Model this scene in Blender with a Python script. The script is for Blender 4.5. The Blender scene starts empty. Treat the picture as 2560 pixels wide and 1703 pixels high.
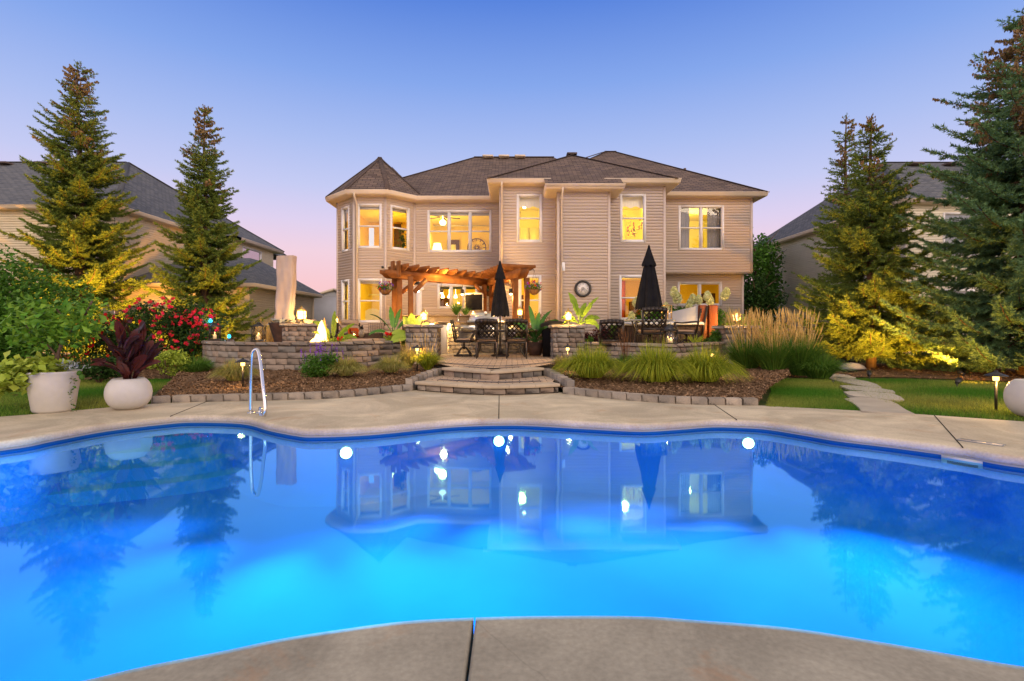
import bpy, math, random
import numpy as np
from mathutils import Vector, geometry
R = math.radians
random.seed(7); rng = np.random.default_rng(7)
S = bpy.context.scene
COL = S.collection
# ---------------------------------------------------------------- camera
F = 1300.0; H = 1.07; HZ = 822.0           # focal length in photo pixels, eye height, horizon row
cam = bpy.data.cameras.new('camera'); camo = bpy.data.objects.new('camera', cam); COL.objects.link(camo)
cam.sensor_width = 36; cam.lens = 36 * F / 2560; cam.shift_y = -29.5 / 2560; cam.clip_end = 3000; cam.clip_start = 0.05
camo.location = (0, 0, H); camo.rotation_euler = (R(90), 0, 0); S.camera = camo
# ---------------------------------------------------------------- world: dusk sky by elevation, unseen zenith brightened, afterglow behind the camera widened sideways
W = bpy.data.worlds.new('World'); S.world = W; W.use_nodes = True
nt = W.node_tree; nt.nodes.clear()
wo = nt.nodes.new('ShaderNodeOutputWorld'); bg = nt.nodes.new('ShaderNodeBackground'); tc = nt.nodes.new('ShaderNodeTexCoord')
sp = nt.nodes.new('ShaderNodeSeparateXYZ'); nt.links.new(tc.outputs['Generated'], sp.inputs[0])
asn = nt.nodes.new('ShaderNodeMath'); asn.operation = 'ARCSINE'; nt.links.new(sp.outputs['Z'], asn.inputs[0])
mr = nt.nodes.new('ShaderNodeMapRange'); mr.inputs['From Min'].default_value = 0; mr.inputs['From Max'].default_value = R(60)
nt.links.new(asn.outputs[0], mr.inputs['Value'])
def lin(c):
    return tuple(((x/255)/12.92 if x/255 <= .04045 else ((x/255+.055)/1.055)**2.4) for x in c)
cr = nt.nodes.new('ShaderNodeValToRGB'); nt.links.new(mr.outputs[0], cr.inputs[0])
stops = [(0, (248, 200, 190)), (4.5, (250, 203, 208)), (8, (243, 211, 226)), (11, (224, 210, 240)), (14.5, (198, 204, 244)), (19, (172, 191, 242)), (25, (134, 168, 237)), (32.5, (88, 132, 222)), (41, (128, 145, 200)), (60, (226, 216, 200))]  # overhead stops out of view raised and warmed to light walls and deck
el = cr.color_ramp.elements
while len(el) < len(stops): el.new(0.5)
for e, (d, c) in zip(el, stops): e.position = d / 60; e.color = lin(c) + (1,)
glow = nt.nodes.new('ShaderNodeMapRange'); glow.inputs['From Min'].default_value = 0.62; glow.inputs['From Max'].default_value = 0.05
glow.inputs['To Min'].default_value = 0; glow.inputs['To Max'].default_value = 1
nt.links.new(sp.outputs['Y'], glow.inputs['Value'])
up = nt.nodes.new('ShaderNodeMapRange'); up.inputs['From Min'].default_value = .95; up.inputs['From Max'].default_value = 0.0
nt.links.new(sp.outputs['Z'], up.inputs['Value'])
gm = nt.nodes.new('ShaderNodeMath'); gm.operation = 'MULTIPLY'; nt.links.new(glow.outputs[0], gm.inputs[0]); nt.links.new(up.outputs[0], gm.inputs[1])
sc1 = nt.nodes.new('ShaderNodeMix'); sc1.data_type = 'RGBA'; sc1.blend_type = 'ADD'
nt.links.new(gm.outputs[0], sc1.inputs['Factor']); nt.links.new(cr.outputs[0], sc1.inputs['A']); sc1.inputs['B'].default_value = (1.25, .98, .72, 1)
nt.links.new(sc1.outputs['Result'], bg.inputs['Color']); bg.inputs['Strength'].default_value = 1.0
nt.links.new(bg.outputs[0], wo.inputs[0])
sun = bpy.data.lights.new('sun', 'SUN'); sun.energy = 1.5; sun.angle = R(25); sun.color = (1, .80, .56)
suno = bpy.data.objects.new('sun', sun); COL.objects.link(suno); suno.rotation_euler = (R(66), 0, R(22))
S.view_settings.view_transform = 'Standard'; S.view_settings.look = 'None'; S.view_settings.exposure = 0; S.view_settings.gamma = 1
S.cycles.max_bounces = 7; S.cycles.transparent_max_bounces = 12; S.cycles.sample_clamp_indirect = 3.0; S.cycles.caustics_reflective = False; S.cycles.caustics_refractive = False
# ---------------------------------------------------------------- helpers
def GP(px, py, z=0.0):                      # the point of a level surface seen at a photo pixel
    k = (py - HZ) / (H - z); return ((px - 1280) / k, F / k)
def XK(px, k): return (px - 1280) / k
class MB:
    def __init__(s): s.v = []; s.n = 0; s.f = []; s.r = []; s.uv = []; s.smooth = False
    def add(s, v, f, r=None, uv=None):
        v = np.asarray(v, float).reshape(-1, 3); s.v.append(v)
        s.f.append((s.n, f)); m = len(v)
        if r is None: r = random.random()
        s.r.append(np.full(m, r) if np.isscalar(r) else np.asarray(r, float))
        s.uv.append(np.zeros((m, 3)) if uv is None else np.asarray(uv, float).reshape(-1, 3))
        s.n += m; return s
    def box(s, x0, x1, y0, y1, z0, z1, r=None):
        v = [(x, y, z) for x in (x0, x1) for y in (y0, y1) for z in (z0, z1)]
        return s.add(v, [(0, 1, 3, 2), (4, 6, 7, 5), (0, 4, 5, 1), (2, 3, 7, 6), (0, 2, 6, 4), (1, 5, 7, 3)], r)
    def obox(s, c, half, ang=0, tilt=None, b=0.0, r=None, M=None):     # oriented box; b chamfers its edges
        hx, hy, hz = half; v = []; f = []
        if b <= 0:
            v = [(x, y, z) for x in (-hx, hx) for y in (-hy, hy) for z in (-hz, hz)]
            f = [(0, 1, 3, 2), (4, 6, 7, 5), (0, 4, 5, 1), (2, 3, 7, 6), (0, 2, 6, 4), (1, 5, 7, 3)]
        else:
            idx = {}
            for sx in (-1, 1):
                for sy in (-1, 1):
                    for sz in (-1, 1):
                        for a in range(3):
                            p = [sx * (hx - b), sy * (hy - b), sz * (hz - b)]
                            p[a] = (sx * hx, sy * hy, sz * hz)[a]
                            idx[(sx, sy, sz, a)] = len(v); v.append(p)
            def fc(l): f.append(tuple(idx[q] for q in l))
            for a in range(3):
                o = [q for q in range(3) if q != a]
                for sg in (-1, 1):
                    l = []
                    for (p, q) in ((-1, -1), (1, -1), (1, 1), (-1, 1)):
                        t = [0, 0, 0]; t[a] = sg; t[o[0]] = p; t[o[1]] = q; l.append((*t, a))
                    fc(l)
            for a in range(3):
                o = [q for q in range(3) if q != a]
                for p in (-1, 1):
                    for q in (-1, 1):
                        t1 = [0, 0, 0]; t2 = [0, 0, 0]; t1[a] = -1; t2[a] = 1
                        for t in (t1, t2): t[o[0]] = p; t[o[1]] = q
                        fc([(*t1, o[0]), (*t2, o[0]), (*t2, o[1]), (*t1, o[1])])
            for sx in (-1, 1):
                for sy in (-1, 1):
                    for sz in (-1, 1): fc([(sx, sy, sz, 0), (sx, sy, sz, 1), (sx, sy, sz, 2)])
        v = np.array(v, float)
        if M is not None: v = v @ np.array(M, float).T
        ca, sa = math.cos(ang), math.sin(ang)
        v = np.stack([v[:, 0] * ca - v[:, 1] * sa, v[:, 0] * sa + v[:, 1] * ca, v[:, 2]], 1) + np.array(c)
        return s.add(v, f, r)
    def bar(s, p0, p1, w, h, r=None):        # rectangular bar between two points
        p0 = Vector(p0); p1 = Vector(p1); d = p1 - p0; L = d.length; d.normalize()
        u = Vector((0, 0, 1)).cross(d)
        if u.length < 1e-3: u = Vector((1, 0, 0))
        u.normalize(); n = d.cross(u)
        v = [tuple(p + u * a * w / 2 + n * b * h / 2) for p in (p0, p1) for a, b in ((-1, -1), (1, -1), (1, 1), (-1, 1))]
        return s.add(v, [(0, 3, 2, 1), (4, 5, 6, 7), (0, 1, 5, 4), (1, 2, 6, 5), (2, 3, 7, 6), (3, 0, 4, 7)], r)
    def tube(s, pts, rad, n=8, r=None, cap=True):
        pts = [Vector(p) for p in pts]; m = len(pts)
        rad = [rad] * m if np.isscalar(rad) else rad
        v = []; u = None
        for i in range(m):
            d = (pts[min(i + 1, m - 1)] - pts[max(i - 1, 0)]).normalized()
            if u is None:
                u = d.orthogonal().normalized()
            else:
                u = (u - d * u.dot(d));
                if u.length < 1e-5: u = d.orthogonal()
                u.normalize()
            w = d.cross(u)
            for j in range(n):
                a = 2 * math.pi * j / n; v.append(tuple(pts[i] + (u * math.cos(a) + w * math.sin(a)) * rad[i]))
        f = [(i * n + j, i * n + (j + 1) % n, (i + 1) * n + (j + 1) % n, (i + 1) * n + j) for i in range(m - 1) for j in range(n)]
        if cap: f += [tuple(range(n))[::-1], tuple((m - 1) * n + j for j in range(n))]
        return s.add(v, f, r)
    def lathe(s, prof, c=(0, 0, 0), n=20, r=None, sx=1, sy=1, a0=0):
        v = []; m = len(prof)
        for (rr, z) in prof:
            for j in range(n):
                a = a0 + 2 * math.pi * j / n; v.append((c[0] + rr * math.cos(a) * sx, c[1] + rr * math.sin(a) * sy, c[2] + z))
        f = [(i * n + j, i * n + (j + 1) % n, (i + 1) * n + (j + 1) % n, (i + 1) * n + j) for i in range(m - 1) for j in range(n)]
        if prof[0][0] > 1e-4: f.append(tuple(range(n))[::-1])
        if prof[-1][0] > 1e-4: f.append(tuple((m - 1) * n + j for j in range(n)))
        return s.add(v, f, r)
    def poly(s, loops, z, r=None, up=True):  # flat polygon with holes
        pts = [p for l in loops for p in l]
        t = geometry.tessellate_polygon([[Vector((p[0], p[1], 0)) for p in l] for l in loops])
        f = []
        for a, b, c in t:
            A, B, C = pts[a], pts[b], pts[c]
            cr_ = (B[0] - A[0]) * (C[1] - A[1]) - (B[1] - A[1]) * (C[0] - A[0])
            if abs(cr_) < 1e-10: continue
            f.append((a, b, c) if (cr_ > 0) == up else (a, c, b))
        return s.add([(p[0], p[1], z) for p in pts], f, r)
    def prism(s, poly, z0, z1, r=None, top=True):
        s.poly([poly], z1, r)
        n = len(poly); a = area(poly)
        v = [(p[0], p[1], z0) for p in poly] + [(p[0], p[1], z1) for p in poly]
        f = [(i, (i + 1) % n, n + (i + 1) % n, n + i) if a > 0 else (i, n + i, n + (i + 1) % n, (i + 1) % n) for i in range(n)]
        return s.add(v, f, r)
    def strips(s, rows, r=None, uvs=None):   # quads between polylines of equal length
        n = len(rows[0]); v = [p for row in rows for p in row]
        f = [(i * n + j, i * n + j + 1, (i + 1) * n + j + 1, (i + 1) * n + j) for i in range(len(rows) - 1) for j in range(n - 1)]
        return s.add(v, f, r, uvs)
    def plane(s, pts, r=None):               # planar face with a running u/v attribute
        P = [Vector(p) for p in pts]
        nn = Vector((0, 0, 0))
        for i in range(len(P)): nn += (P[i] - P[0]).cross(P[(i + 1) % len(P)] - P[0])
        nn.normalize()
        u = Vector((0, 0, 1)).cross(nn)
        if u.length < 1e-4: u = Vector((1, 0, 0))
        u.normalize(); w = nn.cross(u)
        return s.add(pts, [tuple(range(len(pts)))], r, [(p.dot(u), p.dot(w), 0) for p in P])
def area(p): return sum(p[i][0] * p[(i + 1) % len(p)][1] - p[(i + 1) % len(p)][0] * p[i][1] for i in range(len(p))) / 2
def offs(path, d):                           # offset a polyline to its right-hand side by d, mitred
    out = []; n = len(path)
    for i in range(n):
        ns = []
        for a, b in ((i - 1, i), (i, i + 1)):
            if a < 0 or b >= n: continue
            dx, dy = path[b][0] - path[a][0], path[b][1] - path[a][1]; L = math.hypot(dx, dy); ns.append((dy / L, -dx / L))
        if len(ns) == 1: nx, ny = ns[0]; q = 1
        else:
            nx, ny = ns[0][0] + ns[1][0], ns[0][1] + ns[1][1]; L = math.hypot(nx, ny); nx /= L; ny /= L
            q = 1 / max(.35, nx * ns[0][0] + ny * ns[0][1])
        out.append((path[i][0] + nx * d * q, path[i][1] + ny * d * q))
    return out
def catmull(pts, n=8, closed=False):
    P = [np.array(p, float) for p in pts]; m = len(P); out = []
    for i in range(m if closed else m - 1):
        if closed: a, b, c, d = P[(i - 1) % m], P[i], P[(i + 1) % m], P[(i + 2) % m]
        else: a, b, c, d = P[max(i - 1, 0)], P[i], P[i + 1], P[min(i + 2, m - 1)]
        for k in range(n):
            t = k / n
            out.append(tuple(.5 * ((2 * b) + (-a + c) * t + (2 * a - 5 * b + 4 * c - d) * t * t + (-a + 3 * b - 3 * c + d) * t ** 3)))
    if not closed: out.append(tuple(P[-1]))
    return out
class Path:                                  # arclength lookup on a 2-D polyline
    def __init__(s, pts):
        s.p = np.array(pts, float); d = np.hypot(*(s.p[1:] - s.p[:-1]).T); s.s = np.concatenate([[0], np.cumsum(d)]); s.L = s.s[-1]
    def at(s, t):
        t = min(max(t, 0), s.L); i = min(np.searchsorted(s.s, t, 'right') - 1, len(s.p) - 2)
        u = (t - s.s[i]) / (s.s[i + 1] - s.s[i]); q = s.p[i] * (1 - u) + s.p[i + 1] * u; d = s.p[i + 1] - s.p[i]; return q, math.atan2(d[1], d[0])
def setp(o, label=None, cat=None, group=None, kind=None):
    for k, v in (('label', label), ('category', cat), ('group', group), ('kind', kind)):
        if v: o[k] = v
    return o
def thing(name, label, cat, loc=(0, 0, 0), rot=0, group=None):
    o = bpy.data.objects.new(name, None); COL.objects.link(o); o.location = loc; o.rotation_euler = (0, 0, rot); o.empty_display_size = .1
    return setp(o, label, cat, group)
def part(name, mb, m, parent=None, smooth=False, world=False, **kw):
    V = np.concatenate(mb.v) if mb.v else np.zeros((0, 3))
    p = parent
    off = np.zeros(3)
    if world and p is not None:
        while p is not None: off += np.array(p.location); p = p.parent
    me = bpy.data.meshes.new(name)
    loops = []; tot = []
    for base, f in mb.f:
        if isinstance(f, np.ndarray):
            loops.append((f + base).ravel()); tot.append(np.full(len(f), f.shape[1]))
        else:
            loops.append(np.array([i + base for q in f for i in q], dtype=np.int64)); tot.append(np.array([len(q) for q in f], dtype=np.int64))
    loops = np.concatenate(loops); tot = np.concatenate(tot)
    me.vertices.add(len(V)); me.vertices.foreach_set('co', (V - off).ravel())
    me.loops.add(len(loops)); me.loops.foreach_set('vertex_index', loops)
    me.polygons.add(len(tot)); me.polygons.foreach_set('loop_start', np.concatenate([[0], np.cumsum(tot)[:-1]]))
    me.update(calc_edges=True)
    at = me.attributes.new('rnd', 'FLOAT', 'POINT'); at.data.foreach_set('value', np.concatenate(mb.r))
    if any(u.any() for u in mb.uv):
        at = me.attributes.new('uvv', 'FLOAT_VECTOR', 'POINT'); at.data.foreach_set('vector', np.concatenate(mb.uv).ravel())
    if smooth or mb.smooth: me.polygons.foreach_set('use_smooth', [True] * len(tot))
    me.validate()
    me.materials.append(m)
    o = bpy.data.objects.new(name, me); COL.objects.link(o)
    if parent is not None: o.parent = parent
    return setp(o, **kw)
def struct(name, mb, m, **kw): return part(name, mb, m, kind='structure', **kw)
def dup(o, parent=None, loc=None, rot=None, label=None, group=None):
    c = o.copy(); COL.objects.link(c)
    if parent is not None: c.parent = parent
    if loc is not None: c.location = loc
    if rot is not None: c.rotation_euler = (0, 0, rot)
    if label: c['label'] = label
    if group: c['group'] = group
    for ch in list(o.children): dup(ch, c)
    return c
def lamp(name, loc, col, e, r=.04, parent=None, kind='POINT', rot=None, size=None, blend=.5):
    l = bpy.data.lights.new(name, kind); l.energy = e; l.color = col; l.shadow_soft_size = r
    if kind == 'SPOT': l.spot_size = size; l.spot_blend = blend
    o = bpy.data.objects.new(name, l); COL.objects.link(o); o.location = loc
    if rot: o.rotation_euler = rot
    if parent: o.parent = parent
    return o
# ---------------------------------------------------------------- materials
MATS = {}
def mat(name, c, c2=None, sc=8, rough=.7, bump=0, bsc=None, metal=0, rnd=0, c3=None, emit=None, es=1, spec=None, detail=6, stretch=None, coat=0, trans=0, alpha=None):
    if spec is None: spec = .5 if metal or rough < .3 else (.12 if rough >= .6 else .25)
    m = bpy.data.materials.new(name); m.use_nodes = True; t = m.node_tree; N = t.nodes; L = t.links
    b = N['Principled BSDF']; b.inputs['Roughness'].default_value = rough; b.inputs['Metallic'].default_value = metal
    b.inputs['Specular IOR Level'].default_value = spec; b.inputs['Coat Weight'].default_value = coat
    tc = N.new('ShaderNodeTexCoord'); src = tc.outputs['Object']
    if stretch:
        mp = N.new('ShaderNodeMapping'); mp.inputs['Scale'].default_value = stretch; L.new(src, mp.inputs[0]); src = mp.outputs[0]
    out = None
    if c2 is not None:
        nz = N.new('ShaderNodeTexNoise'); nz.inputs['Scale'].default_value = sc; nz.inputs['Detail'].default_value = detail; L.new(src, nz.inputs['Vector'])
        rp = N.new('ShaderNodeMapRange'); rp.inputs['From Min'].default_value = .35; rp.inputs['From Max'].default_value = .65; L.new(nz.outputs[0], rp.inputs[0])
        mx = N.new('ShaderNodeMix'); mx.data_type = 'RGBA'; mx.inputs['A'].default_value = (*c, 1); mx.inputs['B'].default_value = (*c2, 1)
        L.new(rp.outputs[0], mx.inputs['Factor']); out = mx.outputs['Result']
    if rnd or c3 is not None:
        at = N.new('ShaderNodeAttribute'); at.attribute_name = 'rnd'
        if c3 is not None:
            mx2 = N.new('ShaderNodeMix'); mx2.data_type = 'RGBA'; L.new(at.outputs['Fac'], mx2.inputs['Factor'])
            if out: L.new(out, mx2.inputs['A'])
            else: mx2.inputs['A'].default_value = (*c, 1)
            mx2.inputs['B'].default_value = (*c3, 1); out = mx2.outputs['Result']
        if rnd:
            hs = N.new('ShaderNodeHueSaturation'); ml = N.new('ShaderNodeMapRange'); ml.inputs['To Min'].default_value = 1 - rnd; ml.inputs['To Max'].default_value = 1 + rnd
            wn = N.new('ShaderNodeTexWhiteNoise'); wn.noise_dimensions = '1D'; L.new(at.outputs['Fac'], wn.inputs['W']); L.new(wn.outputs['Value'], ml.inputs[0]); L.new(ml.outputs[0], hs.inputs['Value'])
            if out: L.new(out, hs.inputs['Color'])
            else: hs.inputs['Color'].default_value = (*c, 1)
            out = hs.outputs[0]
    if out: L.new(out, b.inputs['Base Color'])
    else: b.inputs['Base Color'].default_value = (*c, 1)
    if bump:
        n2 = N.new('ShaderNodeTexNoise'); n2.inputs['Scale'].default_value = bsc or sc * 4; n2.inputs['Detail'].default_value = 5; L.new(src, n2.inputs['Vector'])
        bp = N.new('ShaderNodeBump'); bp.inputs['Strength'].default_value = bump; bp.inputs['Distance'].default_value = .02; L.new(n2.outputs[0], bp.inputs['Height']); L.new(bp.outputs[0], b.inputs['Normal'])
    if emit: b.inputs['Emission Color'].default_value = (*emit, 1); b.inputs['Emission Strength'].default_value = es
    if trans:                                  # leaves: part of the light comes through
        tr = N.new('ShaderNodeBsdfTranslucent'); ms = N.new('ShaderNodeMixShader'); ms.inputs[0].default_value = trans
        if out: L.new(out, tr.inputs[0])
        else: tr.inputs[0].default_value = (*c, 1)
        L.new(b.outputs[0], ms.inputs[1]); L.new(tr.outputs[0], ms.inputs[2]); L.new(ms.outputs[0], N['Material Output'].inputs[0])
    MATS[name] = m; return m
def brickmat(name, cols, mortar, bw, bh, ms=.01, uv=None, rough=.85, offset=.5, bump=.6, rot=None, nscale=30, big=None):
    m = bpy.data.materials.new(name); m.use_nodes = True; t = m.node_tree; N = t.nodes; L = t.links; b = N['Principled BSDF']; b.inputs['Roughness'].default_value = rough; b.inputs['Specular IOR Level'].default_value = .15
    if uv: a = N.new('ShaderNodeAttribute'); a.attribute_name = uv; src = a.outputs['Vector']
    else: a = N.new('ShaderNodeTexCoord'); src = a.outputs['Object']
    if rot:
        mp = N.new('ShaderNodeMapping'); mp.inputs['Rotation'].default_value = (0, 0, rot); L.new(src, mp.inputs[0]); src = mp.outputs[0]
    br = N.new('ShaderNodeTexBrick'); br.inputs['Scale'].default_value = 1; br.inputs['Brick Width'].default_value = bw; br.inputs['Row Height'].default_value = bh
    br.inputs['Mortar Size'].default_value = ms; br.inputs['Mortar Smooth'].default_value = .3; br.offset = offset; br.inputs['Color1'].default_value = (0, 0, 0, 1); br.inputs['Color2'].default_value = (1, 1, 1, 1); br.inputs['Bias'].default_value = 0
    br.inputs['Mortar'].default_value = (.5, .5, .5, 1)
    L.new(src, br.inputs['Vector'])
    rp = N.new('ShaderNodeValToRGB'); L.new(br.outputs['Color'], rp.inputs[0])
    while len(rp.color_ramp.elements) < len(cols): rp.color_ramp.elements.new(.5)
    for i, (e, c) in enumerate(zip(rp.color_ramp.elements, cols)): e.position = i / (len(cols) - 1); e.color = (*c, 1)
    nz = N.new('ShaderNodeTexNoise'); nz.inputs['Scale'].default_value = nscale; nz.inputs['Detail'].default_value = 6; L.new(src, nz.inputs['Vector'])
    ov = N.new('ShaderNodeMix'); ov.data_type = 'RGBA'; ov.blend_type = 'OVERLAY'; ov.inputs['Factor'].default_value = .45; L.new(rp.outputs[0], ov.inputs['A']); L.new(nz.outputs[0], ov.inputs['B'])
    mx = N.new('ShaderNodeMix'); mx.data_type = 'RGBA'; L.new(br.outputs['Fac'], mx.inputs['Factor']); L.new(ov.outputs['Result'], mx.inputs['A']); mx.inputs['B'].default_value = (*mortar, 1)
    L.new(mx.outputs['Result'], b.inputs['Base Color'])
    inv = N.new('ShaderNodeMath'); inv.operation = 'SUBTRACT'; inv.inputs[0].default_value = 1; L.new(br.outputs['Fac'], inv.inputs[1])
    ad = N.new('ShaderNodeMath'); ad.operation = 'MULTIPLY_ADD'; L.new(nz.outputs[0], ad.inputs[0]); ad.inputs[1].default_value = .35; L.new(inv.outputs[0], ad.inputs[2])
    bp = N.new('ShaderNodeBump'); bp.inputs['Strength'].default_value = bump; bp.inputs['Distance'].default_value = .01; L.new(ad.outputs[0], bp.inputs['Height']); L.new(bp.outputs[0], b.inputs['Normal'])
    return m
m_siding = mat('beige_siding', (.50, .41, .345), (.53, .44, .375), sc=1.5, rough=.55, bump=.05, bsc=60, rnd=.025, stretch=(.4, .4, 3))
m_side_l = mat('cream_siding', (.72, .61, .43), (.76, .65, .47), sc=1.5, rough=.6, rnd=.02)
m_side_r = mat('pale_siding', (.78, .70, .55), (.80, .73, .58), sc=1.5, rough=.6, rnd=.02)
m_grey_s = mat('grey_siding', (.40, .40, .44), (.44, .44, .48), sc=1.5, rough=.6)
m_trim = mat('cream_trim', (.66, .53, .40), (.70, .57, .43), sc=3, rough=.4, bump=.03)
m_corner = mat('beige_corner_board', (.54, .44, .37), (.57, .47, .40), sc=3, rough=.5)
m_white = mat('white_frame', (.80, .76, .74), (.74, .71, .70), sc=5, rough=.35)
m_roof = brickmat('brown_shingles', [(.105, .075, .065), (.15, .11, .09), (.20, .14, .11), (.12, .09, .085)], (.04, .03, .028), .3, .14, .012, uv='uvv', rough=.95, nscale=60)
m_roof_g = brickmat('grey_shingles', [(.10, .105, .12), (.13, .135, .15), (.165, .165, .17), (.115, .12, .13)], (.05, .052, .06), .3, .14, .012, uv='uvv', rough=.95, nscale=60)
m_roof_cap = mat('ridge_shingle', (.13, .095, .08), (.08, .06, .055), sc=12, rough=.95)
m_stone = mat('tumbled_block', (.24, .21, .175), (.175, .16, .145), sc=5, rough=.9, bump=.35, bsc=60, c3=(.26, .19, .14), rnd=.36)
m_cap = mat('stone_cap', (.33, .28, .225), (.22, .19, .165), sc=5, rough=.85, bump=.5, bsc=50, rnd=.16)
m_gap = mat('dark_joint', (.025, .021, .018), rough=1)
m_curb = mat('edging_block', (.33, .27, .21), (.22, .19, .16), sc=4, rough=.9, bump=.6, bsc=45, rnd=.3)
m_bull = mat('bullnose_step_stone', (.50, .40, .28), (.40, .32, .23), sc=3, rough=.7, bump=.25, bsc=60, rnd=.08)
m_paver = brickmat('tan_pavers', [(.48, .34, .22), (.56, .40, .27), (.42, .31, .22), (.52, .36, .24)], (.06, .045, .035), .24, .16, .008, rough=.85, nscale=18)
m_pdark = brickmat('charcoal_pavers', [(.12, .10, .095), (.16, .13, .115), (.10, .09, .09)], (.03, .025, .02), .2, .5, .008, rough=.85)
m_slabc = mat('pale_kitchen_slab', (.48, .40, .28), (.42, .35, .25), sc=2, rough=.8)
m_mulch = mat('shredded_mulch', (.11, .062, .032), (.19, .11, .055), sc=16, rough=1, bump=1, bsc=30)
m_chip = mat('mulch_chip', (.11, .062, .032), c3=(.33, .20, .11), rough=1, rnd=.5)
m_iron = mat('black_iron', (.02, .018, .016), (.035, .03, .026), sc=10, rough=.38, metal=.3, bump=.08)
m_bronze = mat('bronze_chair_metal', (.03, .024, .02), (.055, .04, .03), sc=18, rough=.33, metal=.55, bump=.1)
m_cush = mat('tan_cushion', (.36, .24, .155), (.40, .27, .18), sc=6, rough=.9, bump=.15, bsc=200)
m_black = mat('black_umbrella_cloth', (.008, .0075, .009), (.014, .013, .014), sc=5, rough=.85, bump=.15, bsc=250)
m_steel = mat('stainless_steel', (.62, .58, .52), (.52, .49, .44), sc=3, rough=.28, metal=1)
m_chrome = mat('polished_rail_steel', (.72, .70, .68), rough=.12, metal=1)
m_cedar = mat('stained_cedar', (.25, .095, .028), (.18, .066, .02), sc=6, rough=.6, bump=.25, bsc=22, stretch=(1, 1, 1), rnd=.12)
m_granite = mat('speckled_granite', (.42, .30, .18), (.12, .08, .05), sc=110, rough=.25, detail=2)
m_pot = mat('white_planter', (.60, .56, .50), (.46, .43, .38), sc=2.2, rough=.6, bump=.08, bsc=70)
m_soil = mat('potting_soil', (.03, .02, .013), (.05, .03, .02), sc=40, rough=1, bump=.6)
m_glass = bpy.data.materials.new('window_glass')
def glassmat(m, refl, tint=(1, 1, 1), ior=1.5, rough=.0):
    m.use_nodes = True; t = m.node_tree; N = t.nodes; L = t.links; N.clear(); o = N.new('ShaderNodeOutputMaterial')
    lw = N.new('ShaderNodeLayerWeight'); lw.inputs[0].default_value = .5; pw = N.new('ShaderNodeMath'); pw.operation = 'POWER'; L.new(lw.outputs['Facing'], pw.inputs[0]); pw.inputs[1].default_value = 4
    tr = N.new('ShaderNodeBsdfTransparent'); tr.inputs[0].default_value = (*tint, 1)
    gl = N.new('ShaderNodeBsdfGlossy'); gl.inputs['Roughness'].default_value = rough; gl.inputs['Color'].default_value = (1, 1, 1, 1)
    ad = N.new('ShaderNodeMath'); ad.operation = 'MULTIPLY_ADD'; ad.inputs[1].default_value = .9; ad.inputs[2].default_value = .05 + refl; ad.use_clamp = True
    L.new(pw.outputs[0], ad.inputs[0]); mx = N.new('ShaderNodeMixShader'); L.new(ad.outputs[0], mx.inputs[0]); L.new(tr.outputs[0], mx.inputs[1]); L.new(gl.outputs[0], mx.inputs[2]); L.new(mx.outputs[0], o.inputs[0])
glassmat(m_glass, .0, ior=1.4)
m_dglass = mat('unlit_window_glass', (.10, .12, .14), (.16, .18, .20), sc=.6, rough=.08, spec=1)
m_lglass = bpy.data.materials.new('lantern_glass'); glassmat(m_lglass, .0)
def emi(name, c, s):
    m = bpy.data.materials.new(name); m.use_nodes = True; t = m.node_tree; N = t.nodes; N.clear(); o = N.new('ShaderNodeOutputMaterial'); e = N.new('ShaderNodeEmission'); e.inputs[0].default_value = (*c, 1); e.inputs[1].default_value = s; t.links.new(e.outputs[0], o.inputs[0]); return m
m_bulb = emi('warm_bulb', (1, .72, .32), 14); m_lampg = emi('warm_lamp_glass', (1, .66, .22), 6); m_fire = emi('flame', (1, .62, .18), 6); m_fire2 = emi('flame_tip', (1, .36, .05), 2.2)
m_blue = emi('blue_solar_light', (.03, .45, 1), 5); m_pool_l = emi('pool_lamp_lens', (.55, .9, 1), 30); m_candle = emi('candle_flame', (1, .6, .2), 9)
m_wax = mat('candle_wax', (.8, .66, .42), rough=.5, emit=(1, .6, .2), es=.25)
m_needle = mat('spruce_needles', (.12, .185, .035), rough=.75, c3=(.22, .28, .05), rnd=.35, trans=.25)
m_needle_b = mat('blue_spruce_needles', (.10, .20, .08), rough=.75, c3=(.20, .32, .13), rnd=.35, trans=.25)
m_cone = mat('spruce_cones', (.28, .17, .075), rough=.8, c3=(.20, .14, .055), rnd=.3)
m_bark = mat('spruce_bark', (.16, .10, .06), (.09, .06, .04), sc=14, rough=1, bump=.8, stretch=(1, 1, .3))
m_leaf = mat('green_leaves', (.045, .14, .014), rough=.55, c3=(.11, .24, .025), rnd=.4, trans=.3)
m_leaf_d = mat('dark_green_leaves', (.02, .06, .012), rough=.6, c3=(.05, .10, .02), rnd=.4, trans=.25)
m_leaf_y = mat('lime_leaves', (.30, .40, .04), rough=.55, c3=(.45, .52, .07), rnd=.3, trans=.35)
m_banana = mat('banana_leaf', (.17, .30, .025), (.24, .36, .035), sc=5, rough=.42, rnd=.25, trans=.4, stretch=(1, 1, 1))
m_bop = mat('glossy_broad_leaf', (.035, .12, .022), (.06, .17, .03), sc=5, rough=.4, rnd=.3, trans=.25)
m_canna = mat('bronze_canna_leaf', (.085, .018, .02), (.16, .035, .02), sc=5, rough=.33, rnd=.35, trans=.3, c3=(.03, .012, .016))
m_purple = mat('purple_leaves', (.06, .018, .022), rough=.7, c3=(.11, .035, .035), rnd=.4, trans=.2)
m_brownl = mat('russet_leaves', (.14, .055, .03), rough=.8, c3=(.20, .10, .04), rnd=.4, trans=.2)
m_rose = mat('pink_petals', (.80, .03, .14), rough=.6, c3=(.80, .05, .04), rnd=.2, trans=.3)
m_redf = mat('red_petals', (.70, .015, .02), rough=.6, rnd=.2, trans=.3)
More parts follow.
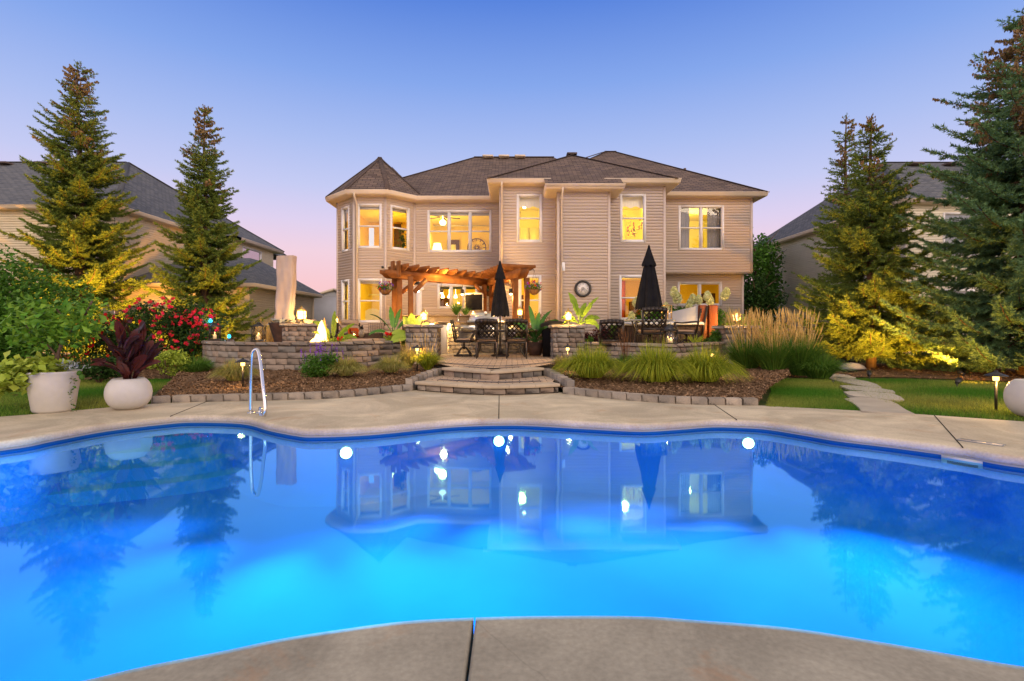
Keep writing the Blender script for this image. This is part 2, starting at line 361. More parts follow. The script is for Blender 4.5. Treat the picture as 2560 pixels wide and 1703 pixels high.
m_viol = mat('violet_petals', (.22, .07, .45), rough=.7, rnd=.3)
m_cream = mat('hydrangea_florets', (.62, .66, .30), rough=.8, c3=(.74, .70, .40), rnd=.15, trans=.2)
m_tuft = mat('fountain_grass_blade', (.11, .21, .012), rough=.7, c3=(.52, .50, .04), rnd=.35, trans=.3)
m_tuft_t = mat('straw_grass_blade', (.42, .32, .11), rough=.8, c3=(.30, .34, .07), rnd=.35, trans=.3)
m_reed = mat('feather_grass_plume', (.60, .36, .10), rough=.9, c3=(.68, .46, .16), rnd=.3)
m_lily = mat('dark_strap_leaf', (.06, .16, .02), rough=.6, c3=(.15, .26, .035), rnd=.3, trans=.25)
m_blade = mat('lawn_blade', (.06, .18, .014), rough=.8, c3=(.30, .32, .06), rnd=.4, trans=.2)
m_lawn = mat('lawn_soil', (.045, .075, .018), (.09, .095, .028), sc=2.5, rough=1, bump=.6, bsc=60)
m_wicker = mat('dark_wicker', (.035, .022, .016), (.07, .045, .03), sc=60, rough=.6, bump=.6, bsc=90)
m_uphol = mat('taupe_cushion', (.30, .22, .16), (.34, .25, .185), sc=5, rough=.95, bump=.2, bsc=120)
m_orange = mat('rust_pillow', (.34, .06, .012), (.28, .05, .01), sc=9, rough=.9)
m_cover = mat('beige_cover_cloth', (.46, .36, .30), (.40, .31, .26), sc=3, rough=.9, bump=.2, bsc=40)
m_terra = mat('terracotta_rust_pot', (.05, .03, .022), (.09, .05, .035), sc=8, rough=.8)
m_pool_w = None
print('helpers ready')
# ================================================================ POOL, DECK, GROUND
far_px = [(0,1103),(134,1081),(269,1058),(426,1041),(493,1038),(583,1040),(628,1045),(673,1057),(740,1069),(790,1072),(924,1067),(1059,1055),(1148,1048),(1247,1045),(1328,1046),(1462,1053),(1600,1059),(1690,1055),(1779,1049),(1842,1050),(1914,1054),(2004,1067),(2093,1081),(2228,1096),(2407,1119),(2560,1143)]
near_px = [(2560,1655),(2407,1630),(2183,1592),(1959,1558),(1734,1540),(1600,1531),(1373,1530),(1186,1534),(1014,1543),(834,1566),(700,1587),(560,1616),(359,1655),(148,1702)]
far = [(-6.3, 3.0), (-5.9, 4.0)] + [GP(*p) for p in far_px] + [(5.1, 3.75), (5.6, 2.7)]
near = [(4.6, 1.3), (3.3, 1.33), (2.6, 1.44), (2.1, 1.55)] + [GP(*p) for p in near_px] + [(-1.75, 1.46), (-2.3, 1.3), (-3.2, 1.2), (-4.5, 1.35)]
pool = catmull(far + near, 5, closed=True)            # clockwise seen from above: left, far, right, near
edge_px = [(0,1042),(80,1036),(191,1026),(281,1018),(379,1010),(450,1006),(691,1001),(852,995),(1000,980),(1042,975),(1300,975),(1401,981),(1544,999),(1714,1011),(1903,1014),(2153,1027),(2287,1035),(2560,1054)]
edge = [(-9, 5.2)] + [GP(*p) for p in edge_px] + [(8, 5.2)]
deck_out = edge + [(9, -5), (-10, -5)]
WZ = -.115
def inset(loop, d):                                    # closed loop moved towards the pool side by d
    n = len(loop); l2 = offs([loop[-1]] + loop + [loop[0]], d); return l2[1:-1]
lipo = inset(pool, -.05)
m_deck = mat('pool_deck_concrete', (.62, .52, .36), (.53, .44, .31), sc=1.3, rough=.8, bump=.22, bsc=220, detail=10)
def deckmat(m):
    t = m.node_tree; N = t.nodes; L = t.links; b = N['Principled BSDF']; src = b.inputs['Base Color'].links[0].from_socket
    tc = N.new('ShaderNodeTexCoord'); nz = N.new('ShaderNodeTexNoise'); nz.inputs['Scale'].default_value = 48; nz.inputs['Detail'].default_value = 8; L.new(tc.outputs['Object'], nz.inputs[0])
    o = N.new('ShaderNodeMix'); o.data_type = 'RGBA'; o.blend_type = 'OVERLAY'; o.inputs['Factor'].default_value = .28; L.new(src, o.inputs['A']); L.new(nz.outputs[0], o.inputs['B'])
    n2 = N.new('ShaderNodeTexNoise'); n2.inputs['Scale'].default_value = 2.1; n2.inputs['Detail'].default_value = 9; n2.inputs['Roughness'].default_value = .7; n2.inputs['Distortion'].default_value = .6; L.new(tc.outputs['Object'], n2.inputs[0])
    r = N.new('ShaderNodeMapRange'); r.inputs[1].default_value = .57; r.inputs[2].default_value = .74; r.inputs[4].default_value = .5; L.new(n2.outputs[0], r.inputs[0])
    x = N.new('ShaderNodeMix'); x.data_type = 'RGBA'; L.new(r.outputs[0], x.inputs['Factor']); L.new(o.outputs['Result'], x.inputs['A']); x.inputs['B'].default_value = (.46, .22, .09, 1)
    n3 = N.new('ShaderNodeTexNoise'); n3.inputs['Scale'].default_value = .9; n3.inputs['Detail'].default_value = 10; n3.inputs['Roughness'].default_value = .65; n3.inputs['Distortion'].default_value = 1.2; L.new(tc.outputs['Object'], n3.inputs[0])
    r3 = N.new('ShaderNodeMapRange'); r3.inputs[1].default_value = .42; r3.inputs[2].default_value = .62; r3.inputs[3].default_value = .80; r3.inputs[4].default_value = 1.12; L.new(n3.outputs[0], r3.inputs[0])
    vo = N.new('ShaderNodeTexVoronoi'); vo.feature = 'DISTANCE_TO_EDGE'; vo.inputs['Scale'].default_value = .55; wv = N.new('ShaderNodeMix'); wv.data_type = 'VECTOR'; wv.inputs['Factor'].default_value = .12; L.new(tc.outputs['Object'], wv.inputs['A']); L.new(n3.outputs['Color'], wv.inputs['B']); L.new(wv.outputs['Result'], vo.inputs['Vector'])
    rc = N.new('ShaderNodeMapRange'); rc.inputs[1].default_value = .0005; rc.inputs[2].default_value = .0022; rc.inputs[3].default_value = .88; rc.inputs[4].default_value = 1; L.new(vo.outputs['Distance'], rc.inputs[0])
    mm = N.new('ShaderNodeMath'); mm.operation = 'MULTIPLY'; L.new(r3.outputs[0], mm.inputs[0]); L.new(rc.outputs[0], mm.inputs[1])
    hs = N.new('ShaderNodeHueSaturation'); L.new(mm.outputs[0], hs.inputs['Value']); L.new(x.outputs['Result'], hs.inputs['Color'])
    L.new(hs.outputs[0], b.inputs['Base Color'])
deckmat(m_deck)
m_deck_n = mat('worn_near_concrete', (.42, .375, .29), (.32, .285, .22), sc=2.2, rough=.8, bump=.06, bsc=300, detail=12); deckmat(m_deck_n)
# far part and near part of the deck, the near part in two slabs with a real open joint
i_l = min(range(len(pool)), key=lambda i: math.hypot(pool[i][0] + 6.3, pool[i][1] - 3.0)); i_r = min(range(len(pool)), key=lambda i: math.hypot(pool[i][0] - 5.6, pool[i][1] - 2.7))
farseg = pool[i_l:i_r + 1]; nearseg = pool[i_r:] + pool[:i_l + 1]
def lip(mb, seg, flip=False):
    prof = [(-.05, 0), (-.022, -.003), (-.006, -.014), (0, -.032), (.002, -.072), (-.012, -.08), (-.07, -.08)]
    rows = [[(x, y, z) for x, y in offs(seg, d)] for d, z in prof]
    mb.strips(rows[::-1]); return rows
fo = offs(farseg, -.05); mb = MB(); mb.smooth = False
mb.poly([[(-9, 3.0)] + edge + [(8, 2.7)] + fo[::-1]], 0); lip(mb, farseg)
struct('pool_deck', mb, m_deck)
JX = -.14
no = offs(nearseg, -.05)
ji = min(range(len(nearseg)), key=lambda i: abs(nearseg[i][0] - JX))
def cutx(seg, x):                                       # the point where a polyline crosses x
    for a, b in zip(seg, seg[1:]):
        if (a[0] - x) * (b[0] - x) <= 0 and a[0] != b[0]:
            t = (x - a[0]) / (b[0] - a[0]); return (x, a[1] + (b[1] - a[1]) * t)
def near_slab(sign):
    g = .004; r = .011; x0 = JX + sign * g
    seg = [p for p in nearseg if (p[0] - x0) * sign > 0]; segi = [p for p in no if (p[0] - x0 - sign * r) * sign > 0]
    c0 = cutx(nearseg, x0); c1 = cutx(no, x0 + sign * r)
    mb = MB()
    if sign > 0: top = segi + [c1, (x0 + r, -5), (9, -5), (8, 2.7)]; full = seg + [c0]
    else: top = [c1] + segi + [(-9, 3.0), (-10, -5), (x0 - r, -5)]; full = [c0] + seg
    mb.poly([top], 0); lip(mb, full)
    e = c1[1]
    prof = [(x0 + sign * r, 0), (x0 + sign * r * .4, -.003), (x0 + sign * .1 * r, -.008), (x0, -.02), (x0, -.09)]
    rows = [[(px, c0[1] - (.05, .024, .014, .008, .003)[i], z), (px, -5, z)] for i, (px, z) in enumerate(prof)]
    mb.strips(rows if sign < 0 else [q[::-1] for q in rows])
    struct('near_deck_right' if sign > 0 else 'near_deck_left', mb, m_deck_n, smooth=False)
near_slab(1); near_slab(-1)
mb = MB(); mb.box(JX - .05, JX + .05, -5, cutx(nearseg, JX)[1] - .03, -.13, -.075); struct('joint_filler', mb, m_gap)
mb = MB()
for (a, b_) in (((1247, 1046), (1248, 987)), ((1842, 1050), (1787, 1013)), ((2407, 1119), (2336, 1039)), ((426, 1041), (520, 1003))):
    p, q = GP(*a), GP(*b_); mb.bar((*p, 0.0), (*q, 0.0), .009, .007)
struct('deck_joints', mb, m_gap)
# ground sheet with a hole for the deck
g_out = [(-500, -60), (500, -60), (500, 700), (-500, 700)]
mb = MB(); mb.poly([g_out, deck_out], -.02); struct('lawn_ground', mb, m_lawn)
# water
m_w = bpy.data.materials.new('pool_water'); m_w.use_nodes = True; t = m_w.node_tree; N = t.nodes; L = t.links; N.clear()
o = N.new('ShaderNodeOutputMaterial'); lw = N.new('ShaderNodeLayerWeight'); lw.inputs[0].default_value = .5; pw = N.new('ShaderNodeMath'); pw.operation = 'POWER'; L.new(lw.outputs['Facing'], pw.inputs[0]); pw.inputs[1].default_value = 2.6; fr = N.new('ShaderNodeMath'); fr.operation = 'MULTIPLY_ADD'; fr.inputs[1].default_value = .95; fr.inputs[2].default_value = .03; L.new(pw.outputs[0], fr.inputs[0])
tr = N.new('ShaderNodeBsdfTransparent'); tr.inputs[0].default_value = (.55, .93, 1, 1); gl = N.new('ShaderNodeBsdfGlossy'); gl.inputs['Roughness'].default_value = .03; gl.inputs['Color'].default_value = (.30, .74, 1, 1)
mx = N.new('ShaderNodeMixShader'); L.new(fr.outputs[0], mx.inputs[0]); L.new(tr.outputs[0], mx.inputs[1]); L.new(gl.outputs[0], mx.inputs[2]); L.new(mx.outputs[0], o.inputs[0])
tc = N.new('ShaderNodeTexCoord'); nz = N.new('ShaderNodeTexNoise'); nz.inputs['Scale'].default_value = 1.1; nz.inputs['Detail'].default_value = 2; L.new(tc.outputs['Object'], nz.inputs[0])
bp = N.new('ShaderNodeBump'); bp.inputs['Strength'].default_value = .16; bp.inputs['Distance'].default_value = .012; L.new(nz.outputs[0], bp.inputs['Height']); L.new(bp.outputs[0], gl.inputs['Normal'])
mb = MB(); mb.poly([pool], WZ, up=(area(pool) > 0) or True); wob = struct('pool_water', mb, m_w)
# liner: wall band and basin
m_liner = mat('blue_vinyl_liner', (.045, .30, .88), (.04, .27, .82), sc=1.2, rough=1, spec=0)
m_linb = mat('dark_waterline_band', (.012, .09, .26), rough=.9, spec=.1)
m_track = mat('liner_track', (.25, .26, .27), rough=.5)
FZ = -.74
i0 = [inset(pool, d) for d in (-.012, -.012, -.012, -.012, -.03, -.03)]
def ring(mb, specs):
    rows = [[(x, y, z) for x, y in (lambda q: q + [q[0]])(inset(pool, d))] for d, z in specs]; mb.strips(rows[::-1])
mb = MB(); ring(mb, [(-.06, -.075), (.0, -.079), (0, -.094)]); struct('liner_track', mb, m_track)
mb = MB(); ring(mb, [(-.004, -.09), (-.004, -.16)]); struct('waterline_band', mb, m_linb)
mb = MB(); ring(mb, [(-.004, -.16), (.02, -.17), (.03, -.20), (.05, -.55), (.12, -.68), (.30, FZ)])
mb.poly([inset(pool, .30)], FZ); struct('pool_basin', mb, m_liner)
# submerged steps in the far left corner
m_step = mat('pool_step_plastic', (.07, .42, .80), (.06, .38, .76), sc=2, rough=1, spec=0)
fr0 = catmull([(-6.4, 4.1), (-4.96, 5.04), (-4.3, 5.36), (-3.6, 5.68), (-3.2, 6.05), (-3.1, 6.8)], 8)
root = thing('pool_steps', 'white moulded pool steps under the water below the two white planters', 'pool steps', (-4.3, 5.8, -.6))
for i, z in enumerate((-.60, -.46, -.33, -.22)):
    q = offs(fr0, -.24 * i); poly = q + [(-3.0, 8), (-7.5, 8)]
    mb = MB(); mb.prism(poly, -.8, z); part('step_tread', mb, m_step, root, world=True)
pl = [((873, 1128), -.26), ((1240, 1098), -.27), ((1863, 1098), -.26)]
for i, (p, z) in enumerate(pl):
    X, Y = GP(p[0], p[1], z); j = min(range(len(pool)), key=lambda q: math.hypot(pool[q][0] - X, pool[q][1] - Y) + (0 if pool[q][1] > 3 else 9)); q0, q1 = pool[j - 1], pool[j + 1]
    a = math.atan2(-(q1[0] - q0[0]), (q1[1] - q0[1])) ; nx, ny = (q1[1] - q0[1]), -(q1[0] - q0[0]); Ln = math.hypot(nx, ny); nx /= Ln; ny /= Ln
    X, Y = pool[j][0] + nx * .035, pool[j][1] + ny * .035
    r = thing('pool_light', ['bright underwater pool light, leftmost of three on the far wall', 'bright underwater pool light in the middle of the far wall', 'bright underwater pool light, rightmost of three on the far wall'][i], 'pool light', (X, Y, z), math.atan2(ny, nx) + math.pi / 2, 'underwater pool lights')
    mb = MB()
    def disc(mb, r0, y0, y1): mb.tube([(0, y0, 0), (0, y1, 0)], r0, 20)
    disc(mb, .075, .03, -.005); part('rim', mb, m_white, r)
    mb = MB(); disc(mb, .06, .0, -.012); part('lens', mb, m_pool_l, r)
    for az in ((-62, -31, 0, 28), (-30, 0, 32), (-62, -34, -8, 10))[i]: lamp('pool_lamp', (X + nx * .2, Y + ny * .2, z - .06), (.01, .47, 1), 5800 * (1 if abs(az) < 20 else .7 if abs(az) < 40 else .35), .05, None, 'SPOT', (R(100), 0, math.pi + R(az)), R(62), 1)
# skimmer, its lid, floor fitting, wall fitting
X, Y = GP(2452, 1158, -.19)
j = min(range(len(pool)), key=lambda q: math.hypot(pool[q][0] - X, pool[q][1] - Y)); d = (pool[j + 1][0] - pool[j - 1][0], pool[j + 1][1] - pool[j - 1][1]); an = math.atan2(d[1], d[0]); nx, ny = math.sin(an), -math.cos(an)
r = thing('pool_skimmer', 'pale rectangular skimmer mouth in the right pool wall', 'skimmer', (pool[j][0] + nx * .005, pool[j][1] + ny * .005, -.17), an)
mb = MB()
mb.obox((0, -.006, .055), (.15, .008, .02)); mb.obox((0, -.006, -.055), (.15, .008, .02)); mb.obox((-.13, -.006, 0), (.02, .008, .035)); mb.obox((.13, -.006, 0), (.02, .008, .035)); part('frame', mb, mat('skimmer_plastic', (.5, .5, .48), rough=.5), r)
mb = MB(); mb.obox((0, -.001, 0), (.11, .004, .035)); part('flap', mb, m_gap, r)
X, Y = GP(2452, 1107); mb = MB(); r = thing('skimmer_lid', 'tan rectangular skimmer lid set in the deck at right', 'lid', (X, Y, 0), an)
mb.obox((0, 0, .001), (.16, .05, .004)); part('plate', mb, m_trim, r)
mb = MB()
for sx in (-1, 1): mb.obox((sx * .16, 0, .004), (.004, .054, .004)); mb.obox((0, sx * .052, .004), (.16, .003, .004))
for x in (-.05, .06): mb.obox((x, 0, .006), (.02, .004, .003))
part('seam', mb, MATS['liner_track'], r)
X, Y = GP(2305, 1250, FZ); mb = MB(); mb.lathe([(0.0, .012), (.07, .012), (.12, .002)], (X, Y, FZ), 20); o = part('main_drain', mb, mat('drain_cover', (.25, .5, .35), rough=.5)); setp(o, 'round greenish drain cover on the pool floor at right', 'drain cover')
X, Y = GP(997, 1122, -.3); mb = MB(); jj = min(range(len(pool)), key=lambda q: abs(pool[q][0] - X) + (0 if pool[q][1] > 3 else 9)); mb.tube([(pool[jj][0], pool[jj][1] - .02, -.28), (pool[jj][0], pool[jj][1] - .05, -.28)], .03, 14); o = part('inlet_fitting', mb, m_step); setp(o, 'small round return fitting on the far pool wall', 'pool fitting')
# hand rail
X, Y = GP(627, 1033); r = thing('pool_handrail', 'curved stainless pool handrail beside the submerged steps', 'handrail', (X, Y, 0))
mb = MB(); pts = catmull([(0, 0, 0), (0, 0, .40), (.015, 0, .72), (.06, -.01, .80), (.11, -.03, .78), (.17, -.09, .62), (.24, -.18, .38), (.30, -.25, .14), (.295, -.26, .02), (.25, -.23, -.03), (.17, -.1, .02), (.12, .0, .06), (.11, .0, 0)], 6)
mb.tube(pts, .022, 12); part('rail', mb, m_chrome, r, smooth=True)
for p in ((0, 0), (.11, 0)):
    mb = MB(); mb.lathe([(.05, 0), (.05, .006), (.028, .014)], (p[0], p[1], .001), 16); part('base_flange', mb, m_chrome, r, smooth=True)
# ================================================================ STEPS, PATIO, WALLS
def blocks(mb, path, z0, z1, n, l0, l1, depth, out=0, b=.009, gap=.003, seed=1):
    P = Path(path); rr = random.Random(seed); h = (z1 - z0) / n
    for c in range(n):
        s = -rr.uniform(0, l1 * .6)
        while s < P.L:
            l = rr.uniform(l0, l1); a, e = max(s, 0), min(s + l, P.L)
            if P.L - e < .06: e = P.L
            if e - a > .03:
                q, an = P.at((a + e) / 2); nx, ny = math.sin(an), -math.cos(an); o = out + rr.uniform(-.004, .004)
                mb.obox((q[0] + nx * (o - depth / 2), q[1] + ny * (o - depth / 2), z0 + h * (c + .5)), ((e - a) / 2 - gap, depth / 2, h / 2 - gap * .8), an + rr.uniform(-.006, .006), b=b, r=rr.random())
            s = e if e == P.L else s + l
            if e == P.L: break
def wall_core(mb, path, z0, z1, t, i=.02):
    a = offs(path, -i); b = offs(path, -t + i); poly = a + b[::-1]
    mb.prism(poly, z0, z1)
PZ = .32
SG = 'retaining walls round the patio'
def stone_wall(name, label, path, z0, z1, t=.3, seed=3, capz=.085, closed_back=True, nc=5):
    r = thing(name, label, 'stone wall', (path[0][0], path[0][1], 0))
    mb = MB(); wall_core(mb, path, z0, z1 - .01, t); part('wall_core', mb, m_gap, r, world=True)
    mb = MB(); blocks(mb, path, z0, z1 - capz, nc, .22, .46, .12, seed=seed); blocks(mb, offs(path, -t)[::-1], z0, z1 - capz, nc, .22, .46, .12, seed=seed + 5)
    part('block_courses', mb, m_stone, r, world=True)
    mb = MB(); blocks(mb, path, z1 - capz, z1, 1, .25, .38, t + .07, out=.035, b=.02, seed=seed + 9); part('cap_stones', mb, m_stone, r, world=True)
    return r
wl = catmull([(-8.35, 15.0), (-8.2, 14.0), (-7.72, 13.0), (-6.9, 12.15), (-5.7, 11.55), (-4.65, 11.45), (-3.9, 11.9), (-3.3, 12.6), (-2.85, 13.35)], 6)
stone_wall('curved_retaining_wall', 'curved grey tumbled-block wall with black lanterns on its cap left of the steps', wl, .0, .77, nc=5, seed=4)
wr = [(1.62, 13.3), (3.42, 11.0), (5.35, 13.0)]
wr = [(1.55, 13.3), (2.5, 12.1), (3.1, 11.36), (3.3, 11.13), (3.5, 11.1), (3.75, 11.32), (4.4, 12.0), (5.35, 13.0)]
stone_wall('angled_retaining_wall', 'low tumbled-block wall with a corner behind the fountain grasses right of the steps', wr, .1, .745, nc=5, seed=12)
def pillar(cx, cy, w, d, z0, z1, label, seed, warm=False):
    r = thing('stone_pillar', label, 'stone pillar', (cx, cy, z0), 0, 'stone block pillars')
    mb = MB(); mb.box(-w / 2 + .02, w / 2 - .02, -d / 2 + .02, d / 2 - .02, 0, z1 - z0 - .03); part('pillar_core', mb, m_gap, r)
    mb = MB(); z = z1 - z0 - .09; n = max(2, round(z / .125))
    a, b = w / 2, d / 2
    for pth in ([(-a, -b), (a, -b)], [(a, -b), (a, b)], [(a, b), (-a, b)], [(-a, b), (-a, -b)]):
        blocks(mb, pth, 0, z, n, .16, .34, .10, seed=seed); seed += 1
    part('block_courses', mb, m_stone, r)
    mb = MB(); k = 2 if w < .95 else 3
    for i in range(k): mb.obox((-w / 2 - .06 + (w + .12) * (i + .5) / k, 0, z + .045), ((w + .12) / 2 / k - .003, d / 2 + .06, .044), b=.018)
    part('cap_stone', mb, m_cap, r); return r
pillar(XK(1053, 98), 13.65, .8, .8, PZ - .1, 1.18, 'grey stone pillar carrying a lit lantern beside the pergola, left of the paved opening', 20)
pillar(XK(1422.5, 101), 13.3, .79, .8, PZ - .2, 1.17, 'grey stone pillar carrying a lit lantern right of the paved opening, below the wall clock', 30)
pillar(XK(1848, 98), 13.45, .86, .7, .05, 1.15, 'stone pillar carrying a lit lantern behind the tall feather grass at right', 40)
pillar(XK(748, 90), 14.8, .92, .8, .2, 1.22, 'stone pillar carrying a lantern behind the fire at the left end of the patio', 50)
# steps
def arc3(a, b, c, n=20): return catmull([a, ((a[0] + b[0]) / 2, (a[1] + b[1]) / 2 - .07), b, ((c[0] + b[0]) / 2, (c[1] + b[1]) / 2 - .07), c], n // 4)
root = thing('entry_steps', 'two curved paver steps with stone risers leading from the pool deck to the patio', 'steps', (-.35, 8.6, 0))
l1 = arc3((-1.67, 8.95), (-.34, 8.32), (.80, 8.62)); l2 = arc3((-1.36, 10.05), (-.35, 9.22), (.62, 10.0))
def step(lip, z0, z1, back, seed):
    mb = MB(); body = offs(lip, -.06); mb.prism(body + back, z0, z1 - .052); part('step_core', mb, m_gap, root, world=True)
    mb = MB(); blocks(mb, offs(lip, -.05), z0, z1 - .055, 1, .22, .36, .12, seed=seed, b=.014); part('riser_blocks', mb, m_stone, root, world=True)
    mb = MB(); P = Path(lip); n = 6
    for i in range(n):                                     # bullnose edging stones
        k = 5; a, e = P.L * i / n, P.L * (i + 1) / n - .004; pr = [(-.28, 0), (-.012, 0), (-.003, -.006), (.0, -.014), (.0, -.042), (-.006, -.052), (-.28, -.052)]
        sub = [tuple(P.at(a + (e - a) * q / k)[0]) for q in range(k + 1)]
        rows = [[(x, y, z1 + dz) for x, y in offs(sub, d)] for d, dz in pr]; mb.strips(rows[::-1])
    part('bullnose_edge', mb, m_bull, root, world=True)
    mb = MB(); P1 = offs(lip, -.278); mb.poly([P1 + back], z1 - .003); part('tread_paving', mb, m_paver, root, world=True)
    mb = MB(); A = offs(lip, -.45)[1:-1]; B = offs(lip, -.60)[1:-1]; mb.strips([[(x, y, z1 + .001) for x, y in B], [(x, y, z1 + .001) for x, y in A]][::-1]); part('dark_paver_band', mb, m_pdark, root, world=True)
step(l1, 0, .16, [(.95, 10.6), (-1.75, 10.6)], 61); step(l2, .1, PZ, [(1.0, 11.6), (-1.75, 11.6)], 67)
# patio surface
pat = offs(l2, -.60) + [(.95, 11.6), (1.35, 12.6), (1.6, 13.0), (5.9, 13.2), (5.9, 19.9), (-8.2, 19.9), (-8.0, 14.4), (-7.4, 13.1), (-6.6, 12.3), (-4.7, 11.7), (-3.3, 13.0), (-1.9, 13.3), (-1.75, 11.7)]
mb = MB(); mb.prism(pat, -.05, PZ); struct('patio_paving', mb, m_paver)
band = catmull([(-2.2, 12.4), (-1.45, 11.2), (-.35, 10.35), (.62, 11.1), (1.5, 12.5)], 8)
mb = MB(); mb.strips([[(x, y, PZ + .004) for x, y in offs(band, -.17)], [(x, y, PZ + .004) for x, y in band]]); struct('patio_border_band', mb, m_pdark)
mb = MB(); mb.prism([(-3.6, 14.2), (-.6, 14.9), (-.2, 15.3), (-.2, 16.4), (-3.6, 16.4)], PZ, PZ + .012); struct('kitchen_slab', mb, m_slabc)
RZ = .56
mb = MB(); mb.prism([(2.75, 12.35), (3.42, 11.55), (4.9, 13.0), (5.3, 14.2), (2.75, 14.2)], PZ, RZ); struct('raised_dining_terrace', mb, m_paver)
# curbs flanking the landing + edging of the beds
def edging(name, label, path, z0, z1, seed, hgt=None):
    r = thing(name, label, 'garden edging', (path[0][0], path[0][1], 0)); mb = MB(); P = Path(path); rr = random.Random(seed); s = 0
    while s < P.L - .08:
        l = min(rr.uniform(.21, .25), P.L - s); q, an = P.at(s + l / 2); t = (s + l / 2) / P.L; a = z0[0] + (z0[1] - z0[0]) * t; b = z1[0] + (z1[1] - z1[0]) * t
        nx, ny = math.sin(an), -math.cos(an)
        mb.obox((q[0] - nx * .07, q[1] - ny * .07, (a + b) / 2), (l / 2 - .004, .075, (b - a) / 2), an + rr.uniform(-.02, .02), b=.011, r=rr.random()); s += l
    part('edging_blocks', mb, m_curb, r, world=True)
ed = [(x, y) for x, y in edge]
edL = catmull([GP(*p) for p in edge_px[4:9]] + [(-1.70, 8.93)], 5); edR = catmull([(.83, 8.55)] + [GP(*p) for p in edge_px[12:15]], 5)
edging('garden_edging', 'row of tan edging blocks along the mulch bed between the round planter and the steps', edL, (-.05, -.05), (.095, .11), 5)
edging('garden_edging', 'row of tan edging blocks along the fountain grass bed right of the steps', edR, (-.05, -.05), (.11, .095), 6)
edging('step_curb', 'short stepped block curb on the left side of the lower landing', [(-1.72, 9.0), (-1.55, 9.7), (-1.38, 10.2)], (.0, .1), (.2, .30), 7)
edging('step_curb', 'short stepped block curb on the right side of the lower landing', [(.62, 10.2), (.78, 9.4), (.92, 8.72)], (.1, .0), (.30, .20), 8)
# mulch beds
def bed(name, A, B, za, zb, n=60, m=16, seed=0, amp=.02):
    PA, PB = Path(A), Path(B); rr = np.random.default_rng(seed); V = []; 
    for i in range(m + 1):
        row = []
        for j in range(n + 1):
            a = PA.at(PA.L * j / n)[0]; b = PB.at(PB.L * j / n)[0]; t = i / m; q = a * (1 - t) + b * t
            row.append((q[0], q[1], za + (zb - za) * t ** .8 + rr.uniform(-amp, amp) * min(1, 4 * t + .2)))
        V.append(row)
    mb = MB(); mb.strips(V); struct(name, mb, m_mulch, smooth=True)
    return np.array(V)
bl = bed('mulch_bed', offs(edL, -.07) , catmull([(-7.1, 11.2), (-7.5, 12.0), (-7.1, 12.2), (-6.5, 11.75), (-5.6, 11.45), (-4.65, 11.3), (-3.9, 11.75), (-2.8, 13.1), (-1.9, 12.4), (-1.42, 10.3)], 5), .05, .17, seed=1)
br_ = bed('mulch_bed', offs(edR, -.07), catmull([(.68, 10.3), (1.1, 11.8), (1.5, 13.1), (2.4, 12.05), (3.4, 10.9), (4.2, 11.6), (5.4, 12.9), (6.3, 12.2), (5.2, 9.8), (4.3, 8.6)], 5), .05, .2, seed=2)
bg2 = bed('mulch_bed', catmull([(-17, 9.0), (-10, 10.8), (-8.6, 10.9), (-7.1, 11.2)], 6), catmull([(-17, 20), (-13, 20), (-10, 19), (-8.3, 12.5)], 6), .0, .06, n=70, m=24, seed=3)
bg3 = bed('mulch_bed', catmull([(4.9, 10.6), (6.6, 11.3), (8.6, 11.4), (11, 9.9)], 6), catmull([(5.9, 16), (8, 16.5), (10, 16), (14.5, 11.3)], 6), .0, .05, n=60, m=20, seed=4)
def chips(name, V, n, seed=0, sz=(.012, .035), label=None):
    rr = np.random.default_rng(seed); i = rr.integers(0, V.shape[0] - 1, n); j = rr.integers(0, V.shape[1] - 1, n); a = rr.random(n)[:, None]; b = rr.random(n)[:, None]
    P = V[i, j] * (1 - a) * (1 - b) + V[i + 1, j] * a * (1 - b) + V[i, j + 1] * (1 - a) * b + V[i + 1, j + 1] * a * b
    an = rr.random(n) * 6.28; d = np.stack([np.cos(an), np.sin(an), rr.normal(0, .35, n)], 1); w = np.stack([-np.sin(an), np.cos(an), rr.normal(0, .5, n)], 1)
    L_ = rr.uniform(*sz, n)[:, None]; Wd = rr.uniform(.004, .010, n)[:, None]; P = P + [0, 0, .008]
    v = np.stack([P - d * L_ - w * Wd, P + d * L_ - w * Wd * .6, P + d * L_ + w * Wd, P - d * L_ + w * Wd * .6], 1).reshape(-1, 3)
    mb = MB(); mb.add(v, np.arange(4 * n).reshape(n, 4), np.repeat(rr.random(n), 4)); o = part(name, mb, m_chip); setp(o, label, 'mulch', None, 'stuff')
chips('mulch_chips', bl, 15000, 1, label='loose shredded bark mulch in the bed left of the steps'); chips('mulch_chips', br_, 14000, 2, label='loose shredded bark mulch in the bed right of the steps')
chips('mulch_chips', bg2, 7000, 3, (.02, .05), label='loose bark mulch under the roses and spruces at left'); chips('mulch_chips', bg3, 5000, 4, (.02, .05), label='loose bark mulch under the spruces at right')
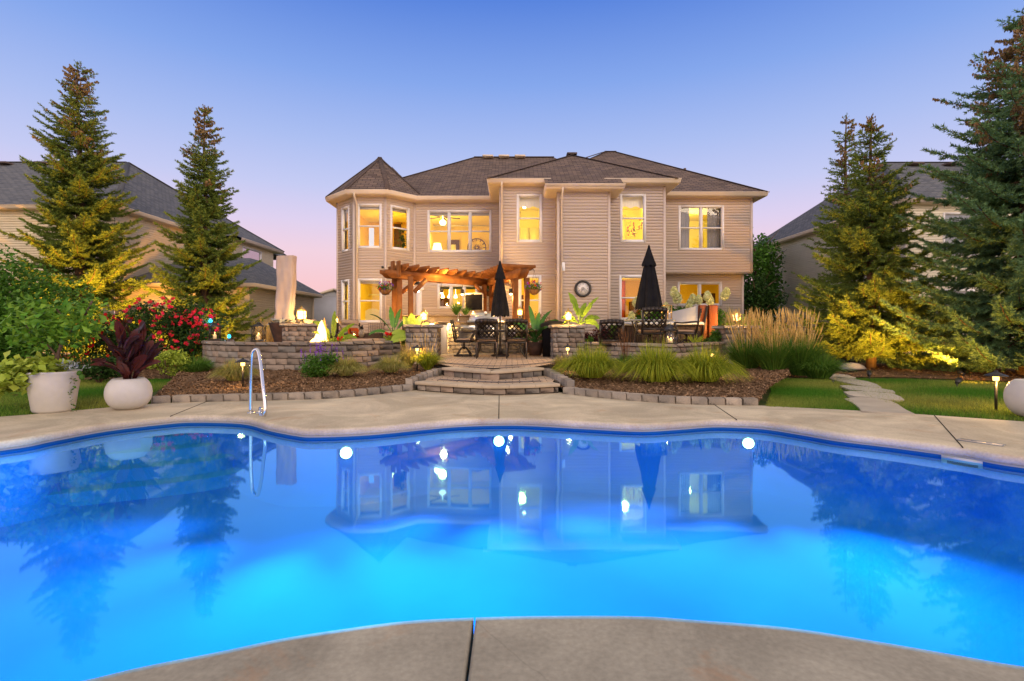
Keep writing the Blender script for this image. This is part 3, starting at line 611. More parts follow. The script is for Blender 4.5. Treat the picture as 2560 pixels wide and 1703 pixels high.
# stepping stones
st = [[(820,1245),(870,1236),(950,1232),(1060,1240),(1180,1262),(1235,1285),(1270,1310),(1300,1330),(1372,1364),(1150,1352),(955,1341),(930,1310),(880,1275)],
      [(812,1190),(870,1185),(1000,1188),(1200,1205),(1260,1228),(1288,1252),(1230,1256),(1100,1244),(960,1228),(900,1225),(850,1212)],
      [(782,1141),(850,1139),(960,1147),(1100,1163),(1200,1180),(1218,1195),(1120,1193),(1000,1185),(860,1172),(820,1158)],
      [(662,1070),(740,1070),(860,1085),(1000,1108),(1070,1130),(1110,1155),(1020,1152),(900,1132),(800,1108),(730,1096)],
      [(690,1050),(760,1049),(840,1057),(910,1080),(830,1084),(760,1078),(710,1064)]]
lb = ['largest tan flagstone, where the path meets the pool deck', 'wide tan flagstone second from the pool deck', 'narrow tan flagstone third from the pool deck', 'long tan flagstone fourth from the pool deck', 'small far flagstone beside the feather grass']
m_flag = mat('tan_flagstone', (.48, .42, .33), (.40, .35, .28), sc=3, rough=.85, bump=.4, bsc=30, rnd=.06)
for q, l in zip(st, lb):
    P = [GP(x / 3.137 + 1850, y / 3.137 + 600, .02) for x, y in q]
    if area(P) < 0: P = P[::-1]
    c = np.mean(P, 0); mb = MB(); mb.prism([(p[0], p[1]) for p in P], -.04, .02); setp(part('stepping_stone', mb, m_flag), l, 'stepping stone', 'flagstone path across the lawn')
# ================================================================ HOUSES
def siding(mb, p0, p1, z0, z1, holes=(), c=.1016, lipd=.028, both=False):
    """clapboards between two plan points; holes are (u0, u1, z0, z1) along the wall; outward is to the right of p0->p1"""
    dx, dy = p1[0] - p0[0], p1[1] - p0[1]; Lw = math.hypot(dx, dy); ux, uy = dx / Lw, dy / Lw; nx, ny = uy, -ux
    n = math.ceil((z1 - z0) / c)
    for i in range(n):
        a = z0 + i * c; b = min(a + c, z1); zs = sorted({a, b} | {h for H_ in holes for h in H_[2:] if a < h < b})
        rv = random.random()
        for s, e in zip(zs, zs[1:]):
            m = (s + e) / 2; cuts = sorted((h[0], h[1]) for h in holes if h[2] < m < h[3]); segs = []; u = 0
            for q0, q1 in cuts:
                if q0 > u: segs.append((u, q0))
                u = max(u, q1)
            if u < Lw: segs.append((u, Lw))
            for q0, q1 in segs:
                o1 = lipd * (1 - (s - a) / c); o2 = lipd * (1 - (e - a) / c)
                def P(u, o, z): return (p0[0] + ux * u + nx * o, p0[1] + uy * u + ny * o, z)
                v = [P(q0, o1, s), P(q1, o1, s), P(q1, o2, e), P(q0, o2, e)]; f = [(0, 1, 2, 3)]
                if s == a: v += [P(q0, -.004, s), P(q1, -.004, s)]; f.append((4, 5, 1, 0))
                mb.add(v, f, rv)
def rbox(mb, p0, p1, u0, u1, z0, z1, o0, o1, r=None):       # box in wall coordinates
    dx, dy = p1[0] - p0[0], p1[1] - p0[1]; Lw = math.hypot(dx, dy); ux, uy = dx / Lw, dy / Lw; nx, ny = uy, -ux
    v = [(p0[0] + ux * u + nx * o, p0[1] + uy * u + ny * o, z) for u in (u0, u1) for o in (o1, o0) for z in (z0, z1)]
    mb.add(v, [(0, 1, 3, 2), (4, 6, 7, 5), (0, 4, 5, 1), (2, 3, 7, 6), (0, 2, 6, 4), (1, 5, 7, 3)], r)
def window(house, p0, p1, h, cols=1, split=.5, glass=None, label=None, name='window'):
    u0, u1, z0, z1 = h; t = .055
    mb = MB()
    for a in ((u0 - .02, u0 + t, z0 - .02, z1 + .02), (u1 - t, u1 + .02, z0 - .02, z1 + .02), (u0 + t, u1 - t, z1 - t, z1 + .02), (u0 + t, u1 - t, z0 - .02, z0 + t)): rbox(mb, p0, p1, *a, -.08, .035)
    fr = part(name, mb, m_white, house, world=True, label=label)
    mb = MB(); w = (u1 - u0) / cols
    for i in range(1, cols): rbox(mb, p0, p1, u0 + w * i - .045, u0 + w * i + .045, z0 + t, z1 - t, -.07, .028)
    for i in range(cols):
        a = u0 + w * i + (t if i == 0 else .045); b = u0 + w * (i + 1) - (t if i == cols - 1 else .045)
        if split:
            zm = z0 + (z1 - z0) * split; rbox(mb, p0, p1, a, b, zm - .022, zm + .022, -.05, .015)
        for (c_, d_) in (((z0 + t), (z0 + (z1 - z0) * split if split else z1 - t)), ((z0 + (z1 - z0) * split if split else z1 - t), z1 - t)):
            if d_ - c_ < .05: continue
            for q in ((a, a + .022, c_, d_), (b - .022, b, c_, d_)): rbox(mb, p0, p1, *q, -.045, -.012)
            for q in ((a + .022, b - .022, c_, c_ + .026), (a + .022, b - .022, d_ - .026, d_)): rbox(mb, p0, p1, *q, -.0451, -.0121)
    part('sash', mb, m_white, fr, world=True)
    mb = MB(); ux_, uy_ = (p1[0] - p0[0]), (p1[1] - p0[1]); Lx = math.hypot(ux_, uy_); ux_ /= Lx; uy_ /= Lx; mb.add([(p0[0] + ux_ * u - uy_ * .032, p0[1] + uy_ * u + ux_ * .032, z) for u, z in ((u0 + .03, z0 + .03), (u1 - .03, z0 + .03), (u1 - .03, z1 - .03), (u0 + .03, z1 - .03))], [(0, 1, 2, 3)]); part('glass_pane', mb, glass or m_glass, fr, world=True)
    return fr
def sweep(mb, path, prof, r=None):
    rows = [[(x, y, z) for x, y in offs(path, d)] for d, z in prof]; mb.strips(rows[::-1], r)
GUT = [(.30, -.17), (.40, -.15), (.415, -.10), (.43, -.03), (.445, 0), (.425, 0), (.415, -.02), (.33, -.02)]
def eaves(house, path, z, ov=0, name='gutter', d=0):
    mb = MB(); sweep(mb, path, [(q + d, z + dz) for q, dz in GUT]); g = part(name, mb, m_trim, house, world=True)
    mb = MB(); sweep(mb, path, [(-.02, z - .168), (.32 + d, z - .168)][::1]); part('soffit', mb, m_trim, house, world=True)
    return g
def capends(house, path, z, d=0):
    pass
def cornerboard(mb, x, y, z0, z1, w=.085): mb.box(x - w / 2, x + w / 2, y - w / 2, y + w / 2, z0, z1)
def downspout(house, x, y, z0, z1, ys=.32):
    mb = MB(); mb.tube([(x, y - ys, z1), (x, y - ys, z1 - .08), (x, y, z1 - .35), (x, y, z0 + .1)], .042, 4); part('downspout', mb, m_trim, house, world=True)
home = thing('house', 'beige clapboard house with lit yellow windows, turret and brown roof behind the patio', 'house', (0, 20, 0))
T0, T1, T2, T3 = (-6.73, 20.1), (-5.83, 19.2), (-4.67, 19.2), (-3.77, 20.1)
B1 = (-.41, 20.1); C0 = (-.41, 17.8); C1 = (1.5, 17.8); D0 = (1.5, 17.0); D1 = (3.19, 17.0); D2 = (3.19, 17.8); E1 = (5.23, 17.8); F0 = (5.23, 19.5); F1 = (8.98, 19.5)
ZE = 5.94
def Zk(py, k): return H + (HZ - py) / k
def hole(p0, p1, k, x0, x1, y0, y1):                # photo rectangle -> hole on a frontal wall
    return (XK(x0, k) - p0[0], XK(x1, k) - p0[0], Zk(y1, k), Zk(y0, k))
kB, kT, kC, kF, kf = 1300 / 20.1, 1300 / 19.2, 1300 / 17.8, 1300 / 19.5, 1300 / 20.1
wins = []
def W_(p0, p1, h, **k): wins.append((p0, p1, h, k)); return h
hT = [W_(T1, T2, hole(T1, T2, kT, 894, 953, 511, 620)), W_(T1, T2, hole(T1, T2, kT, 895, 954, 698, 806))]
hTL = [W_(T0, T1, (.36, .92, Zk(624, kT), Zk(511, kT))), W_(T0, T1, (.36, .92, Zk(806, kT), Zk(698, kT)))]
hTR = [W_(T2, T3, (.22, 1.02, Zk(620, kT), Zk(511, kT)))]
hB = [W_(T3, B1, hole(T3, B1, kB, 1070, 1228, 527, 630), cols=3), W_(T3, B1, hole(T3, B1, kB, 1095, 1193, 712, 771), cols=3, split=0)]
hC = [W_(C0, C1, hole(C0, C1, kC, 1293, 1354, 487, 605)), W_(C0, C1, hole(C0, C1, kC, 1298, 1352, 690, 812))]
hE = [W_(D2, E1, hole(D2, E1, kC, 1551, 1613, 487, 605)), W_(D2, E1, hole(D2, E1, kC, 1549, 1609, 689.5, 800))]
hF = [W_(F0, F1, hole(F0, F1, kF, 1697, 1808, 515, 625), cols=2)]
G0, G1 = (5.23, 20.1), (8.9, 20.1)
hG = [W_(G0, G1, hole(G0, G1, kf, 1695, 1803, 706, 764), cols=2, split=0)]
ZF = 3.18
mb = MB(); siding(mb, (-6.73, 30), T0, .2, ZE); siding(mb, T0, T1, .2, ZE, hTL); siding(mb, T1, T2, .2, ZE, hT); siding(mb, T2, T3, .2, ZE, hTR)
mb2 = MB(); siding(mb2, T3, B1, .2, ZE, hB); siding(mb2, B1, C0, .2, ZE)
mb3 = MB(); siding(mb3, C0, C1, .2, ZE, hC); siding(mb3, C1, D0, .2, 5.6); siding(mb3, D0, D1, .2, 5.55); siding(mb3, D1, D2, .2, 5.55); siding(mb3, D2, E1, .2, ZE, hE); siding(mb3, E1, F0, .2, ZE)
mb4 = MB(); siding(mb4, F0, F1, ZF, ZE, hF); siding(mb4, F1, (8.98, 30), ZF, ZE); siding(mb4, (5.23, 19.5), G0, .2, ZF); siding(mb4, G0, G1, .2, ZF, hG); siding(mb4, G1, (8.9, 30), .2, ZF)
siding(mb4, (8.98, 30), (-6.73, 30), .2, ZE)
for m_, l in ((mb, 'turret clapboard wall'), (mb2, None), (mb3, None), (mb4, None)): part('wall', m_, m_siding, home, world=True, label=l)
mb = MB(); mb.box(5.23, 8.98, 19.5, 20.12, ZF - .03, ZF); part('overhang_soffit', mb, m_trim, home, world=True)
for (x, y, z0, z1) in ((*T1, .2, ZE), (*T2, .2, ZE), (T3[0], T3[1] - .01, .2, ZE), (*T0, .2, ZE), (C0[0] + .02, C0[1], .2, ZE), (D0[0] + .01, D0[1], .2, 5.55), (D1[0] - .02, D1[1], .2, 5.55), (E1[0] - .02, E1[1], .2, ZE), (F1[0] - .01, F1[1], ZF, ZE), (*G1, .2, ZF)):
    mb = MB(); cornerboard(mb, x, y, z0, z1); part('corner_board', mb, m_corner, home, world=True)
# ---- lit rooms behind the windows
m_room = mat('yellow_room_paint', (.86, .64, .10), (.84, .60, .09), sc=1, rough=.9); m_room_o = mat('orange_room_paint', (.85, .54, .07), rough=.9); m_room_w = mat('cream_room_paint', (.85, .72, .22), rough=.9); m_ceil = mat('room_ceiling', (.85, .70, .2), rough=.9)
def room(x0, x1, y0, y1, z0, z1, e, m=None, lp=None, col=(1, .80, .13)):
    mb = MB(); v = [(x, y, z) for x in (x0, x1) for y in (y0, y1) for z in (z0, z1)]
    mb.add(v, [(0, 4, 6, 2), (0, 2, 3, 1), (4, 5, 7, 6), (2, 6, 7, 3)]); r = part('room', mb, m or m_room, home, world=True)
    mb = MB(); mb.add([(x0, y0, z1), (x1, y0, z1), (x1, y1, z1), (x0, y1, z1)], [(0, 1, 2, 3)]); part('ceiling', mb, m_ceil, r, world=True)
    lamp('room_lamp', lp or ((x0 + x1) / 2, (y0 + y1) / 2, z1 - .5), col, e, .15); return r
z2a, z2b, z1a, z1b = 3.15, 5.85, .45, 3.0
rU = room(-6.4, -3.95, 20.14, 23.4, z2a, z2b, 76, m_room_o, (-5.0, 21.5, 4.6)); rL = room(-6.4, -3.95, 20.14, 23.4, z1a, z1b, 88, m_room, (-5.0, 21.0, 2.3))
rB = room(-3.6, -.5, 20.16, 24, z2a, z2b, 76, m_room, (-2.9, 21.6, 4.75)); rK = room(-3.6, -.5, 20.16, 24, z1a, z1b, 64, m_room)
rC = room(-.3, 1.4, 17.86, 21, z2a, z2b, 76, m_room_w, (.35, 19.4, 5.0)); rC2 = room(-.3, 1.4, 17.86, 21, z1a, z1b, 56, m_room)
rE = room(3.3, 5.1, 17.86, 21, z2a, z2b, 76, m_room_w); rE2 = room(3.3, 5.1, 17.86, 21, z1a, z1b, 30, m_room_o)
rF = room(5.4, 8.9, 19.56, 23, ZF + .04, z2b, 88, m_room_w); rG = room(5.4, 8.8, 20.16, 23, z1a, 3.1, 25, m_room_o)
for p0, p1, h, k in wins: window(home, p0, p1, h, **k)
def item(name, mbx, m, par, **k): return part(name, mbx, m, par, world=True, **k)
m_ish = mat('interior_shade_cloth', (.45, .42, .40), rough=.9); m_curt = mat('grey_sheer_curtain', (.28, .27, .27), (.2, .2, .21), sc=3, rough=.9, stretch=(14, 1, .3)); m_val = mat('white_valance', (.85, .78, .6), rough=.9); m_dark = mat('dark_interior_wood', (.10, .05, .03), rough=.7); m_drw = mat('interior_door', (.88, .78, .42), rough=.6)
def Xb(px, y): return (px - 1280) * y / F
def Zb(py, y): return H + (HZ - py) * y / F
# roller shades, valances, curtains
for p0, p1, h in [(T1, T2, hT[0]), (T0, T1, hTL[0]), (T2, T3, hTR[0]), (T3, B1, hB[0]), (T1, T2, hT[1]), (T0, T1, hTL[1])]:
    mb = MB(); rbox(mb, p0, p1, h[0] + .05, h[1] - .05, h[3] - .16, h[3] - .05, -.16, -.10); item('roller_shade', mb, m_ish, home)
for p0, p1, h in [(C0, C1, hC[0]), (D2, E1, hE[0])]:
    mb = MB(); n = 24; rows = []
    for z in (h[3] - .02, h[3] - .38):
        rows.append([(p0[0] + h[0] - .05 + (h[1] - h[0] + .1) * i / n, p0[1] + .2 + (.03 if i % 2 else 0), z - (.03 * math.sin(i * .7) if z < h[3] - .1 else 0)) for i in range(n + 1)])
    mb.strips(rows); item('valance', mb, m_val, home)
h = hF[0]
for a, b in ((h[0], h[0] + .46), (h[1] - .52, h[1])):
    mb = MB(); n = 22; mb.strips([[(F0[0] + a + (b - a) * i / n, 19.72 + .03 * math.sin(i * 1.9), z) for i in range(n + 1)] for z in (h[3], h[2] - .1)]); item('curtain', mb, m_curt, home)
# fixtures and furniture seen through the panes
mb = MB(); x, y, z = Xb(1107, 21.6), 21.6, Zb(556, 21.6); mb.lathe([(.0, -.13), (.09, -.11), (.14, -.03), (.13, .04), (.06, .10), (.02, .12), (.02, .30)], (x, y, z), 16); item('ceiling_lamp', mb, emi('ceiling_lamp_globe', (1, .78, .4), 5), rB, smooth=True)
mb = MB()
for i in range(5): a = i * 1.2566 + .3; mb.obox((x + .42 * math.cos(a), y + .42 * math.sin(a), z + .2), (.3, .06, .006), a)
item('fan_blade', mb, m_dark, rB)
mb = MB(); x, y = Xb(1093, 22.5), 22.5; mb.lathe([(.22, 0), (.15, .3)], (x, y, Zb(626, y)), 16); item('table_lamp_shade', mb, emi('lamp_shade_glow', (1, .74, .3), 4), rB, smooth=True)
lamp('shade_lamp', (x, y, Zb(626, y) + .4), (1, .72, .28), 25, .1)
mb = MB(); x, y, z = Xb(1192, 23.9), 23.85, Zb(620, 23.9)
for i in range(20): a = i * math.pi / 10; mb.bar((x + .42 * math.cos(a), y, z + .42 * math.sin(a)), (x + .42 * math.cos(a + .3142), y, z + .42 * math.sin(a + .3142)), .03, .04)
for i in range(12): a = i * math.pi / 6; mb.bar((x + .30 * math.cos(a), y, z + .30 * math.sin(a)), (x + .40 * math.cos(a), y, z + .40 * math.sin(a)), .03, .04)
for i in range(12): a = i * math.pi / 6; mb.bar((x + .05 * math.cos(a), y, z + .05 * math.sin(a)), (x + .16 * math.cos(a), y, z + .16 * math.sin(a)), .02, .04)
mb.bar((x, y - .02, z), (x + .1, y - .02, z - .22), .03, .02); item('wall_clock_inside', mb, m_dark, rB)
def panel(par, x0, x1, y0, y1, yy, m, name, d=.03):
    mb = MB(); mb.box(Xb(x0, yy), Xb(x1, yy), yy - d, yy, Zb(y1, yy), Zb(y0, yy)); return item(name, mb, m, par)
panel(rB, 1118, 1148, 600, 640, 23.9, m_dark, 'fireplace'); panel(rB, 1124, 1140, 612, 640, 23.86, m_drw, 'picture'); panel(rB, 1068, 1230, 563, 566, 23.9, m_val, 'crown_moulding')
panel(rC, 1300, 1322, 570, 640, 20.9, m_drw, 'closet_door'); panel(rC, 1325, 1350, 570, 640, 20.9, m_drw, 'closet_door')
mb = MB(); mb.lathe([(0, -.05), (.06, -.02), (.06, .03), (0, .06)], (Xb(1311, 19.4), 19.4, Zb(519, 19.4)), 12); item('ceiling_light', mb, m_bulb, rC, smooth=True)
panel(rE, 1553, 1564, 540, 640, 20.9, m_drw, 'closet_door')
mb = MB()
for q in range(7):                                        # shelves of little bottles climbing to the right
    x = Xb(1573 + q * 6, 19.6); z = Zb(600 - q * 9, 19.6); mb.box(x - .03, x + .09, 19.5, 19.66, z - .02, z)
item('shelf', mb, m_drw, rE)
mb = MB()
for q in range(34): mb.obox((Xb(1566 + random.random() * 44, 19.6), 19.58, Zb(598 - random.random() * 52, 19.6)), (.016, .02, .04), b=0)
item('trinkets', mb, mat('pink_trinkets', (.6, .12, .12), c3=(.25, .1, .1), rnd=.3), rE)
panel(rF, 1760, 1778, 560, 640, 22.9, m_drw, 'interior_door'); panel(rE2, 1549, 1563, 690, 830, 20.9, mat('coral_wall', (.62, .12, .06)), 'wall_panel'); panel(rE2, 1572, 1598, 755, 850, 20.8, m_dark, 'cabinet', .4); panel(rG, 1750, 1800, 735, 800, 22.9, m_dark, 'cabinet', .4)
panel(rU, 915, 935, 570, 640, 23.3, emi('far_bright_window', (.95, .88, .9), .9), 'far_window'); panel(rU, 985, 1003, 560, 640, 23.2, m_dark, 'bookcase'); panel(rU, 890, 960, 538, 544, 23.2, m_dark, 'crown_moulding')
panel(rL, 900, 955, 735, 739, 23.2, m_drw, 'chair_rail'); panel(rK, 1100, 1125, 745, 775, 23.8, m_dark, 'kitchen_cabinet'); panel(rK, 1130, 1150, 735, 780, 23.8, m_drw, 'refrigerator'); panel(rC2, 1300, 1322, 738, 800, 20.9, m_dark, 'fireplace')
mb = MB(); x, y, z = Xb(932, 20.9), 20.9, Zb(785, 20.9); mb.add([(x - .3, y, z - .5), (x + .3, y, z - .5), (x + .3, y, z + .12), (x + .15, y, z + .2), (x, y, z + .22), (x - .15, y, z + .2), (x - .3, y, z + .12)], [tuple(range(7))]); mb.obox((x, y + .25, z - .45), (.3, .25, .05)); item('dining_chair_inside', mb, m_drw, rL)
for i in range(3):                                        # pendant lights over the kitchen island
    mb = MB(); x = Xb(1107 + i * 16, 22); mb.tube([(x, 22, 2.95), (x, 22, Zb(742, 22))], .008, 4); mb.lathe([(.07, 0), (.05, .1), (.02, .14)], (x, 22, Zb(745, 22)), 10); item('pendant_lamp', mb, m_bulb, rK)
mb = MB(); rbox(mb, T3, B1, hB[1][0], hB[1][1], hB[1][3] - .16, hB[1][3] - .05, -.25, -.2); item('window_valance', mb, mat('teal_valance', (.12, .16, .15), rough=.9), rK)
# plant in the turret window
def leafpts(mb, C, size, n_seed=0, flat=.5, asp=.45, up=.2, fold=True):
    """one pointed leaf per row of C, as two triangles folded on the midrib"""
    rr = np.random.default_rng(n_seed); n = len(C); d = rr.normal(size=(n, 3)); d[:, 2] = d[:, 2] * flat + up; d /= np.linalg.norm(d, axis=1)[:, None]
    w = np.cross(d, rr.normal(size=(n, 3)) * [.5, .5, 1] + [0, 0, .8]); w /= np.linalg.norm(w, axis=1)[:, None] + 1e-6; s = (size * rr.uniform(.6, 1.25, n))[:, None]; nn = np.cross(d, w)
    a = C - d * s * .5; b = C + d * s * .5; l = C + w * s * asp * .5 + nn * s * .12; r_ = C - w * s * asp * .5 + nn * s * .12
    v = np.stack([a, l, b, r_], 1).reshape(-1, 3); i = np.arange(n)[:, None] * 4
    f = np.concatenate([i + [0, 1, 2], i + [0, 2, 3]]); mb.add(v, f, np.repeat(rr.random(n), 4))
C = rng.normal(size=(140, 3)) * [.14, .12, .24] + [Xb(1008, 20.6), 20.7, Zb(598, 20.6)]; mb = MB(); leafpts(mb, C, .16, 3); item('house_plant', mb, m_leaf_d, home)
# ---- eaves, gutters, roofs
eaves(home, [(-6.73, 30), T0, T1, T2, T3, B1, C0, (1.3, 17.8)], 6.1); eaves(home, [(3.1, 17.8), E1, F0, F1, (8.98, 30)], 6.1)
eaves(home, [(1.5, 18.0), D0, D1, (3.19, 18.0)], 5.70, name='low_gutter')
mb = MB(); mb.box(1.1, 1.3, 17.36, 17.8, 5.93, 6.1); mb.box(3.09, 3.3, 17.36, 17.8, 5.93, 6.1); part('gutter_end', mb, m_trim, home, world=True)
mbr = MB(); s_ = .583
ap = (2.36, 20.5, 7.95)
def zc(y): return 6.08 + .583 * (y - 17.36)
mbr.plane([(-.84, 17.36, 6.08), (1.07, 17.36, 6.08), (1.07, 16.56, zc(16.56)), (3.62, 16.56, zc(16.56)), (3.62, 17.36, 6.08), (5.56, 17.36, 6.08), (2.36, 20.5, zc(20.5))])
zt = zc(20.5)
mbr.plane([(2.36, 20.5, zt), (2.36, 25, zt), (-.84, 25, 6.08), (-.84, 17.36, 6.08)]); mbr.plane([(5.56, 17.36, 6.08), (5.56, 25, 6.08), (2.36, 25, zt), (2.36, 20.5, zt)])
mbr.plane([(-6.6, 19.67, 6.09), (5.0, 19.67, 6.09), (2.06, 25.5, 9.47), (-1.86, 25.5, 9.47)]); mbr.plane([(-6.6, 19.67, 6.09), (-1.86, 25.5, 9.47), (-6.6, 30.5, 6.09)]); mbr.plane([(2.06, 25.5, 9.47), (5.0, 19.67, 6.09), (5.0, 30.5, 6.09)])
mbr.plane([(0, 19.08, 6.085), (9.41, 19.08, 6.085), (4.96, 24.8, 9.50), (4.4, 24.8, 9.50)]); mbr.plane([(9.41, 19.08, 6.085), (9.41, 30.5, 6.085), (4.96, 24.8, 9.50)]); mbr.plane([(0, 19.08, 6.085), (4.4, 24.8, 9.5), (0, 30.5, 6.085)])
mbr.plane([(-6.6, 30.5, 6.09), (-1.86, 25.5, 9.47), (2.06, 25.5, 9.47), (9.4, 30.5, 6.09)])
rf = part('roof', mbr, m_roof, home, world=True)
mb = MB(); cx, cy = -5.25, 20.65; ra = 2.03
oc = [(cx + ra * math.cos(R(22.5 + 45 * i)), cy + ra * math.sin(R(22.5 + 45 * i))) for i in range(8)]
for i in range(8): a, b = oc[i], oc[(i + 1) % 8]; mb.plane([(*a, 6.09), (*b, 6.09), (cx, cy, 7.86)])
tr_ = part('turret_roof', mb, m_roof, home, world=True)
mb = MB()
for i in range(8): mb.bar((*oc[i], 6.10), (cx, cy, 7.87), .17, .02)
for a, b in (((-.84, 17.36, 6.09), (2.36, 20.5, zt + .01)), ((5.56, 17.36, 6.09), (2.36, 20.5, zt + .01)), ((9.41, 19.08, 6.1), (4.96, 24.8, 9.51)), ((-6.6, 19.67, 6.1), (-1.86, 25.5, 9.48)), ((-1.86, 25.5, 9.48), (2.06, 25.5, 9.48)), ((4.4, 24.8, 9.51), (4.96, 24.8, 9.51)), ((2.36, 20.5, zt + .01), (2.36, 24, zt + .01)), ((0.9, 19.9, 7.0), (4.4, 24.8, 9.51))): mb.bar(a, b, .2, .025)
part('ridge_cap', mb, m_roof_cap, rf, world=True)
for x in (1220, 1260, 1300): mb = MB(); X = Xb(x, 25.2); mb.obox((X, 25.2, 9.40), (.26, .2, .05), b=.02); part('roof_vent', mb, m_trim, rf, world=True)
mb = MB(); mb.obox((2.36, 20.6, zt + .05), (.2, .2, .04), b=.015); part('roof_vent', mb, m_roof_cap, rf, world=True)
mb = MB(); mb.obox((Xb(990, 21.2), 21.2, Zb(430, 21.2)), (.12, .2, .03), M=[(1, 0, 0), (0, 1, 0), (-1, 0, 1)], b=0); part('roof_vent', mb, m_roof_cap, tr_, world=True)
X = Xb(1712, 24); mb = MB(); mb.tube([(X, 24, Zb(432, 24)), (X, 24, Zb(421, 24))], .06, 10); part('vent_pipe', mb, m_roof_cap, rf, world=True)
downspout(home, T1[0] + .12, T1[1] - .07, .3, 5.98); downspout(home, C0[0] + .07, C0[1] - .08, .3, 5.98); downspout(home, D0[0] + .12, D0[1] - .08, .3, 5.58)
mb = MB(); mb.obox((XK(1408, 77), 16.93, Zk(667, 77)), (.06, .05, .15), b=.02); part('meter_box', mb, m_white, home, world=True)
mb = MB(); mb.obox((Xb(956, 19.1), 19.13, Zb(668, 19.1)), (.035, .05, .035), b=.008); part('security_camera', mb, m_iron, home, world=True)
mb = MB(); mb.box(-3.69, -3.48, 20.04, 20.12, .2, 2.55); mb.box(-3.72, -3.4, 20.02, 20.12, 2.55, 2.66); part('door_casing', mb, m_white, home, world=True)
# clock on the wall
cl = thing('wall_clock', 'round black-rimmed outdoor clock hanging on the beige siding above the banana plant', 'clock', (XK(1457, 76.6), 16.97, Zk(722, 76.6)))
def dsk(mb, r0, r1, y0, y1, n=36):
    v = [(rr_ * math.cos(2 * math.pi * j / n), yy, rr_ * math.sin(2 * math.pi * j / n)) for rr_, yy in ((r0, y0), (r0, y1), (r1, y1), (r1, y0)) for j in range(n)]
    mb.add(v, [(q * n + j, q * n + (j + 1) % n, ((q + 1) % 4) * n + (j + 1) % n, ((q + 1) % 4) * n + j) for q in range(4) for j in range(n)])
mb = MB(); dsk(mb, .205, .275, .02, -.06); part('rim', mb, m_iron, cl)
mb = MB(); mb.tube([(0, .02, 0), (0, -.03, 0)], .21, 36); fc_ = part('clock_face', mb, mat('clock_dial', (.66, .63, .60), rough=.5), cl)
mb = MB()
for i in range(60):
    a = i * math.pi / 30; q = .19; l = .012 if i % 5 else .02; mb.bar((q * math.cos(a), -.032, q * math.sin(a)), ((q - l) * math.cos(a), -.032, (q - l) * math.sin(a)), .004, .003)
dsk(mb, .045, .052, -.031, -.035, 24)
for cx_ in (-.075, .075): dsk(mb, .028, .033, -.0311, -.0345, 20); 
mb2 = MB()
for cx_ in (-.075, .075):
    n0 = MB(); dsk(n0, .028, .034, -.031, -.034, 20)
    for v_ in n0.v: v_[:, 0] += cx_; v_[:, 2] -= .065; mb.add(v_, n0.f[0][1])
part('dial_marks', mb, m_iron, cl)
for i in range(1, 13):
    c_ = bpy.data.curves.new('numeral', 'FONT'); c_.body = str(i); c_.size = .052; c_.align_x = 'CENTER'; c_.align_y = 'CENTER'; c_.extrude = .001
    to = bpy.data.objects.new('numeral', c_); COL.objects.link(to); bpy.context.view_layer.update(); me = bpy.data.meshes.new_from_object(to); bpy.data.objects.remove(to)
    no_ = bpy.data.objects.new('numeral', me); COL.objects.link(no_); no_.parent = fc_; a = R(90 - 30 * i); no_.location = (.150 * math.cos(a), -.034, .150 * math.sin(a)); no_.rotation_euler = (R(90), 0, 0); me.materials.clear(); me.materials.append(m_iron)
mb = MB(); mb.bar((-.01, -.04, .005), (.10, -.04, -.02), .012, .004); mb.bar((.01, -.043, .02), (-.07, -.043, -.13), .009, .004); part('clock_hands', mb, m_iron, cl)
# ---- neighbouring houses
lh = thing('house', 'cream clapboard neighbouring house with grey roof behind the two spruces at left', 'house', (-16, 26, 0))
mb = MB(); siding(mb, (-60, 21.45), (-16.4, 21.45), 0, 5.94, [(35.5, 37, 3.6, 5.0)]); siding(mb, (-16.4, 21.45), (-16.4, 28.6), 0, 5.94); siding(mb, (-16.4, 28.6), (-15.3, 28.6), 0, 5.94); siding(mb, (-15.3, 28.6), (-15.3, 33.3), 0, 5.94, [(.9, 3.1, 4.6, 5.75)]); siding(mb, (-15.3, 33.3), (-15.3, 33.31), 0, .3)
part('wall', mb, m_side_l, lh, world=True)
window(lh, (-15.3, 28.6), (-15.3, 33.3), (.9, 3.1, 4.6, 5.75), 1, 0, mat('pink_sky_glass', (.5, .45, .5), rough=.03, metal=.9)); window(lh, (-60, 21.45), (-16.4, 21.45), (35.5, 37, 3.6, 5.0), 1, .5, m_dglass)
eaves(lh, [(-60, 21.45), (-16.4, 21.45), (-16.4, 28.3)], 6.1); eaves(lh, [(-15.3, 28.6), (-15.3, 33.5), (-20, 33.5)], 6.1)
mb = MB(); e = 6.085; ri = (-20.4, 27.6, 9.9)
mb.plane([(-60, 21.0, e), (-15.97, 21.0, e), ri, (-60, 27.6, 9.9)]); mb.plane([(-15.97, 21.0, e), (-15.97, 38, e), ri]); mb.plane([(-60, 27.6, 9.9), ri, (-15.97, 38, e), (-60, 38, e)])
mb.plane([(-14.87, 28.0, e), (-14.87, 33.93, e), (-17.3, 31.4, 7.72), (-17.3, 30.6, 7.72)]); mb.plane([(-14.87, 28.0, e), (-17.3, 30.6, 7.72), (-20, 28.0, e)]); mb.plane([(-14.87, 33.93, e), (-20, 33.93, e), (-17.3, 31.4, 7.72)])
lr = part('roof', mb, m_roof_g, lh, world=True)
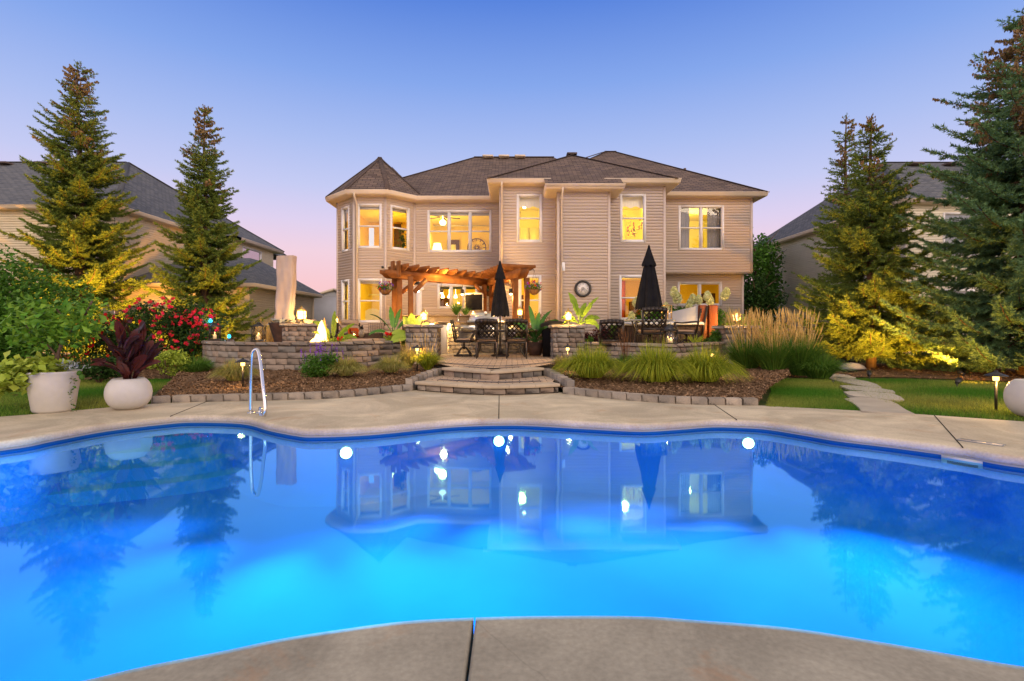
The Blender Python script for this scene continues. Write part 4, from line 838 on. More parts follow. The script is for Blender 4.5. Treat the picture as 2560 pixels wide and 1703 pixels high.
mb = MB(); mb.bar((-15.97, 21, e), ri, .22, .03); mb.bar(ri, (-60, 27.6, 9.92), .22, .03); mb.bar(ri, (-15.97, 38, e), .22, .03); mb.bar((-14.87, 28.0, e), (-17.3, 30.6, 7.73), .2, .03); mb.bar((-14.87, 33.93, e), (-17.3, 31.4, 7.73), .2, .03); part('ridge_cap', mb, mat('grey_ridge', (.10, .10, .105), rough=.95), lr, world=True)
for px_, py_, y_ in ((382, 468, 30), (414, 482, 31)): mb = MB(); mb.tube([(Xb(px_, y_), y_, Zb(py_ + 12, y_)), (Xb(px_, y_), y_, Zb(py_ - 16, y_))], .12, 10); part('vent_pipe', mb, m_white, lr, world=True)
for px_ in (12, 108): mb = MB(); mb.obox((Xb(px_, 27), 27, Zb(409, 27)), (.3, .25, .05), b=.02); part('roof_vent', mb, m_roof_cap, lr, world=True)
mb = MB(); siding(mb, (-16.3, 22.0), (-11.1, 22.0), 0, 2.8); siding(mb, (-11.1, 22.0), (-11.1, 29.0), 0, 2.8); part('garage_wall', mb, m_side_l, lh, world=True)
eaves(lh, [(-16.3, 22.0), (-11.1, 22.0), (-11.1, 29.3)], 2.97)
mb = MB(); mb.plane([(-10.67, 21.57, 2.96), (-10.67, 29.6, 2.96), (-13.1, 27.2, 4.6), (-13.1, 26.0, 4.6)]); mb.plane([(-16.3, 21.57, 2.96), (-10.67, 21.57, 2.96), (-13.1, 26.0, 4.6), (-16.3, 26, 4.6)]); mb.plane([(-10.67, 29.6, 2.96), (-16, 29.6, 2.96), (-13.1, 27.2, 4.6)]); part('garage_roof', mb, m_roof_g, lh, world=True)
downspout(lh, -11.0, 28.8, .2, 2.85, .0)
gh = thing('house', 'distant plain grey gabled house between the left neighbour and the turret', 'house', (-14, 42, 0))
mb = MB(); x0, x1, xa = Xb(780, 40), Xb(905, 40), Xb(836, 40); zl, za = Zb(742, 40), Zb(727, 40)
mb.box(x0, x1, 40, 50, 0, zl); mb.add([(x0, 39.99, zl), (x1, 39.99, zl), (xa, 39.99, za)], [(0, 1, 2)]); part('wall', mb, m_grey_s, gh, world=True)
mb = MB(); mb.bar((x0 - .3, 45, zl - .07), (xa, 45, za + .1), 10.6, .14); mb.bar((x1 + .3, 45, zl - .15), (xa, 45, za + .1), 10.6, .14); part('roof', mb, m_trim, gh, world=True)
rh = thing('house', 'pale clapboard neighbouring house with grey roof behind the spruces at right', 'house', (16, 26, 0))
mb = MB(); A0 = (15.5, 33.5); A1 = (15.5, 20.45); siding(mb, A0, A1, 0, 5.94); siding(mb, A1, (60, 20.45), 0, 5.94, [(1.45, 2.7, 3.95, 5.62), (1.4, 2.65, 1.0, 2.6)]); part('wall', mb, m_side_r, rh, world=True)
window(rh, A1, (60, 20.45), (1.45, 2.7, 3.95, 5.62), 1, .5, m_dglass); window(rh, A1, (60, 20.45), (1.4, 2.65, 1.0, 2.6), 1, .5, m_dglass)
eaves(rh, [A0, A1, (60, 20.45)], 6.1)
mb = MB(); cornerboard(mb, 15.52, 20.45, 0, 5.94, .12); part('corner_board', mb, m_trim, rh, world=True); downspout(rh, 15.42, 33.3, .2, 5.9, 0)
mb = MB(); ri = (18.3, 25.6, 9.25); mb.plane([(15.07, 20.02, e), (60, 20.02, e), (60, 25.6, 9.25), ri]); mb.plane([(15.07, 34, e), (15.07, 20.02, e), ri]); mb.plane([(60, 25.6, 9.25), (60, 34, e), (15.07, 34, e), ri])
mb.plane([(15.07, 20.02, e + .01), (19.5, 20.02, e + .01), (18.5, 22.8, 8.1), (16.9, 22.8, 8.1)])
rr_ = part('roof', mb, m_roof_g, rh, world=True)
mb = MB(); mb.bar((15.07, 20.02, e), ri, .2, .03); mb.bar(ri, (60, 25.6, 9.26), .2, .03); part('ridge_cap', mb, MATS['grey_ridge'], rr_, world=True)
for px_, py_, y_ in ((2283, 411, 25), (2372, 411, 25), (2288, 434, 22.8)): mb = MB(); mb.obox((Xb(px_, y_), y_ - .1, Zb(py_ + 2, y_)), (.3, .25, .05), b=.02); part('roof_vent', mb, m_roof_cap, rr_, world=True)
# ================================================================ PERGOLA, KITCHEN, FURNITURE, LAMPS
WARM = (1, .56, .15)
def pergola():
    zt = 2.86
    r = thing('pergola', 'stained cedar pergola of two arms meeting at a corner over the outdoor kitchen', 'pergola', (-1.5, 17, PZ))
    Lc = (-.95, 19.0); Ln = (-3.62, 16.1); Rc = (-.80, 19.0); Rn = (.22, 15.9)
    def post(x, y, z1=zt - .2, w=.16):
        mb = MB(); mb.obox((x, y, (PZ + z1) / 2), (w / 2, w / 2, (z1 - PZ) / 2), .2, b=.008); p = part('post', mb, m_cedar, r, world=True)
    for q in ((-3.50, 16.2), (-3.72, 16.45), (-3.1, 15.9), (Lc[0] - .05, 18.75), (Lc[0] + .22, 18.6), (.10, 16.1), (.46, 16.3)):
        post(*q)
    def beam(a, b, z, h=.24, w=.06, ext=.45, o=0):
        d = Vector((b[0] - a[0], b[1] - a[1])).normalized(); a2 = Vector(a) - d * ext; b2 = Vector(b) + d * ext; n = Vector((-d.y, d.x)) * o
        # scrolled ends: profile extruded sideways
        L_ = (b2 - a2).length; pr = [(0, h * .55), (0, h), (L_, h), (L_, h * .55), (L_ - .08, h * .45), (L_ - .16, h * .12), (L_ - .26, 0), (.26, 0), (.16, h * .12), (.08, h * .45)]
        mb = MB(); v = []; sd = Vector((-d.y, d.x)) * w / 2
        for s_ in (-1, 1):
            for t_, zz in pr: p = a2 + d * t_ + n + sd * s_; v.append((p.x, p.y, z + zz))
        m = len(pr); mb.add(v, [tuple(range(m))[::-1], tuple(range(m, 2 * m))] + [(i, (i + 1) % m, m + (i + 1) % m, m + i) for i in range(m)]); part('beam', mb, m_cedar, r, world=True)
    for o in (-.13, .13): beam(Ln, Lc, zt - .24, o=o); beam(Rn, Rc, zt - .24, o=o)
    def rafters(a, b, n, half, skew, z=zt + .001):
        d = Vector((b[0] - a[0], b[1] - a[1])); Ld = d.length; d.normalize(); c = Vector((d.y, -d.x))
        c = (c + d * skew).normalized()
        for i in range(n):
            p = Vector(a) + d * (Ld * (i + .3) / n); beam(tuple(p - c * half), tuple(p + c * half), z, .19, .045, .0)
    rafters(Ln, Lc, 10, .62, -.1); rafters(Rn, Rc, 9, .60, .1)
    for a, b in (((-3.45, 16.25, 2.2), (-3.05, 16.65, 2.62)), ((-3.0, 16.0, 2.2), (-2.7, 16.35, 2.62)), ((-.95, 18.7, 2.2), (-1.3, 18.35, 2.62)), ((.12, 16.2, 2.2), (-.05, 16.75, 2.62)), ((-.75, 18.6, 2.2), (-.6, 18.1, 2.62))):
        mb = MB(); mb.bar(a, b, .07, .12); part('brace', mb, m_cedar, r, world=True)
    for x, y, s_ in ((-4.02, 15.75, .3), (-3.83, 15.7, .42)):
        mb = MB(); mb.obox((x + .35, y + .25, zt + .04), (.03, .11, .25), .6, b=.01); part('finial_board', mb, m_cedar, r, world=True)
    return r
pergola()
def pendant(x, y, ztop, zb, label, hat=False):
    r = thing('pendant_light', label, 'pendant light', (x, y, zb), 0, 'pendant lights hanging from the pergola')
    mb = MB(); mb.tube([(0, 0, .16), (0, 0, ztop - zb)], .007, 6); part('cord', mb, m_iron, r)
    mb = MB(); mb.lathe([(.06, .02), (.062, .17), (.02, .185)] if not hat else [(.05, .02), (.05, .15), (.02, .16)], n=14); part('shade', mb, m_iron, r, smooth=False)
    if hat: mb = MB(); mb.lathe([(.13, .22), (.06, .30), (.02, .32)], n=16); part('hat', mb, m_iron, r)
    mb = MB(); mb.lathe([(0, -.03), (.045, -.01), (.052, .03), (0, .04)], n=12); part('bulb', mb, m_bulb, r, smooth=True)
    lamp('pendant_lamp', (x, y, zb - .07), WARM, 50, .05)
pendant(XK(1045, 79), 16.45, 2.6, Zk(729, 79), 'black pendant light with a cone hat, leftmost under the pergola', True)
pendant(XK(1105, 74), 17.5, 2.6, Zk(734, 74), 'small cylinder pendant light in front of the kitchen window, second from left under the pergola')
pendant(XK(1156, 72), 18.0, 2.6, Zk(737, 72), 'small cylinder pendant light left of the covered television, third under the pergola')
pendant(XK(1277, 80), 16.2, 2.6, Zk(736, 80), 'small cylinder pendant light right of the closed umbrella under the pergola arm')
lamp('pergola_light', (-2.2, 16.8, 2.75), WARM, 80, .1)
lamp('pergola_light', (-.2, 17.2, 2.75), WARM, 65, .1)
# kitchen
kr = thing('outdoor_kitchen', 'block-faced outdoor kitchen counter with speckled granite tops under the pergola', 'outdoor kitchen', (-1.5, 16.2, PZ))
mb = MB(); mb.box(-3.75, .35, 15.92, 16.5, PZ, 1.24); part('counter_core', mb, m_gap, kr, world=True)
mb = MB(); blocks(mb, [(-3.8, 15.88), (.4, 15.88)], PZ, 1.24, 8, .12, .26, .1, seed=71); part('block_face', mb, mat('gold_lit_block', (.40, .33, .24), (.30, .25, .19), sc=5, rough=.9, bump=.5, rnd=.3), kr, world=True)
mb = MB(); mb.obox((-1.7, 16.18, 1.265), (2.15, .38, .022), b=.01); part('granite_counter', mb, m_granite, kr, world=True)
mb = MB(); mb.box(-3.7, -.75, 16.5, 16.7, PZ, 1.46); part('granite_backsplash', mb, m_granite, kr, world=True)
mb = MB(); mb.obox((-2.2, 16.66, 1.485), (1.62, .24, .022), b=.01); part('raised_bar_top', mb, m_granite, kr, world=True)
for x0, x1 in ((-1.62, -1.1), (-1.02, -.55), (-.3, .12)):
    mb = MB(); mb.obox(((x0 + x1) / 2, 15.85, .95), ((x1 - x0) / 2, .02, .22), b=.006); d = part('access_door', mb, m_steel, kr, world=True); mb = MB(); mb.bar((x0 + .08, 15.79, 1.1), (x1 - .08, 15.79, 1.1), .02, .02); part('handle', mb, m_steel, d, world=True)
for px in (1081, 1127):
    x = XK(px, 81.5); mb = MB(); mb.obox((x, 15.85, 1.20), (.06, .025, .02)); part('counter_light', mb, m_bulb, kr, world=True); lamp('counter_lamp', (x, 15.75, 1.12), WARM, 22, .03)
r = thing('kitchen_faucet', 'small bright faucet on the outdoor counter', 'faucet', (XK(1145, 80), 16.3, 1.29)); mb = MB(); mb.tube(catmull([(0, 0, 0), (0, 0, .2), (.03, -.03, .26), (.08, -.08, .24), (.1, -.1, .18)], 4), .012, 8); part('spout', mb, m_chrome, r, smooth=True); mb = MB(); mb.lathe([(.03, 0), (.03, .03), (.012, .05)], n=12); part('base', mb, m_chrome, r)
gr = thing('gas_grill', 'built-in stainless grill with closed curved hood on the outdoor counter', 'grill', (XK(1215, 81), 16.05, 1.29))
mb = MB(); sec = [(-.25, 0), (-.25, .10), (-.2, .22), (-.08, .30), (.12, .32), (.26, .28), (.26, 0)]; v = [(sx * (.42 if q[1] > .15 else .5), q[0], q[1]) for sx in (-1, 1) for q in sec]; n = len(sec)
mb.add(v, [tuple(range(n)), tuple(range(n, 2 * n))[::-1]] + [(i, n + i, n + i + 1, i + 1) for i in range(n - 1)]); part('hood', mb, m_steel, gr)
mb = MB(); mb.obox((0, -.05, .0), (.55, .3, .03), b=.01); part('body', mb, m_steel, gr); mb = MB(); mb.tube([(-.3, -.30, .16), (.3, -.30, .16)], .015, 8); part('handle', mb, m_steel, gr)
mb = MB(); mb.tube([(.0, -.2, .26), (.0, -.235, .27)], .045, 16); part('thermometer', mb, m_white, gr)
r = thing('refrigerator_cabinet', 'plain stainless cabinet standing against the pillar left of the dining set', 'cabinet', (XK(1107, 82), 15.65, PZ)); mb = MB(); mb.obox((0, 0, .44), (.17, .2, .43), b=.008); part('body', mb, mat('tan_steel_panel', (.50, .42, .32), (.45, .38, .29), sc=2, rough=.45, metal=.4), r); mb = MB(); mb.obox((0, -.02, .885), (.17, .19, .012)); part('lid', mb, m_iron, r)
tv = thing('outdoor_television', 'dark television with its rolled-up pale cover hanging on the pergola corner post', 'television', (XK(1185, 71), 18.2, Zk(756, 71)), -.12)
mb = MB(); mb.obox((0, 0, 0), (.30, .03, .27), b=.01); part('screen', mb, m_black, tv); mb = MB()
mb.obox((0, .045, .0), (.33, .02, .30), b=.01); part('cover_back', mb, m_val, tv)
mb = MB(); mb.tube([(-.30, -.01, .29), (-.01, -.01, .30)], .035, 8); mb.tube([(.01, -.01, .30), (.30, -.01, .29)], .035, 8); part('rolled_flap', mb, m_val, tv); mb = MB(); mb.bar((.05, .1, .1), (.3, .35, .2), .06, .06); part('bracket', mb, m_iron, tv)
# dining furniture
def lattice(mb, w, h, y, z0, n=4, t=.026, d=.022):
    for s_ in (-1, 1):
        for i in range(-n, n + 1):
            x0 = i * w / n; pts = []
            a, b = x0, x0 + s_ * h
            lo, hi = -w / 2, w / 2
            t0, t1 = 0, 1
            if b != a:
                ta, tb = sorted(((lo - a) / (b - a), (hi - a) / (b - a))); t0, t1 = max(t0, ta), min(t1, tb)
            if t1 - t0 > .05: mb.bar((a + (b - a) * t0, y, z0 + h * t0), (a + (b - a) * t1, y, z0 + h * t1), d, t)
def chair(label, loc, rot, swivel=False, group='cast metal patio chairs'):
    r = thing('patio_chair', label, 'chair', loc, rot, group)             # faces +y, its back at -y
    mb = MB(); mb.obox((0, .02, .40), (.25, .24, .025), b=.012); part('seat', mb, m_bronze, r)
    mb = MB(); mb.obox((0, .03, .455), (.235, .23, .032), b=.025); part('cushion', mb, m_cush, r, smooth=True)
    mb = MB()
    for s_ in (-1, 1): mb.bar((s_ * .255, -.22, .40), (s_ * .265, -.33, .95), .045, .04)
    for i in range(6): a = -1 + i / 3; b = a + 1 / 3; mb.bar((.27 * a, -.33, .93 + .022 * (1 - a * a)), (.27 * b, -.33, .93 + .022 * (1 - b * b)), .035, .105)
    mb.bar((-.25, -.25, .50), (.25, -.25, .50), .03, .045); part('back_frame', mb, m_bronze, r)
    mb = MB(); lattice(mb, .48, .40, 0, 0)
    for v_ in mb.v: v_[:, 1] = -.255 - (v_[:, 2]) * .17; v_[:, 2] += .515
    part('back_lattice', mb, m_bronze, r)
    for s_ in (-1, 1):
        mb = MB(); mb.tube(catmull([(s_ * .265, -.28, .68), (s_ * .285, -.1, .67), (s_ * .29, .1, .65), (s_ * .29, .24, .66), (s_ * .285, .27, .62), (s_ * .27, .22, .52), (s_ * .25, .2, .41)], 3), .018, 6); part('armrest', mb, m_bronze, r, smooth=True)
    if swivel:
        mb = MB(); mb.tube([(0, 0, .38), (0, 0, .20)], .028, 8); mb.bar((-.04, 0, .30), (.12, 0, .30), .03, .03); part('pedestal', mb, m_bronze, r)
        for a in range(4):
            c, s_ = math.cos(a * math.pi / 2 + .78), math.sin(a * math.pi / 2 + .78); mb = MB(); mb.tube(catmull([(0, 0, .24), (.10 * c, .10 * s_, .22), (.2 * c, .2 * s_, .12), (.27 * c, .27 * s_, .035)], 3), .02, 6); part('leg', mb, m_bronze, r, smooth=True)
        mb = MB(); mb.tube([(.27 * math.cos(i * math.pi / 12), .27 * math.sin(i * math.pi / 12), .025) for i in range(25)], .022, 6, cap=False); part('base_ring', mb, m_bronze, r, smooth=True)
    else:
        for s_ in (-1, 1):
            mb = MB(); mb.tube(catmull([(s_ * .235, .22, .40), (s_ * .25, .24, .28), (s_ * .24, .25, .1), (s_ * .25, .27, 0)], 3), [.022] * 9 + [.014], 7); part('leg', mb, m_bronze, r, smooth=True)
            mb = MB(); mb.tube([(s_ * .25, -.22, .42), (s_ * .25, -.24, .2), (s_ * .25, -.26, .03), (s_ * .25, -.26, 0)], [.024, .022, .018, .008], 7); part('leg', mb, m_bronze, r, smooth=True)
            mb = MB(); mb.tube([(s_ * .235, -.205, .43), (s_ * .245, -.265, .40), (s_ * .235, -.27, .27)], .008, 4); part('cushion_tie', mb, m_cush, r)
    return r
c1 = chair('lattice-back chair seen from behind at the dining table, left of the umbrella pole', (XK(1217, 99), 13.2, PZ), .02)
dup(c1, loc=(XK(1292, 99), 13.2, PZ), rot=-.03, label='lattice-back chair seen from behind at the dining table, right of the umbrella pole')
dup(c1, loc=(-.75, 15.25, PZ), rot=math.pi, label='lattice-back patio chair facing the pool, behind the left half of the dining table')
dup(c1, loc=(.12, 15.25, PZ), rot=math.pi - .05, label='lattice-back patio chair facing the pool, behind the right half of the dining table')
c2 = chair('swivel patio chair in profile at the left end of the long dining table', (XK(1160, 92), 14.15, PZ), -math.pi / 2, True)
dup(c2, loc=(XK(1634, 111), 11.98, RZ), rot=.03, label='large swivel patio chair seen squarely from behind, in front of the round table')
dup(c2, loc=(XK(1728, 106), 12.6, RZ), rot=math.pi / 2 - .35, label='swivel patio chair in profile facing left beside the round table, before the grey spa cover')
dup(c2, loc=(XK(1533, 107), 12.45, PZ - .03), rot=-.12, label='low patio chair behind the angled wall, between the purple shrub and the round table')
dt = thing('dining_table', 'long oval dark metal dining table with the closed umbrella through its middle', 'table', (XK(1250, 92), 14.2, PZ), 0)
mb = MB(); mb.lathe([(1.0, .70), (1.0, .715), (.985, .725), (0, .726)], n=40, sx=1.07, sy=.56); part('tabletop', mb, mat('slate_metal_top', (.14, .12, .10), (.09, .08, .07), sc=12, rough=.35, metal=.4), dt, smooth=False)
mb = MB(); mb.lathe([(.97, .66), (.97, .70)], n=40, sx=1.07, sy=.56); part('apron', mb, m_bronze, dt)
for sx in (-1, 1):
    for sy in (-1, 1):
        mb = MB(); mb.tube(catmull([(sx * .62, sy * .28, .68), (sx * .55, sy * .24, .4), (sx * .58, sy * .28, .15), (sx * .68, sy * .34, 0)], 3), .028, 8); part('leg', mb, m_bronze, dt, smooth=True)
def umbrella(label, x, y, zb, z0, z1, w, seed, base=True):
    r = thing('patio_umbrella', label, 'umbrella', (x, y, zb), 0, 'closed black patio umbrellas')
    mb = MB(); mb.tube([(0, 0, 0), (0, 0, z1 - zb - .05)], .022, 10); part('pole', mb, m_bronze, r)
    mb = MB(); n = 56; rr = random.Random(seed); ph = rr.random() * 6; Hh = z1 - z0; rows = []
    for i in range(15):
        t = i / 14; row = []
        for j in range(n + 1):
            a = 2 * math.pi * j / n; k = 8
            env = w * (.05 + .95 * t ** .85) if t < .93 else w * (1.0 - .05 * (t - .93) / .07)
            fold = 1 - (.16 + .10 * t) * (.5 + .5 * math.cos(k * a + ph)) ** 1.5 - .05 * math.sin(3 * a + ph + t * 2)
            sc_ = .03 * (1 if t == 1 else 0) * math.cos(k * a + ph)
            row.append((env * fold * math.cos(a), env * fold * math.sin(a) * .85, z1 - zb - .04 - (Hh - .04) * t + sc_))
        rows.append(row)
    mb.strips(rows); part('canopy', mb, m_black, r, smooth=True)
    mb = MB(); rows = []
    for t in (0, .5, 1):
        rows.append([((.028 + w * .42 * t) * (1 + .1 * math.cos(8 * 2 * math.pi * j / n + ph)) * math.cos(2 * math.pi * j / n), (.028 + w * .42 * t) * .9 * math.sin(2 * math.pi * j / n), z1 - zb - .02 - Hh * .30 * t + (.02 * math.cos(8 * 2 * math.pi * j / n) if t == 1 else 0)) for j in range(n + 1)])
    mb.strips(rows); part('top_vent', mb, m_black, r, smooth=True)
    mb = MB(); mb.lathe([(.0, .05), (.022, .03), (.034, -.02), (.034, -.05)][::-1], (0, 0, z1 - zb), 12); part('finial', mb, m_black, r, smooth=True)
    mb = MB(); mb.lathe([(.25, 0), (.25, .04), (.08, .08), (.04, .22), (.04, .3)], n=24); part('base', mb, m_bronze, r)
umbrella('closed black umbrella standing through the long dining table in front of the pergola', dt.location.x, 14.2, PZ, 1.42, 2.88, .275, 1)
umbrella('taller closed black umbrella over the round table, before the orange-lit lower window', XK(1646, 109), 12.75, RZ, 1.56, 3.08, .345, 2)
rt = thing('round_glass_table', 'round glass-topped metal table behind the lattice chair at right', 'table', (XK(1646, 109), 12.75, RZ)); mb = MB(); mb.lathe([(.62, .70), (.64, .715), (.62, .73), (0, .731)], n=32); part('tabletop', mb, mat('grey_tabletop', (.35, .35, .33), rough=.15), rt)
for a in range(4): c, s_ = math.cos(a * 1.57 + .4), math.sin(a * 1.57 + .4); mb = MB(); mb.tube(catmull([(.5 * c, .5 * s_, .7), (.4 * c, .4 * s_, .35), (.5 * c, .5 * s_, 0)], 3), .02, 6); part('leg', mb, m_bronze, rt)
def candle_glow(x, y, z, e): lamp('candle_light', (x, y, z), (1, .5, .14), e, .02)
def glass_lantern(label, x, y, z, w, h, m, roof=True, lit=2):
    r = thing('candle_lantern', label, 'lantern', (x, y, z), .25, None); a = w / 2; hb = h * (.68 if roof else .95)
    mb = MB()
    for sx in (-1, 1):
        for sy in (-1, 1): mb.box(sx * a - .008, sx * a + .008, sy * a - .008, sy * a + .008, 0, hb)
    for z_ in (.012, hb): 
        for q in (-a, a): mb.box(-a, a, q - .009, q + .009, z_ - .01, z_ + .01); mb.box(q - .009, q + .009, -a, a, z_ - .0101, z_ + .0101)
    mb.box(-a, a, -a, a, .001, .012); part('frame', mb, m, r)
    if roof: mb = MB(); mb.lathe([(a * 1.5, hb), (a * .5, hb + (h - hb) * .8), (a * .3, h)], n=4, a0=math.pi / 4); part('roof', mb, m, r); mb = MB(); mb.tube([(.03 * math.cos(q), 0, h + .03 + .03 * math.sin(q)) for q in np.linspace(0, 6.28, 13)], .005, 4); part('ring_handle', mb, m, r)
    mb = MB(); mb.box(-a + .01, a - .01, -a, -a + .003, .02, hb - .01); part('glass', mb, m_lglass, r)
    for i in range(lit): mb = MB(); mb.lathe([(.035, .012), (.035, h * (.3 - .08 * i)), (0, h * (.3 - .08 * i) + .003)], ((-.25 + .6 * i) * a, .0, 0), 14); cd = part('candle', mb, m_wax, r, smooth=False); mb = MB(); mb.lathe([(0, 0), (.012, .012), (0, .045)], ((-.25 + .6 * i) * a, 0, h * (.3 - .08 * i)), 8); part('candle_flame', mb, m_candle, cd)
    candle_glow(x, y, z + h * .45, 3)
glass_lantern('large glass candle lantern with pyramid roof standing on the corner of the angled wall', XK(1676, 116), 11.3, .747, .26, .42, m_iron)
glass_lantern('gold framed glass lantern standing on the round table at right', XK(1683, 108), 12.55, RZ + .73, .17, .36, mat('brass_frame', (.7, .45, .15), rough=.3, metal=.9), False, 1)
def x_lantern(label, x, y, z, rot, blue=False):
    r = thing('wall_lantern', label, 'lantern', (x, y, z), rot, 'black lanterns with crossed bars on the curved wall'); a = .115; h = .34
    mb = MB(); mb.obox((0, 0, .025), (.14, .14, .022), b=.008); part('base', mb, m_iron, r); mb = MB()
    for sx in (-1, 1):
        for sy in (-1, 1): mb.box(sx * a - .011, sx * a + .011, sy * a - .011, sy * a + .011, .04, h)
    part('frame', mb, m_iron, r); mb = MB()
    for sy in (-1, 1):
        mb.bar((-a, sy * a, .05), (a, sy * a, h - .02), .010, .010); mb.bar((a, sy * (a + .002), .05), (-a, sy * (a + .002), h - .02), .010, .010); mb.bar((sy * a, -a, .05), (sy * a, a, h - .02), .010, .010); mb.bar((sy * (a + .002), a, .05), (sy * (a + .002), -a, h - .02), .010, .010)
    part('cross_bars', mb, m_iron, r)
    mb = MB(); mb.obox((0, 0, h + .012), (.15, .15, .014), b=.006); mb.lathe([(.16, h + .02), (.09, h + .055), (.085, h + .075)], n=4, a0=math.pi / 4); mb.lathe([(.05, h + .07), (.05, h + .095), (.02, h + .105)], n=12); part('roof', mb, m_iron, r)
    mb = MB(); mb.tube([(.075 * math.cos(q), 0, h + .08 + .06 * math.sin(q)) for q in np.linspace(0, math.pi, 11)], .007, 5); part('handle', mb, m_iron, r)
    mb = MB(); mb.lathe([(.04, .045), (.04, .16), (0, .165)], n=14); cd = part('candle', mb, m_wax, r); mb = MB(); mb.lathe([(0, .165), (.014, .18), (0, .22)], n=8); part('candle_flame', mb, m_candle, cd)
    return r
lx = GP(0, 0)
x_lantern('cross-barred black lantern at the left end of the curved wall, beneath a blue light', XK(537, 100), 13.0, .775, .55)
x_lantern('cross-barred black lantern on the curved wall between the blue light and the fire', XK(651, 108), 11.95, .775, .25)
candle_glow(XK(537, 100), 12.97, 1.0, 2); candle_glow(XK(651, 108), 11.92, 1.0, 2)
def solar(label, x, y, z, e):
    r = thing('solar_light', label, 'solar light', (x, y, z), 0, 'blue solar lights'); mb = MB(); mb.tube([(0, 0, -z), (0, 0, -.02)], .012, 6); part('stake', mb, m_iron, r); mb = MB(); mb.lathe([(0, -.04), (.03, -.03), (.045, .0), (.03, .05), (0, .07)], n=12); part('globe', mb, m_blue, r, smooth=True)
    mb = MB(); mb.lathe([(.05, -.05), (.05, -.04), (0, -.04)], n=12); part('collar', mb, m_iron, r); lamp('solar_lamp', (x, y - .1, z + .02), (.05, .4, 1), e, .05)
solar('bright blue solar light glowing above the leftmost wall lantern', XK(528, 94), 13.8, Zk(803, 94), 8); solar('small blue solar light low behind the curved wall between the two black lanterns', XK(575, 90), 14.4, Zk(842, 90), 5)
# pillar lanterns
def pillar_lamp(label, x, y, z, e, s=.86, lamp_r=.06):
    r = thing('pillar_lantern', label, 'lantern', (x, y, z), 0, 'lit lanterns on the stone pillars')
    mb = MB(); mb.lathe([(.11 * s, 0), (.11 * s, .015), (.05 * s, .04), (.035 * s, .09), (.06 * s, .12)], n=12); part('base', mb, m_iron, r)
    mb = MB(); a = .085 * s; z0, z1 = .12, .31 * s + .02
    for sx in (-1, 1):
        for sy in (-1, 1): mb.bar((sx * a, sy * a, z0), (sx * a * 1.05, sy * a * 1.05, z1), .012, .012)
    for q in (z0, (z0 + z1) / 2, z1):
        for t in (-a, a): mb.box(-a, a, t - .006, t + .006, q - .006, q + .006); mb.box(t - .0061, t + .0061, -a, a, q - .0061, q + .0061)
    part('cage', mb, MATS['brass_frame'], r); mb = MB(); mb.lathe([(a * 1.75, z1), (a * 1.0, z1 + .06), (a * .3, z1 + .10), (.012, z1 + .14)], n=4, a0=math.pi / 4); part('roof', mb, MATS['brass_frame'], r)
    mb = MB(); mb.lathe([(0, z0 + .01), (a * 1.25, z0 + .012), (a * 1.32, z1 - .012), (0, z1 - .01)], n=4, a0=math.pi / 4); part('glowing_glass', mb, m_lampg, r)
    mb = MB(); mb.lathe([(0, 0), (.028, .02), (.03, .05), (0, .09)], (0, 0, z0 + .04), 10); part('bulb', mb, m_bulb, r, smooth=True)
    lo = lamp('pillar_lamp', (x + .02, y + .2, z + .22), WARM, e * 1.6, lamp_r); lo2 = lamp('pillar_lamp', (x, y - .22, z + .2), WARM, e * 1.2, lamp_r)
pillar_lamp('lit pillar lantern just left of the paved opening, before the pergola post', XK(1054, 98), 13.6, 1.18, 42)
pillar_lamp('lit pillar lantern under the wall clock, beside the banana plant', XK(1423, 101), 13.1, 1.17, 42)
pillar_lamp('lit pillar lantern among the feather grass at the right end of the patio', XK(1848, 98), 13.45, 1.15, 42)
pillar_lamp('brass pillar lantern above the fire, before the tall cloth-covered umbrella', XK(745, 90), 14.7, 1.22, 24, 1.1)
pillar_lamp('small lit lantern behind the lounge chair, left of the turret', XK(838, 77), 16.9, Zk(816, 77), 16, .8)
pillar_lamp('low lantern glowing by the pergola post behind the bird of paradise', XK(1300, 86), 15.3, Zk(798, 86) , 10, .8)
# fire pit and flames
fx, fy = XK(772, 109), 12.55
r = thing('fire_pit', 'round block fire pit behind the curved wall', 'fire pit', (fx, fy, PZ)); mb = MB(); ringp = [(.5 * math.cos(q), .5 * math.sin(q)) for q in np.linspace(0, -2 * math.pi, 25)]; ringp = ringp[::-1]
blocks(mb, ringp, 0, .36, 3, .14, .24, .14, seed=90); part('block_ring', mb, m_stone, r); mb = MB(); mb.lathe([(.42, .0), (.42, .28), (0, .29)], n=20); part('ember_bed', mb, mat('glowing_embers', (.05, .02, .01), rough=1, emit=(1, .25, .03), es=1.5), r)
r = thing('fire', 'bright leaning yellow flame rising from the fire pit', 'fire', (fx, fy, PZ + .3))
for i, (dx, dy, hh, w, ln, m_) in enumerate(((.02, 0, .66, .19, .05, m_fire), (-.08, .03, .42, .14, .08, m_fire), (.11, -.02, .36, .12, -.04, m_fire), (-.15, -.04, .26, .11, .06, m_fire), (.18, .03, .22, .10, -.03, m_fire), (.05, .06, .72, .08, .05, m_fire2), (-.16, .07, .44, .08, .10, m_fire2), (.2, .05, .34, .07, -.04, m_fire2))):
    mb = MB(); pts = [(dx + ln * t * 1.4 + .02 * math.sin(5 * t + i), dy, hh * t) for t in np.linspace(0, 1, 10)]; rad = [w * (.55 + 1.1 * t) * (1 - t) ** .9 + .002 for t in np.linspace(0, 1, 10)]; mb.tube(pts, rad, 9); part('flame_tongue', mb, m_, r, smooth=True)
lamp('fire_light', (fx - .02, fy, PZ + .75), (1, .36, .07), 75, .15)
